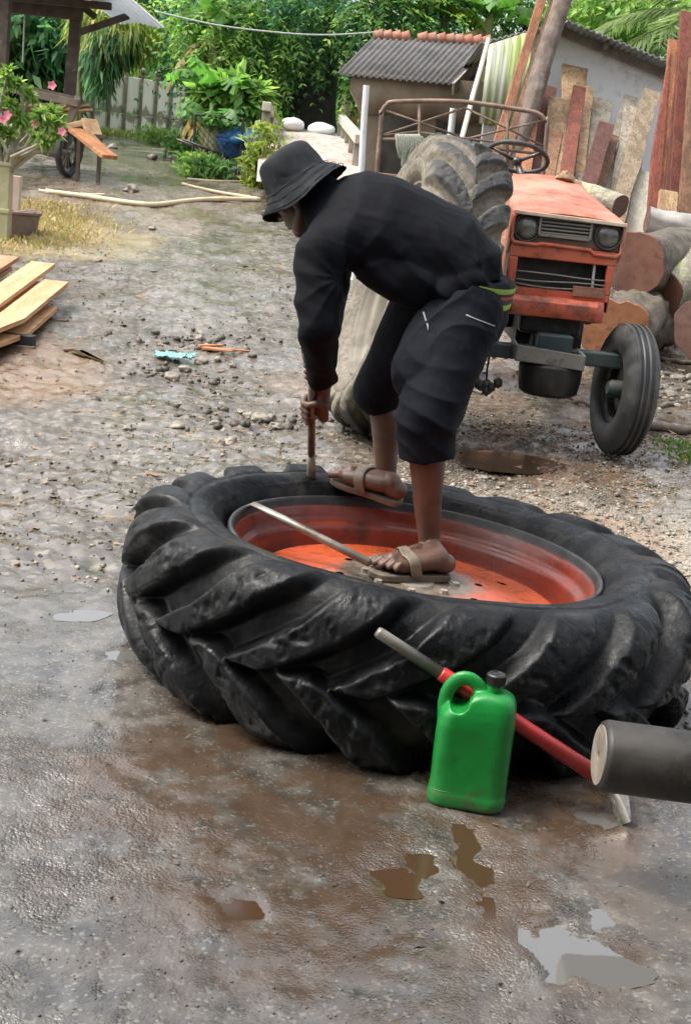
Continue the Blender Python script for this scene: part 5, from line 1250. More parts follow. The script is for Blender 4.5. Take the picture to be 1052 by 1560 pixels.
pm = NT('bridge_gravel'); _n = pm.noise(9, 6, .7); _v = pm.sep(pm.voro(9, out='Color'))[0]; _c = pm.mix(pm.ramp(_n, .3, .7), (.28, .26, .23), (.42, .40, .36)); _c = pm.mix(pm.ramp(_v, .75, .9, 0, .8), _c, (.40, .20, .14)); bg_ = s.build('bridge_path', pm.done(_c, .85, pm.bump(_n, .6, .03)), None, True); tag(bg_, 'gravelly hump of the bridge deck', None, None, 'structure')
sackm = simple('white_sack_cloth', (.80, .81, .82), (.86, .87, .87), 5, (.6, .8), .3)
for px, py, r, lab in ((446, 190, .22, 'round white sack on the bridge, left one'), (490, 198, .23, 'flatter white sack on the bridge, right one')):
    c = at(px, py, 23.5); s = MB(); s.rock(V3((0, 0, 0)), r, int(px), 3, .55, .12); o = s.build('sack', sackm, None, True); o.location = (c.x, c.y, c.z); tag(o, lab, 'sack', 'sacks on the bridge')
# precast fence
fm = NT('stained_precast'); _x, _y, _z = fm.sep(); _n = fm.noise(1.5, 6, .7, fm.map((3, 3, .6))); _n2 = fm.noise(.8, 4, .6); zz = fm.math('ADD', _z, fm.math('MULTIPLY', fm.math('SUBTRACT', _n, .5), 1.0)); _c = fm.mix(fm.ramp(_n, .35, .7), (.86, .84, .76), (.74, .71, .60)); band_ = fm.math('MULTIPLY', fm.ramp(zz, .42, .50), fm.ramp(zz, .74, .66)); _c = fm.mix(fm.math('MULTIPLY', band_, .8), _c, (.16, .15, .10)); _c = fm.mix(fm.ramp(zz, .28, .02, 0, .75), _c, (.20, .185, .14)); fencemat = fm.done(_c, .85, fm.bump(_n, .3, .01))
fpost = simple('fence_post', (.16, .15, .11), (.27, .25, .19), 5, (.8, .9), .3, None, .005, 0, (.13, .12, .085), 3, (.5, .66))
A, B = at(45, 92, 31), at(286, 128, 33.5)
fe = thing('fence', 'stained white precast fence with dark joints and round post tops behind the yard', 'fence', (A.x, A.y, tz(A.x, A.y)))
n = 10; zb0 = at(45, 192, 31).z; zb1 = at(286, 218, 33.5).z
for k in range(n+1):
    c = A.lerp(B, k/n)-fe.location; zb = (zb0+(zb1-zb0)*k/n)-fe.location.z-.25
    s = MB(); s.beam(V3((c.x, c.y-.02, zb)), V3((c.x, c.y-.02, c.z)), .055, .10); s.beam(V3((c.x, c.y-.02, c.z)), V3((c.x, c.y-.02, c.z+.05)), .10, .12)
    if k > 5: s.ball(V3((c.x, c.y-.02, c.z+.13)), .085, 14, 8)
    s.build('post', fpost, fe, False)
    if k < n:
        e = A.lerp(B, (k+1)/n)-fe.location
        dx = (e-c).normalized()*.035; s = MB(); mm = V3((0, 0, 0)); h_ = c.z-zb; 
        for j, (f0, f1) in enumerate(((0, .46), (.47, .98))):
            vs = [V3(((c+dx).x, c.y, zb+h_*f0)), V3(((e-dx).x, e.y, zb+h_*f0)), V3(((e-dx).x, e.y+.06, zb+h_*f0)), V3(((c+dx).x, c.y+.06, zb+h_*f0))]; vs += [v+V3((0, 0, h_*(f1-f0))) for v in vs]; s.hexa(vs)
        s.build('panel', fencemat, fe, False, .01)
# shelter with white sheet roof
dkwood = simple('dark_post_wood', (.055, .040, .032), (.11, .085, .065), 7, (.7, .9), .3, None, .005, 0, (.20, .15, .11), 4, (.58, .7))
she = thing('shelter', 'open lean-to with dark timber posts and a white sheet roof at the upper left', 'shelter', (-4.9, 20, tz(-4.9, 20)))
H_ = lambda p: V3(p)-she.location
for (b_, t_) in (((105, 160, 20.0), (121, -30, 20.0)), ((2, 120, 18.5), (10, -40, 18.5))):
    p, q = at(*b_), at(*t_); gzz = tz(p.x, p.y)-.1; p = p+(q-p)*((gzz-p.z)/(q.z-p.z)); s = MB(); s.beam(H_(p), H_(q), .15, .15); s.build('post', dkwood, she, False, .008)
s = MB(); s.beam(H_(at(-20, 6, 19.9)), H_(at(126, 22, 19.9)), .12, .17); s.beam(H_(at(-20, -8, 19.6)), H_(at(170, 10, 19.6)), .07, .10); s.build('beam', dkwood, she)
s = MB(); s.beam(H_(at(122, 49, 19.85)), H_(at(196, 24, 19.85)), .06, .09); s.beam(H_(at(122, 8, 19.85)), H_(at(146, 26, 19.85)), .06, .09); s.build('brace', dkwood, she)
e0, e1, e2, e3 = at(185, 36, 20.4), at(250, 37, 19.2), at(128, -70, 17.2), at(40, -70, 19.6); s = MB(); vs = []
nn = 80; 
for t in (0, 1):
    for k in range(nn+1):
        f = k/nn; p = (e0.lerp(e1, f) if t == 0 else e3.lerp(e2, f))+V3((0, 0, .018*math.sin(f*PI*2*9)+.03*math.sin(f*5))); vs += [H_(p), H_(p)-V3((0, 0, .01))]
m = (nn+1)*2; s.add(vs, [q for k in range(nn) for q in ((k*2, k*2+2, m+k*2+2, m+k*2), (k*2+1, m+k*2+1, m+k*2+3, k*2+3), (k*2, k*2+1, k*2+3, k*2+2))]); 
wr = NT('white_roof_sheet'); wroof = wr.done(wr.mix(wr.ramp(wr.noise(3, 5, .6), .3, .7), (.72, .75, .78), (.82, .84, .85)), .4, None); 
tr2 = wr.node('ShaderNodeBsdfTranslucent'); tr2.inputs['Color'].default_value = (.8, .84, .88, 1); mx2 = wr.node('ShaderNodeMixShader'); mx2.inputs[0].default_value = .5; wr.t.links.new(wr.b.outputs[0], mx2.inputs[1]); wr.t.links.new(tr2.outputs[0], mx2.inputs[2]); wr.t.links.new(mx2.outputs[0], wr.out.inputs['Surface'])
s.build('roof_sheet', wroof, she, True)
s = MB(); vs = [H_(at(150, -2, 20.0)), H_(at(168, -8, 19.2)), H_(at(-60, -70, 17.4)), H_(at(-60, -40, 20.4))]; vs += [v+V3((0, 0, .04)) for v in vs]; s.hexa(vs); s.build('dark_roof', dkwood, she)
s = MB(); s.tube([H_(at(38, 20, 19.9)), H_(at(35, 95, 19.9))], .012, 6); s.build('hanging_cord', simple('pale_cord', (.5, .5, .42), (.4, .4, .34), 20), she)
# small far roof
fr = thing('outbuilding', 'small far building with a pale roof beyond the fence', 'building', (at(232, 90, 40).x, 40, tz(-6, 40)))
p = at(216, 84, 40); q = at(252, 94, 40); s = MB(); vs = [V3((p.x, 40, p.z))-fr.location, V3((q.x, 40, q.z))-fr.location, V3((q.x+.2, 43, q.z+.9))-fr.location, V3((p.x-2, 43, p.z+.9))-fr.location]; vs += [v+V3((0, 0, .06)) for v in vs]; s.hexa(vs); s.build('roof', wroof, fr)
s = MB(); hh = q.z-fr.location.z-.05
for x in (p.x+.15, q.x-.12): s.beam(V3((x-fr.location.x, .15, 0)), V3((x-fr.location.x, .15, hh+(.12 if x < q.x-.3 else .02))), .09, .09)
s.build('post', fpost, fr); s = MB(); s.box((0.1, 2.2, hh*.5), (1.6, .1, hh)); s.build('wall', whitewall, fr)

# hand cart with firewood
ct_ = thing('hand_cart', 'old timber hand cart on spoked rubber wheels, loaded with split wood', 'cart', (-4.6, 18.6, tz(-4.6, 18.6)))
K_ = lambda px, py, Y: at(px, py, Y)-ct_.location
cw = simple('cart_wood', (.13, .10, .075), (.22, .175, .13), 7, (.7, .9), .4, None, .005, 0, (.30, .24, .17), 4, (.56, .7))
s = MB(); s.beam(K_(20, 136, 18.3), K_(120, 158, 18.3), .10, .10); s.beam(K_(30, 132, 19.6), K_(118, 152, 19.6), .08, .08); s.beam(K_(118, 155, 18.3), K_(118, 150, 19.6), .08, .08); s.build('top_rail', cw, ct_, False, .008)
for a_, b_, w_ in (((117, 158, 18.35), (98, 202, 18.35), .10), ((42, 140, 18.35), (30, 195, 18.35), .08), ((117, 154, 19.5), (98, 198, 19.5), .08)): s = MB(); s.beam(K_(*a_), K_(*b_), w_, w_); s.build('side_post', cw, ct_, False, .008)
s = MB()
for k in range(4): s.beam(K_(10, 196+k*.0-3, 18.4+k*.33), K_(99, 212, 18.4+k*.33), .30, .045, (0, 0, 1))
s.beam(K_(30, 222, 18.6), K_(92, 238, 18.6), .07, .08); s.beam(K_(30, 222, 19.4), K_(92, 238, 19.4), .07, .08); s.beam(K_(15, 172, 18.35), K_(112, 192, 18.35), .03, .10, (0, 1, 0)); s.build('bed', cw, ct_, False, .006)
s = MB(); c1 = K_(84, 212, 18.35); s.beam(c1, V3((c1.x-.02, c1.y, .25)), .10, .10, w1=.16, h1=.16); s.build('foot_block', dkwood, ct_, False, .01)
for (px, py, Y) in ((104, 231, 18.35), (112, 226, 19.75)):
    c = at(px, py, Y); rad = c.z-tz(c.x, c.y); c = c-ct_.location; axd = V3((1, -.22, 0)).normalized(); M = V3((0, 0, 1)).rotation_difference(axd).to_matrix(); rad = min(max(rad, .28), .33); c.z = rad+tz(c.x+ct_.location.x, Y)-ct_.location.z
    s = MB(); s.lathe([(rad-.06, .03), (rad-.03, .045), (rad-.008, .038), (rad, .015), (rad, -.015), (rad-.008, -.038), (rad-.03, -.045), (rad-.06, -.03)], 48, c, M, close=True); wh = s.build('wheel', rubber, ct_, True)
    s = MB()
    for k in range(14):
        a = 2*PI*k/14; s.tube([c, c+M @ V3((math.cos(a)*(rad-.05), math.sin(a)*(rad-.05), 0))], .004, 5)
    s.tube([c-axd*.06, c+axd*.06], .03, 10); s.build('spoke', greymetal, wh)
splitw = wood('split_firewood', (.52, .33, .17), (.60, .42, .24), (.34, .16, .07), 1.2, 'X')
for k in range(12):
    a = at(30+k*4.5+random.uniform(-8, 8), 168+random.uniform(-10, 8)+k*.8, 18.6+.08*k); b = a+V3((random.uniform(.35, .75), random.uniform(-.1, .2), random.uniform(-.02, .26))); s = MB(); s.beam(V3((0, 0, 0)), b-a, .10, .045, V3((random.uniform(-.4, .4), .3, 1)), .08, .03); o = s.build('firewood', splitw, None, False, .006); o.location = a; tag(o, 'split piece of pale firewood lying on the hand cart', 'firewood', 'firewood on the hand cart')
for (a0, b0, w_, h_, mt, lab) in (((116, 198, 17.9), (168, 240, 17.6), .30, .06, wood('rust_slab', (.40, .17, .065), (.48, .24, .10), (.22, .08, .035), 1., 'X'), 'rusty orange slab sloping down right of the cart wheel'), ((136, 182, 18.2), (150, 228, 18.0), .24, .05, splitw, 'pale brown slab propped behind the sloping orange one'), ((96, 196, 18.4), (138, 186, 18.4), .3, .08, splitw, 'short pale slab lying on top of the sloping slabs')):
    a, b = at(*a0), at(*b0); b.z = max(b.z, tz(b.x, b.y)+.02); s = MB(); s.beam(V3((0, 0, 0)), b-a, w_, h_, (0, 0, 1)); o = s.build('slab', mt, None, False, .01); o.location = a; tag(o, lab, 'slab', 'slabs by the cart')
p = at(125, 205, 18.1); s = MB(); g2 = tz(p.x, p.y)
for dx in (-.03, .25): s.beam(V3((dx, 0, 0)), V3((dx, 0, p.z-g2)), .05, .05)
s.beam(V3((-.08, 0, p.z-g2)), V3((.32, 0, p.z-g2)), .06, .05); o = s.build('trestle', dkwood, None, False, .004); o.location = (p.x, p.y, g2); tag(o, 'dark timber trestle carrying the slabs beside the cart', 'trestle')

# fresh planks at the left edge
PL = 'fresh planks in the pile at the left edge'
plank = wood('fresh_pine_plank', (.66, .44, .22), (.74, .55, .32), (.50, .28, .12), 1., 'X', (.5, .7), .12)
rpl = wood('reddish_plank', (.46, .22, .11), (.52, .29, .16), (.3, .13, .06), 1., 'Y')
plank = wood('fresh_pine_plank', (.48, .27, .12), (.56, .355, .18), (.32, .15, .065), 1., 'Y', (.5, .7), .12)
for x, y0, y1, up_, w_, mt, lab, tw in [(-2.50, 7.7, 10.62, .185, .20, plank, 'longest pale plank, topmost at the right side of the left edge pile', .02),
        (-2.45, 7.5, 10.15, .085, .16, plank, 'lower pale plank at the right side of the pile, nearest the black bar', .05),
        (-2.74, 7.6, 11.15, .215, .20, plank, 'upper pale plank with a square end reaching farthest back', -.02),
        (-2.66, 7.8, 10.85, .115, .22, rpl, 'reddish plank squeezed below the two topmost pale ones', .0),
        (-3.12, 7.8, 11.35, .20, .24, rpl, 'reddish plank at the back of the pile by the dry grass', .02),
        (-3.16, 7.8, 11.30, .12, .24, rpl, 'second reddish plank, lying under the back one', .03),
        (-2.62, 7.6, 10.3, .045, .24, plank, 'pale plank lying lowest in the middle of the pile', .0)]:
    p, q = V3((x-tw*3, y0, tz(x, y0)+up_-.02)), V3((x, y1, tz(x, y1)+up_)); s = MB(); mm = V3((x, 9.3, tz(x, 9.3)+up_-.02)); s.beam(p-p, mm-p, w_, .036, (0, 0, 1)); s.beam(mm-p, q-p, w_, .036, (0, 0, 1)); o = s.build('plank', mt, None, False, .004); o.location = p; tag(o, lab, 'plank', PL)
a, b = ground_at(-40, 520), ground_at(52, 531); s = MB(); s.beam(a+V3((0, 0, .05)), b+V3((0, 0, .05)), .10, .08); tag(s.build('bearer', simple('black_bearer', (.012, .012, .012), (.03, .028, .026), 9), None, False, .006), 'short black square bar on the mud below the plank pile', 'bar')
a = ground_at(30, 500)
for k in range(3):
    p = V3((-2.75, 8.2+k*.95, 0)); s = MB(); s.box((0, 0, .0), (.95, .09, .07)); o = s.build('bearer', dkwood, None, False, .006); o.location = (p.x, p.y, tz(p.x, p.y)-.012); tag(o, 'dark timber bearer under the fresh plank pile', 'bearer', 'bearers under the plank pile')

# bamboo poles and hose on the yard
bam = simple('dry_bamboo', (.46, .38, .23), (.56, .48, .32), 12, (.5, .7), .2, None, .003, 0, (.28, .21, .12), 5, (.55, .68))
for k, (pts, r, lab) in enumerate([([(70, 296), (130, 303), (200, 314), (240, 316), (300, 309), (345, 307), (395, 308)], .032, 'long crooked bamboo pole lying right across the yard'), ([(278, 283), (300, 289), (340, 297), (392, 305)], .022, 'thin bamboo pole lying obliquely behind the long one'), ([(285, 275), (325, 278), (372, 279)], .020, 'thin straight bamboo pole farthest back on the yard'), ([(60, 293), (100, 298), (160, 300)], .02, 'short brown pole lying beside the bowl planter')]):
    P3 = [ground_at(*q) for q in pts]; P3 = smoothp([V3((p.x, p.y, tz(p.x, p.y)+r*1.0)) for p in P3], 40); s = MB(); s.tube(P3, [r*(1+.10*(i % 6 == 0)) for i in range(len(P3))], 10); tag(s.build('bamboo_pole', bam, None, True), lab, 'bamboo pole', 'bamboo poles on the yard')
# overhead line
P3 = smoothp([at(236, 17, 19.5), at(330, 38, 19.8), at(430, 50, 20.2), at(500, 53, 20.6), at(570, 49, 21.1)], 40); s = MB(); s.tube(P3, .012, 6); tag(s.build('cable', simple('pale_cable', (.5, .55, .5), (.42, .46, .42), 9), None, True), 'pale slack line strung from the white roof to the open store', 'cable')
# blue wheelbarrow
wbp = at(364, 238, 21.0); wbt = thing('wheelbarrow', 'blue wheelbarrow heaped with a blue tarp beside the mesh panel', 'wheelbarrow', (wbp.x, wbp.y, tz(wbp.x, wbp.y)), None, (0, 0, .4))
bl = simple('blue_paint', (.02, .10, .30), (.035, .16, .42), 6, (.4, .6), .3, None, .004, 0, (.10, .07, .05), 4, (.58, .72))
s = MB(); vs = [(-.28, -.22, .32), (.28, -.22, .32), (.28, .22, .32), (-.28, .22, .32), (-.42, -.32, .58), (.42, -.32, .58), (.42, .32, .58), (-.42, .32, .58)]; s.hexa([V3(v) for v in vs]); s.build('tray', bl, wbt, False, .02)
s = MB(); s.rock((0, 0, .64), .36, 5, 3, .42, .5); s.build('tarp', bl, wbt, True)
s = MB()
for y in (-.2, .2): s.tube([V3((-.95, y, .5)), V3((-.3, y, .34)), V3((.55, y*.4, .2))], .018, 8); s.tube([V3((-.25, y, .32)), V3((-.32, y, .0))], .018, 8)
s.build('handle', steel_dark, wbt, True)
s = MB(); s.lathe([(.12, .04), (.19, .045), (.20, 0), (.19, -.045), (.12, -.04)], 28, (.58, 0, .20), Matrix.Rotation(PI/2, 3, 'X'), close=True); s.build('wheel', rubber, wbt, True)
for px, lab in ((363, 'pale thin stake behind the wheelbarrow, left of the pair'), (373, 'pale thin stake behind the wheelbarrow, right of the pair')): pole('stake', at(px-3, 230, 21.6), at(px+1, 153, 21.6), .03, bpy.data.materials['white_pipe'], lab, 'stake', 'stakes behind the wheelbarrow')
# mesh panel
mp = at(335, 250, 20.6); s = MB(); g2 = tz(mp.x, mp.y)
x0, x1, zt = -.42, .30, at(335, 178, 20.6).z-g2
for k in range(-8, 9):
    for sg in (1, -1):
        xa = k*.09; 
        p = [(xa+sg*z, z) for z in np.linspace(0, zt, 24)]; p = [(x, z) for x, z in p if x0 <= x <= x1]
        if len(p) > 1: s.tube([V3((p[0][0], .004*sg, p[0][1])), V3((p[-1][0], .004*sg, p[-1][1]))], .005, 4)
for a, b in (((x0, 0), (x0, zt)), ((x1, 0), (x1, zt)), ((x0, zt), (x1, zt))): s.tube([V3((a[0], 0, a[1])), V3((b[0], 0, b[1]))], .02, 8)
o = s.build('mesh_panel', steel_dark, None); o.location = (mp.x, mp.y, g2); tag(o, 'dark diamond wire mesh panel beside the blue wheelbarrow', 'mesh panel')
# ================================================================== VEGETATION
def unit(v): return v/np.maximum(np.linalg.norm(v, axis=1, keepdims=True), 1e-9)
def leaf_quads(P, D, S, L, Wd, droop=.15):
    """diamond leaves: base P, direction D, side S"""
    L = L[:, None]; Wd = Wd[:, None]; Nn = np.cross(D, S)
    mid = P+D*L*.42+Nn*L*.06
    V = np.stack([P, mid+S*Wd*.5, P+D*L-np.array([0, 0, 1])*L*droop-Nn*L*.04, mid-S*Wd*.5], 1).reshape(-1, 3)
    return V, np.arange(len(V)).reshape(-1, 4)
def pick(blobs, n, rg, inner=.35):
    """points filling a set of uneven clumps, thinner inside"""
    c = np.array([list(b[0]) for b in blobs]); r = np.array([b[1] for b in blobs]); k = rg.choice(len(blobs), n, p=r**2.2/np.sum(r**2.2))
    d = unit(rg.normal(size=(n, 3))); f = (inner+(1-inner)*rg.random(n)**.6)
    sub = 1+.35*vnoise(d*2.2+k[:, None]*7.7, 1.6, 4)
    return c[k]+d*(r[k]*f*sub)[:, None]*np.array([1, 1, .82]), d
def broad(name, blobs, n, L, W_, mat, parent, droop=.2, down=.2, seed=1, var=.4):
    rg = np.random.default_rng(seed); P, d = pick(blobs, n, rg)
    D = unit(d*.8+rg.normal(size=(n, 3))*.7+np.array([0, 0, -down])); S = unit(np.cross(D, np.array([0, 0, 1])+rg.normal(size=(n, 3))*.35))
    k = (1-var+2*var*rg.random(n)); V, F = leaf_quads(P, D, S, L*k, W_*k, droop)
    return link(name, mesh_np(name, V, F), mat, parent, False)
def sprays(name, blobs, n, L, lf, lw, pairs, mat, parent, down=.5, seed=1, inner=.35):
    rg = np.random.default_rng(seed); P, d = pick(blobs, n, rg, inner)
    D = unit(d*.9+rg.normal(size=(n, 3))*.6+np.array([0, 0, -down])); S = unit(np.cross(D, np.array([0, 0, 1])+rg.normal(size=(n, 3))*.3))
    Ls = L*(.65+.7*rg.random(n)); Vs = []
    for i in range(pairs):
        f = (i+.6)/pairs; base = P+D*(Ls*f)[:, None]-np.array([0, 0, 1])*(Ls*.35*f*f)[:, None]
        for sg in (1, -1):
            dd = unit(S*sg*.9+D*.55-np.array([0, 0, .25])+rg.normal(size=(n, 3))*.15); ss = unit(np.cross(dd, np.array([0, 0, 1])+rg.normal(size=(n, 3))*.5))
            V, _ = leaf_quads(base, dd, ss, lf*(1-.45*f)*(.8+.4*rg.random(n)), np.full(n, lw), .15); Vs.append(V)
    V = np.concatenate(Vs); return link(name, mesh_np(name, V, np.arange(len(V)).reshape(-1, 4)), mat, parent, False)
LF_DARK = leafmat('dark_green_leaves', (.045, .135, .062), (.085, .205, .088), .55, .5, (.16, .29, .10))
LF_MID = leafmat('mid_green_leaves', (.080, .195, .055), (.13, .26, .08), .45, .45, (.14, .25, .06))
LF_LIGHT = leafmat('light_green_leaves', (.17, .32, .075), (.25, .39, .105), .5, .45, (.24, .33, .08))  # paled, like the mid green, to stand in for haze over the background
LF_YEL = leafmat('yellow_green_leaves', (.20, .28, .055), (.27, .34, .08), .5, .5, (.32, .30, .09))
LF_BAN = leafmat('banana_leaves', (.10, .24, .05), (.15, .30, .07), .5, .38)
LF_DRY = leafmat('dry_leaves', (.26, .20, .09), (.34, .26, .12), .35, .7)
TRUNK = simple('dark_tree_bark', (.030, .028, .024), (.065, .060, .05), 5, (.8, .95), .6, 14, .02, 0, (.075, .085, .055), 2, (.54, .7))
def trunk(parent, segs, mat=TRUNK):
    s = MB(); o_ = parent.location
    for pts, r0, r1 in segs:
        P3 = smoothp([V3(p)-o_ for p in pts], 26); m = len(P3); s.tube(P3, [(r0+(r1-r0)*i/(m-1))*(1+.12*mnoise.noise(V3((i*.4, r0*50, 3)))) for i in range(m)], 12)
    return s.build('trunk', mat, parent, True)
def gp(px, py, Y): p = at(px, py, Y); return V3((p.x, p.y, tz(p.x, p.y)-.05))
def tree(name, label, base, cat='tree', group=None): return thing(name, label, cat, base, group)
def rel(o, bl): return [(V3(c)-o.location, r) for c, r in bl]
# central dark tree
b = gp(468, 190, 26); t1 = tree('shade_tree', 'tall dark leafed tree with a forked trunk in the middle of the background', b)
trunk(t1, [([b, at(462, 160, 26), at(452, 110, 26), at(440, 60, 26), at(420, -20, 26)], .48, .16), ([b+V3((.3, .1, 0)), at(485, 150, 26), at(493, 90, 26), at(492, 30, 26), at(500, -60, 26)], .40, .16), ([at(493, 95, 26), at(540, 40, 25.5), at(590, 10, 25)], .12, .05), ([at(445, 80, 26), at(390, 30, 25.5), at(350, 5, 25)], .12, .05), ([at(490, 120, 26), at(512, 80, 26.5), at(545, 45, 27)], .10, .04)])
bl = [(at(px, py, Y), r) for px, py, Y, r in ((360, 60, 25, 1.1), (330, 25, 26, 1.1), (390, 20, 25, 1.3), (395, 85, 25.5, .9), (360, 110, 26, .9), (450, 0, 25, 1.4), (510, -10, 25, 1.4), (470, 15, 27, .9), (560, 5, 25, 1.2), (600, -5, 25, 1.1), (535, 70, 27, .8), (650, -25, 25.5, 1.2), (620, 35, 26, .8), (345, 145, 26.5, .7))]
sprays('crown', rel(t1, bl), 1500, .7, .17, .055, 7, LF_DARK, t1, .55, 3)
sprays('crown', rel(t1, [(at(px, py, 24.4), r) for px, py, r in ((355, 70, .8), (395, 40, .8), (375, 115, .6), (580, 20, .7), (330, 20, .7))]), 500, .75, .18, .055, 7, LF_LIGHT, t1, .6, 4)
# drooping bamboo
b = gp(118, 190, 25.5); t2 = tree('bamboo_clump', 'drooping yellow green bamboo clump above the fence, right of the dark post', b)
trunk(t2, [([b, at(120, 120, 25.4), at(135, 60, 25), at(170, 20, 24.6)], .05, .02), ([b+V3((.1, .1, 0)), at(122, 100, 25.3), at(140, 40, 25), at(190, 10, 24.8)], .05, .02)], simple('bamboo_culm', (.10, .13, .04), (.18, .20, .07), 6))
broad('crown', rel(t2, [(at(px, py, Y), r) for px, py, Y, r in ((165, 55, 24.5, .5), (195, 50, 24.6, .5), (205, 45, 24.6, .34), (185, 30, 25, .6), (150, 25, 25, .6), (208, 40, 25, .4), (140, 50, 25.4, .45))]), 2800, .24, .04, LF_YEL, t2, .5, 1.3, 5)
broad('crown', rel(t2, [(at(px, py, Y), r) for px, py, Y, r in ((160, 85, 24.4, .42), (175, 62, 24.4, .40), (152, 112, 24.4, .26), (186, 62, 24.4, .26), (170, 40, 25.4, .6), (205, 45, 25.6, .5), (156, 130, 24.3, .16))]), 2600, .24, .04, LF_DARK, t2, .5, 1.5, 6)
# dark trees behind the shelter
for k, (px, py, Y, lab, bls, mt, n_) in enumerate([
    (60, 170, 29, 'dark bushy tree seen between the two shelter posts', ((30, 50, 29, 1.6), (75, 30, 29, 1.6), (100, 80, 29, 1.1), (50, 90, 28.5, 1.1), (20, 100, 29, 1.2), (85, 55, 28, 1.0), (-20, 40, 29, 1.8)), LF_DARK, 5200),
    (255, 190, 36, 'soft light green tree behind the far outbuilding', ((235, 50, 36, 1.4), (265, 80, 36, 1.3), (215, 40, 37, 1.3), (285, 60, 36, 1.0), (250, 115, 36, 1.0), (300, 90, 36, 1.2)), LF_LIGHT, 2400),
    (290, 200, 30, 'dark feathery tree at the top, left of the forked trunk', ((270, -12, 29, .9), (250, -15, 29, 1.1), (225, 5, 29.5, 1.0), (245, 30, 30, .7), (190, -25, 30, 1.4)), LF_DARK, 1300)]):
    b = gp(px, py, Y); t_ = tree('background_tree', lab, b, 'tree', 'trees behind the yard')
    trunk(t_, [([b, at(px+4, (py+bls[0][1])/2+10, Y), at(bls[0][0], bls[0][1]+10, Y)], .20, .08), ([at(px+4, (py+bls[0][1])/2+10, Y), at(bls[1][0], bls[1][1], bls[1][2])], .10, .04), ([at(px+4, (py+bls[0][1])/2+10, Y), at(bls[3][0], bls[3][1], bls[3][2])], .09, .04)])
    broad('crown', rel(t_, [(at(*q[:3]), q[3]) for q in bls]), n_, .30, .12, mt, t_, .2, .35, 20+k)
# banana plants
def banana_leaf(s, p, yaw, L, W_, lift, droop, tear=0, seed=0):
    m = 12; d = V3((math.cos(yaw), math.sin(yaw), 0)); sd = V3((-math.sin(yaw), math.cos(yaw), 0)); cs = []; q = random.Random(seed)
    for i in range(m+1):
        f = i/m; cs.append(p+d*(L*(f*.92-.16*f*f*lift))+V3((0, 0, L*(lift*f-droop*f*f))))
    for sg in (1, -1):
        pr = None
        for i in range(m):
            f0, f1 = i/m, (i+1)/m; w0, w1 = W_*math.sin(PI*min(1, f0*.93+.06))**.6, W_*math.sin(PI*min(1, f1*.93+.06))**.6
            tw = q.uniform(-.05, .12)*tear; a, b2 = cs[i], cs[i+1]
            s.add([a, a+sd*sg*w0*.5+V3((0, 0, -.18*w0-tw)), b2+sd*sg*w1*.5+V3((0, 0, -.18*w1-tw)), b2], [(0, 1, 2, 3)])
def banana(label, base, H, n, L, W_, mat, seed, dead=0):
    q = random.Random(seed); t_ = thing('banana_plant', label, 'banana plant', base, 'banana plants'); s = MB()
    s.tube([V3((0, 0, 0)), V3((.05, 0, H*.5)), V3((.0, 0, H))], [.13, .11, .07], 12); s.build('trunk', simple('banana_stem', (.16, .17, .07), (.26, .24, .11), 4) if 'banana_stem' not in bpy.data.materials else bpy.data.materials['banana_stem'], t_, True)
    s = MB()
    for k in range(n): banana_leaf(s, V3((0, 0, H)), 2*PI*k/n+q.uniform(-.4, .4), L*q.uniform(.75, 1.15), W_*q.uniform(.8, 1.1), q.uniform(.5, 1.15), q.uniform(.45, 1.0), 1, seed*31+k)
    s.build('foliage', mat, t_, True, recalc=False)
    if dead:
        s = MB()
        for k in range(dead): banana_leaf(s, V3((0, 0, H*.9)), q.uniform(0, 6.3), L*.8, W_*.5, .15, 1.1, 1, seed*77+k)
        s.build('dead_leaf', LF_DRY, t_, True, recalc=False)
    return t_
banana('banana plant with broad drooping leaves in front of the fence end', gp(316, 248, 21.5), 1.35, 9, .95, .36, LF_BAN, 3, 2)
banana('small banana plant beside the dark mesh panel', gp(322, 255, 20.9), .8, 8, .8, .30, LF_MID, 4)
banana('tall banana plant leaning out left of the dark tree', gp(312, 235, 24), 2.4, 9, 1.15, .36, LF_BAN, 5, 3)
banana('banana plant rising behind the ridge of the open store, left one', gp(655, 220, 25), 3.0, 9, 1.7, .42, LF_YEL, 6, 3)
banana('banana plant rising behind the ridge of the open store, right one', gp(722, 220, 24.5), 3.1, 9, 1.8, .45, LF_BAN, 7, 2)
banana('bright banana plant beyond the bridge right of the dark trunk', gp(548, 215, 28), 1.5, 10, 1.5, .45, LF_LIGHT, 8, 1)
banana('bright banana plant beyond the bridge, nearest the open store', gp(585, 225, 27), 1.1, 10, 1.4, .42, LF_LIGHT, 9)
banana('banana plant with yellowing leaves behind the white sacks', gp(520, 205, 31), 2.0, 9, 1.6, .4, LF_YEL, 10, 2)
# papaya like shrub with light leaves
b = gp(358, 250, 21.8); t_ = tree('papaya_tree', 'young papaya tree with light green hand shaped leaves behind the stakes', b)
trunk(t_, [([b, at(352, 190, 21.8), at(350, 150, 21.8)], .07, .05)], simple('papaya_stem', (.16, .14, .10), (.24, .21, .15), 6))
broad('crown', rel(t_, [(at(px, py, 21.6), r) for px, py, r in ((330, 145, .30), (365, 140, .32), (385, 155, .28), (345, 165, .25), (310, 150, .22), (352, 128, .25), (395, 140, .2))]), 900, .26, .13, LF_LIGHT, t_, .25, .5, 8)
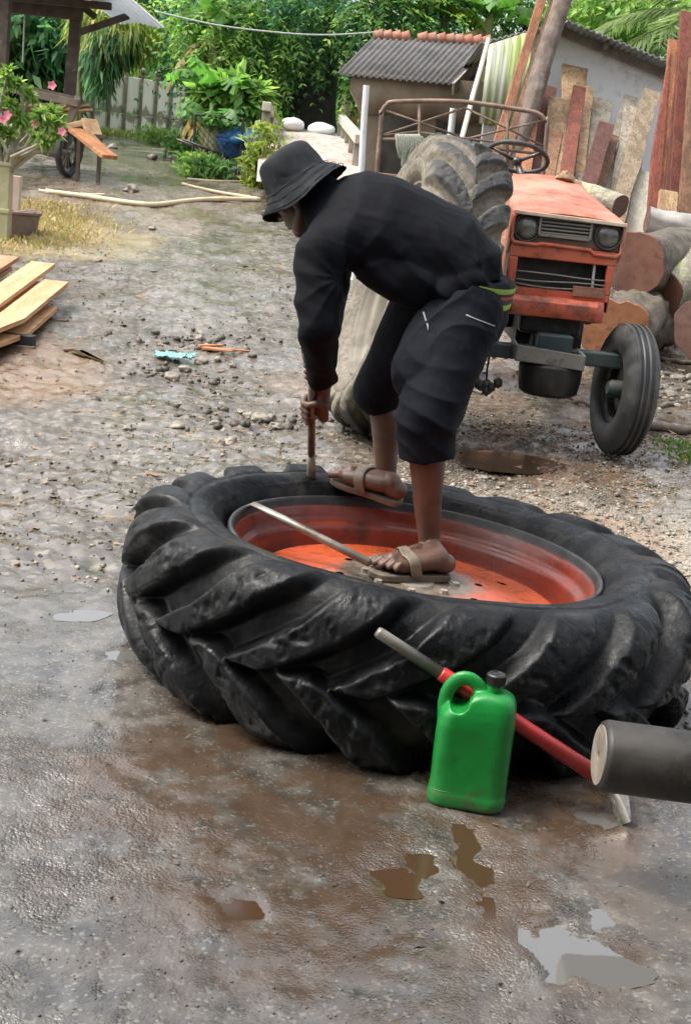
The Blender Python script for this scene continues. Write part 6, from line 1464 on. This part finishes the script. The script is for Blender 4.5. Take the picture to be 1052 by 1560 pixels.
# trees to the right, behind the shed
for k, (px, py, Y, lab, bls, mt, n_, lf) in enumerate([
    (930, 220, 25, 'light green broad leafed tree rising behind the white shed', ((900, 25, 24, .8), (935, 45, 24, .8), (960, 15, 24, .9), (925, 5, 25, .9), (985, 50, 24, .7), (890, -10, 25, 1.0), (1010, 20, 25, .9), (960, 70, 24, .6), (1050, 30, 25, 1.0)), LF_LIGHT, 5200, .17),
    (820, 200, 26, 'sparse tree behind the peak of the shed, sky showing through', ((790, 20, 26, .6), (760, 35, 26, .45), (820, -10, 26, .8), (770, -20, 26, .7), (870, 20, 26, .6)), LF_MID, 1500, .15),
    (690, 200, 30, 'feathery light tree above the ridge of the open store', ((640, 10, 28, .9), (690, 25, 28, .9), (670, -20, 29, 1.2), (730, -20, 29, 1.0), (610, 40, 28, .6)), LF_LIGHT, 1700, .15)]):
    b = gp(px, py, Y); t_ = tree('background_tree', lab, b, 'tree', 'trees behind the yard')
    mid = at(px, 90, Y); trunk(t_, [([b, mid, at(bls[0][0], bls[0][1], Y)], .16, .06)]+[([mid, at(q[0], q[1], q[2])], .07, .025) for q in bls[1:6]])
    broad('crown', rel(t_, [(at(*q[:3]), q[3]) for q in bls]), n_, lf, lf*.42, mt, t_, .2, .35, 40+k)
# palm at the upper right
b = gp(1090, 200, 22); pt = tree('palm_tree', 'palm with arching feather fronds reaching in at the upper right corner', b); hd0 = at(1075, 30, 21)-b
trunk(pt, [([b, b+hd0*.5, b+hd0], .16, .13)]); Vs = []; rg = np.random.default_rng(5)
for k, (yaw, el, L) in enumerate(((3.3, .35, 2.0), (2.95, .75, 2.0), (3.6, .0, 1.9), (4.2, .3, 2.0), (2.4, .5, 2.1), (1.2, .5, 2.2), (0.2, .4, 2.2), (5.2, .5, 2.2), (3.1, -.3, 1.7))):
    d = np.array([math.cos(yaw)*math.cos(el), math.sin(yaw)*math.cos(el), math.sin(el)]); sd_ = np.array([-math.sin(yaw), math.cos(yaw), 0])
    f = np.linspace(.12, 1, 46); base = np.array(hd0)+d*(L*f)[:, None]-np.array([0, 0, 1])*(L*.62*f**2)[:, None]
    for sg in (1, -1):
        dd = unit(sd_*sg*.75+d*.6+np.array([0, 0, -.45])+rg.normal(size=(46, 3))*.08); ss = unit(np.cross(dd, np.array([0, 0, 1.])+rg.normal(size=(46, 3))*.2))
        V, _ = leaf_quads(base, dd, ss, .52*np.sin(PI*np.clip(f*.85+.12, 0, 1))+.08, np.full(46, .045), .25); Vs.append(V)
V = np.concatenate(Vs); link('frond', mesh_np('frond', V, np.arange(len(V)).reshape(-1, 4)), leafmat('palm_leaves', (.09, .16, .05), (.16, .22, .08), .4, .4), pt, False)
# the wood that closes the view
rg = np.random.default_rng(77); bl = []
for k in range(70):
    x = -26+52*k/69; Y = 42+rg.random()*8; h_ = .7+rg.random()*1.3
    if x > 5: h_ -= .3
    for j in range(3): bl.append((V3((x+rg.normal()*.5, Y+rg.normal()*.8, 3.0+h_*(j+.4)/3)), 1.25+rg.random()*.5))
wd_ = broad('far_wood', bl, 42000, .34, .14, LF_LIGHT, None, .2, .3, 78); tag(wd_, 'mass of green wood closing the view behind the yard', None, None, 'stuff')
# low plants by the fence and the rail
grassm = leafmat('grass_blades', (.10, .17, .04), (.17, .22, .06), .4, .5, (.34, .28, .12))
def grass(name, label, spots, n, H, spread, mat, seed, kind='stuff', cat=None):
    rg = np.random.default_rng(seed); k = rg.integers(0, len(spots), n); P0 = np.array([list(s_) for s_ in spots])[k]; P0[:, :2] += rg.normal(size=(n, 2))*spread
    P0[:, 2] = terrain(P0[:, 0], P0[:, 1]); D = unit(np.c_[rg.normal(size=(n, 2))*.45, np.ones(n)]); S = unit(np.c_[rg.normal(size=(n, 2)), np.zeros(n)])
    V, F = leaf_quads(P0, D, S, H*(.5+.8*rg.random(n)), np.full(n, .022), .3); o = link(name, mesh_np(name, V, F), mat, None, False); return tag(o, label, cat, None, kind)
grass('grass', 'grass and weeds along the foot of the fence', [gp(px, 215, 31) for px in range(130, 300, 12)], 1800, .28, .35, grassm, 5)
grass('dry_grass', 'dry straw grass beside the bowl planter', [ground_at(*q) for q in ((60, 330), (85, 345), (40, 355), (100, 360), (70, 372), (30, 375), (20, 345), (110, 338), (50, 318), (85, 318))], 2600, .11, .24, leafmat('straw', (.36, .28, .12), (.46, .37, .18), .3, .7, (.20, .24, .07)), 6)
grass('weeds', 'weeds on the rubble at the right edge', [ground_at(*q) for q in ((1045, 692), (1035, 680), (1048, 700))], 300, .05, .08, grassm, 7)
for k, (px, py, Y, r, H, mt, lab) in enumerate([(300, 252, 20.4, .22, .35, LF_LIGHT, 'low light green fern clump in front of the mesh panel'), (405, 225, 19.8, .22, .9, LF_YEL, 'tall yellow green weed beside the bridge railing'), (392, 238, 19.6, .15, .6, LF_YEL, 'yellow green weed left of the bridge railing foot'), (245, 212, 30, .4, .32, LF_LIGHT, 'weedy green bush at the foot of the fence'), (278, 236, 25, .22, .3, LF_MID, 'small dark bush at the right end of the fence'), (322, 258, 20.3, .2, .3, LF_MID, 'low fern at the foot of the mesh panel')]):
    b = gp(px, py, Y); t_ = thing('weed_clump', lab, 'plant', b, 'weed clumps'); rg = np.random.default_rng(100+k); n = 420
    P0 = np.c_[rg.normal(size=(n, 2))*r*.6, rg.random(n)*H]; D = unit(np.c_[rg.normal(size=(n, 2))*.8, .6+rg.random(n)]); S = unit(np.cross(D, rg.normal(size=(n, 3)))); V, F = leaf_quads(P0, D, S, .22*(.6+.7*rg.random(n)), np.full(n, .05), .35)
    link('foliage', mesh_np('foliage', V, F), mt, t_, False); s = MB()
    for j in range(7): s.tube([V3((rg.normal()*r*.3, rg.normal()*r*.3, 0)), V3((rg.normal()*r*.6, rg.normal()*r*.6, H))], .008, 5)
    s.build('stem', bpy.data.materials['papaya_stem'], t_)
# desert rose at the left edge
b = gp(10, 300, 13.2); b.z = at(10, 250, 13.2).z; dr = thing('desert_rose', 'desert rose bush with pink flowers and twisting pale stems at the left edge', 'plant', b)
dstem = simple('pale_twisting_stem', (.26, .24, .18), (.38, .35, .27), 8, (.7, .9), .3); s = MB(); tips = []; q = random.Random(4)
for px, py in ((10, 118), (30, 128), (45, 150), (-10, 150), (20, 165), (60, 178), (78, 172), (90, 190), (38, 190), (-5, 195), (55, 205), (85, 205), (15, 205), (70, 215), (-30, 140), (30, 212)):
    e = at(px, py, 13.2+q.uniform(-.4, .4))-b; mid = e*.5+V3((q.uniform(-.12, .12), q.uniform(-.1, .1), -.04)); s.tube(smoothp([V3((q.uniform(-.05, .05), 0, -.06)), mid*.6+V3((q.uniform(-.05, .05), 0, .02)), mid, e], 16), [.026*(1-i/24) for i in range(len(smoothp([V3((0, 0, 0)), mid*.6, mid, e], 16)))], 8); tips.append(e)
s.build('stem', dstem, dr, True)
rg = np.random.default_rng(9); Vs = []
for e in tips:
    for sub in range(3):
        c = np.array(e)+rg.normal(size=3)*.045*(sub > 0); n = 26; d = unit(rg.normal(size=(n, 3))+np.array([0, -.2, .5])); S = unit(np.cross(d, rg.normal(size=(n, 3)))); V, _ = leaf_quads(np.repeat(c[None], n, 0), d, S, .12*(.6+.6*rg.random(n)), np.full(n, .035), .15); Vs.append(V)
V = np.concatenate(Vs); link('foliage', mesh_np('foliage', V, np.arange(len(V)).reshape(-1, 4)), leafmat('rosette_leaves', (.13, .25, .05), (.20, .32, .08), .4, .4, (.30, .38, .12)), dr, False)
pinkm = simple('pink_petals', (.68, .16, .24), (.76, .34, .40), 20, (.5, .7), .1)
for px, py in ((12, 175), (95, 200), (72, 208), (55, 188), (6, 182), (80, 130), (64, 212)):
    c = at(px, py, 12.9)-b; s = MB()
    for k in range(5):
        a = 2*PI*k/5; d = V3((math.cos(a)*.9, -.35, math.sin(a)*.9)).normalized(); sd2 = d.cross(V3((0, 1, 0))).normalized(); s.add([c, c+d*.028+sd2*.02, c+d*.052, c+d*.028-sd2*.02], [(0, 1, 2, 3)])
    s.build('flower', pinkm, dr, False, recalc=False)
mossw = simple('mossy_planter_post', (.30, .29, .15), (.42, .38, .23), 6, (.7, .9), .3, None, .005, 0, (.16, .17, .08), 4, (.54, .68))
p0 = gp(4, 338, 13.2); s = MB(); hh = b.z-p0.z; s.beam(V3((0, 0, 0)), V3((0, 0, hh)), .15, .15); s.beam(V3((0, -.005, hh*.40)), V3((0, -.005, hh*.46)), .17, .17); s.beam(V3((0, 0, hh-.02)), V3((0, 0, hh+.02)), .19, .19); o = s.build('planter_stand', mossw, None, False, .01); o.location = p0; tag(o, 'mossy square timber stand carrying the desert rose at the left edge', 'stand')
p0 = gp(22, 300, 13.7); s = MB(); s.beam(V3((0, 0, 0)), V3((.02, 0, .62)), .10, .08); o = s.build('post', simple('pinkish_post', (.40, .32, .26), (.50, .41, .33), 6), None, False, .008); o.location = p0; tag(o, 'pinkish wooden post just behind the mossy stand', 'post')
# bowl planter
p0 = gp(30, 328, 13.6); bowl = thing('bowl_planter', 'brown bowl shaped planter on the ground by the mossy stand', 'planter', p0); cm_ = simple('brown_clay', (.15, .105, .09), (.22, .16, .14), 6, (.6, .85), .3, None, .004, 0, (.30, .27, .22), 4, (.56, .7))
s = MB(); s.lathe([(0, 0), (.11, 0), (.15, .05), (.19, .16), (.205, .25), (.225, .265), (.225, .285), (.20, .285), (.185, .25), (0, .24)], 40); s.build('bowl', cm_, bowl, True, angle=40)
s = MB()
for k in range(6): a = k*1.05; s.beam(V3((math.cos(a)*.05-.1, math.sin(a)*.1, .27)), V3((math.cos(a)*.22, math.sin(a)*.18, .31)), .05, .015)
s.build('dead_frond', simple('pale_pink_husk', (.46, .34, .29), (.56, .44, .37), 8), bowl)

# ================================================================== STONES, GRAVEL, LITTER
stm = NT('yard_stone'); _n = stm.noise(9, 5, .65); _r = stm.rand(); _c = stm.mix(stm.ramp(_n, .3, .7), (.10, .088, .068), (.22, .195, .155)); _c = stm.mix(stm.math('MULTIPLY', _r, .5), _c, (.27, .235, .18)); stonemat = stm.done(_c, .55, stm.bump(_n, .5, .01))
sl = [(195, 657, .045, 'pale stone with a dark side, alone left of the lever'), (270, 655, .06, 'brown broken stone with a reddish chip below it'), (262, 576, .075, 'mossy pale stone lowest of the group by the cyan scrap'), (282, 565, .06, 'brown stone touching the mossy pale one'), (306, 552, .08, 'flat pale stone between cyan scrap and orange bark'), (332, 552, .05, 'dark stone right of the flat pale stone'), (355, 557, .04, 'small grey stone right of the dark one'), (306, 515, .06, 'dark lump highest of the stones on the mud'), (315, 528, .045, 'dark pebble lump just below the highest one'), (352, 673, .05, 'rounded grey green stone nearest the big tyre'), (395, 640, .075, 'large brown stone left of the man\'s fist'), (410, 636, .06, 'dark stone touching the large brown one'), (367, 623, .04, 'white pebble right of the middle of the mud'), (380, 630, .05, 'grey stone beside the white pebble'), (328, 645, .04, 'small dark stone left of the white pebble'), (420, 650, .045, 'small grey stone below the large brown one'), (342, 655, .03, 'little dark stone above the rounded one'), (600, 640, .05, 'wet stone half hidden behind the man\'s shin'), (735, 726, .035, 'white flat pebble on the gravel behind the tyre'), (232, 352, .06, 'dark stone alone far up the yard'), (200, 292, .14, 'white stone by the bamboo pole end'), (265, 243, .16, 'pale boulder at the foot of the banana plants'), (232, 242, .15, 'flat pale boulder left of the banana plants'), (172, 226, .15, 'pale boulder below the fence by the slabs'), (452, 600, .035, 'small stone beside the man\'s hand'), (150, 400, .04, 'small dark stone right of the plank ends'), (1000, 585, .06, 'grey block of rubble right of the front wheel'), (1020, 600, .07, 'pale block of rubble at the right edge'), (1035, 575, .06, 'brown block of rubble by the dark log')]
for k, (px, py, r, lab) in enumerate(sl):
    p = ground_at(px, py); s = MB(); s.rock((0, 0, 0), r*.72, 300+k, 3, .62, .45); o = s.build('stone', stonemat, None, True, angle=50); o.location = (p.x, p.y, gz(p.x, p.y)+r*.22); tag(o, lab, 'stone', 'loose stones on the yard')
def scatter(name, label, n, fn, size, mat, seed, flat=.6, sub=1):
    """countless small chips: one sheet of low rocks"""
    rg = np.random.default_rng(seed); bm = bmesh.new(); bmesh.ops.create_icosphere(bm, subdivisions=sub, radius=1); B = np.array([list(v.co) for v in bm.verts]); F = np.array([[v.index for v in f.verts] for f in bm.faces]); bm.free()
    P = fn(rg, n); n = len(P); P[:, 2] = ground_h(P); r = size[0]+(size[1]-size[0])*rg.random(n)**2.5
    a = rg.random(n)*2*PI; ca, sa = np.cos(a), np.sin(a); sc = .7+.7*rg.random((n, 3)); sc[:, 2] *= flat
    J = 1+.25*rg.normal(size=(n, len(B))); V = B[None]*J[:, :, None]*sc[:, None, :]*r[:, None, None]; V = np.stack([V[..., 0]*ca[:, None]-V[..., 1]*sa[:, None], V[..., 0]*sa[:, None]+V[..., 1]*ca[:, None], V[..., 2]], -1)+(P+np.c_[0*r, 0*r, r*.12])[:, None, :]
    FF = (F[None]+np.arange(n)[:, None, None]*len(B)).reshape(-1, 3); o = link(name, mesh_np(name, V.reshape(-1, 3), FF), mat, None, False); return tag(o, label, None, None, 'stuff')
gvm = NT('gravel_chips'); _g = gvm.node('ShaderNodeNewGeometry').outputs['Random Per Island']; _c = gvm.mix(gvm.ramp(_g, 0, 1), (.10, .086, .065), (.31, .275, .215)); _c = gvm.mix(gvm.ramp(_g, .86, .92), _c, (.17, .085, .05)); gravelmat = gvm.done(_c, .5)
dkm = NT('mud_crumbs'); _g = dkm.node('ShaderNodeNewGeometry').outputs['Random Per Island']; crumbmat = dkm.done(dkm.mix(_g, (.030, .024, .018), (.10, .083, .063)), .6)
def fan(y0, y1, side=None):
    def f(rg, n):
        y = y0*(y1/y0)**rg.random(n); x = (rg.random(n)*2-1)*(.31*y+.15)+.0
        if side == 'r': x = np.where(x < .15*y-.2, np.abs(x)*.6+.25, x)
        P = np.c_[x, y, 0*y]; d = np.hypot(x-CX.x, y-CX.y+.05)
        k = d > .80; k &= vnoise(P, 1.1, 61) > -.35-.3*rg.random(n); return P[k]
    return f
scatter('gravel', 'pale gravel chips spread on the yard', 13000, fan(3.4, 8.5, 'r'), (.004, .014), gravelmat, 1)
scatter('gravel', 'loose chips over the muddy yard', 3000, fan(3.8, 15), (.004, .012), gravelmat, 2)
scatter('mud_crumbs', 'dark crumbs of mud over the yard', 3200, fan(4.2, 14), (.004, .013), crumbmat, 3)
scatter('grit', 'fine grit on the wet slab', 3000, fan(1.55, 3.8), (.001, .0032), crumbmat, 4)
def pile(cx, cy, r):
    def f(rg, n): P = np.c_[rg.normal(size=n)*r*1.5+cx, rg.normal(size=n)*r+cy, np.zeros(n)]; return P
    return f
for k, (px, py, r, n) in enumerate(((310, 520, .18, 90), (400, 640, .22, 110), (275, 570, .13, 50), (1030, 590, .5, 400))):
    p = ground_at(px, py); scatter('rubble', 'heap of small rubble crumbs on the mud', n, pile(p.x, p.y, r), (.01, .035), crumbmat if k < 3 else gravelmat, 20+k, .8)
# leaf and bark litter
rg = np.random.default_rng(31); n = 1500; y = 4.5*(20/4.5)**rg.random(n); x = (rg.random(n)*2-1)*(.30*y+.2); P = np.c_[x, y, 0*y]; P[:, 2] = ground_h(P)+.008; a = rg.random(n)*6.28; D = unit(np.c_[np.cos(a), np.sin(a), .12*rg.normal(size=n)]); S = unit(np.cross(D, np.array([0, 0, 1])+.25*rg.normal(size=(n, 3)))); V, F = leaf_quads(P, D, S, .03+.07*rg.random(n), .012+.02*rg.random(n), .02)
lit = NT('leaf_litter'); _g = lit.node('ShaderNodeNewGeometry').outputs['Random Per Island']; tag(link('leaf_litter', mesh_np('leaf_litter', V, F), lit.done(lit.mix(_g, (.045, .032, .022), (.26, .16, .08)), .7), None, False), 'dead leaves and bark shreds on the yard', None, None, 'stuff')
rg = np.random.default_rng(33); n = 26; y = 1.6+1.5*rg.random(n); x = (rg.random(n)*2-1)*(.28*y); P = np.c_[x, y, 0*y]; P[:, 2] = ground_h(P)+.004; a = rg.random(n)*6.28; D = unit(np.c_[np.cos(a), np.sin(a), .3*rg.random(n)]); S = unit(np.cross(D, np.array([0, 0, 1])+.5*rg.normal(size=(n, 3)))); V, F = leaf_quads(P, D, S, .012+.018*rg.random(n), .005+.008*rg.random(n), .02)
tag(link('leaf_litter', mesh_np('leaf_litter', V, F), crumbmat, None, False), 'black leaf scraps on the wet slab', None, None, 'stuff')
# scraps: cyan cloth, orange bark
p = ground_at(265, 551); s = MB(); cy = simple('cyan_cloth', (.12, .42, .42), (.22, .52, .50), 20, (.7, .9), .3, None, .003, 0, (.16, .22, .20), 14, (.5, .65))
m = 16; vs = []
for i in range(m+1):
    for j in range(m+1):
        u_, v_ = i/m-.5, j/m-.5; vs.append(V3((u_*.26+.04*mnoise.noise(V3((v_*5, 1, 0))), v_*.16+.03*mnoise.noise(V3((u_*6, 4, 0))), .018+.05*abs(mnoise.noise(V3((u_*7, v_*9, 2)))))))
s.add(vs, [(i*(m+1)+j, i*(m+1)+j+1, (i+1)*(m+1)+j+1, (i+1)*(m+1)+j) for i in range(m) for j in range(m)]); o = s.build('cloth_scrap', cy, None, True); mo = o.modifiers.new('t', 'SOLIDIFY'); mo.thickness = .004; o.location = (p.x, p.y, gz(p.x, p.y)); tag(o, 'crumpled cyan cloth scrap among the stones', 'cloth')
p = ground_at(345, 537); ob = simple('orange_bark', (.30, .12, .05), (.40, .19, .09), 8, (.7, .9), .5)
for k, (dx, dy, L, yaw, lab) in enumerate(((0, 0, .34, .1, 'longest splinter of orange bark on the mud'), (-.06, -.06, .24, -.3, 'short splinter of orange bark nearest the camera'), (-.12, .05, .2, .5, 'splinter of orange bark pointing at the cyan scrap'))):
    s = MB(); d = V3((math.cos(yaw), math.sin(yaw), 0)); s.beam(-d*L/2, d*L/2+V3((0, 0, .01)), .06, .022, (0, 0, 1), .02, .012); o = s.build('bark_splinter', ob, None, False, .004); o.location = (p.x+dx, p.y+dy, gz(p.x+dx, p.y+dy)+.02); tag(o, lab, 'bark', 'orange bark splinters')

# ================================================================== THE WORKSHOP ROOF OVER THE PHOTOGRAPHER
ws = thing('workshop', 'open workshop shelter with a low metal roof, standing over the near slab', 'building', (0, -2.5, 0))
s = MB(); sheet(s, (-5.5, -4.5, 3.05), (5.5, -4.5, 3.05), (0, 8.3, -.45), .012, wl_=.3); s.build('roof', zinc, ws, True, angle=50)
for x in (-3.6, 3.6):
    for y in (-3.8, 2.6 if x < 0 else 2.4): s = MB(); g2 = tz(x, y-2.5)-.05; s.beam((x, y, g2), (x, y, 2.9-.055*(y+4)), .12, .12); s.build('post', dkwood, ws)
s = MB(); s.box((0, -4.4, 1.4), (11, .1, 2.9)); s.build('back_wall', simple('workshop_boards', (.10, .085, .07), (.17, .145, .12), 3), ws)
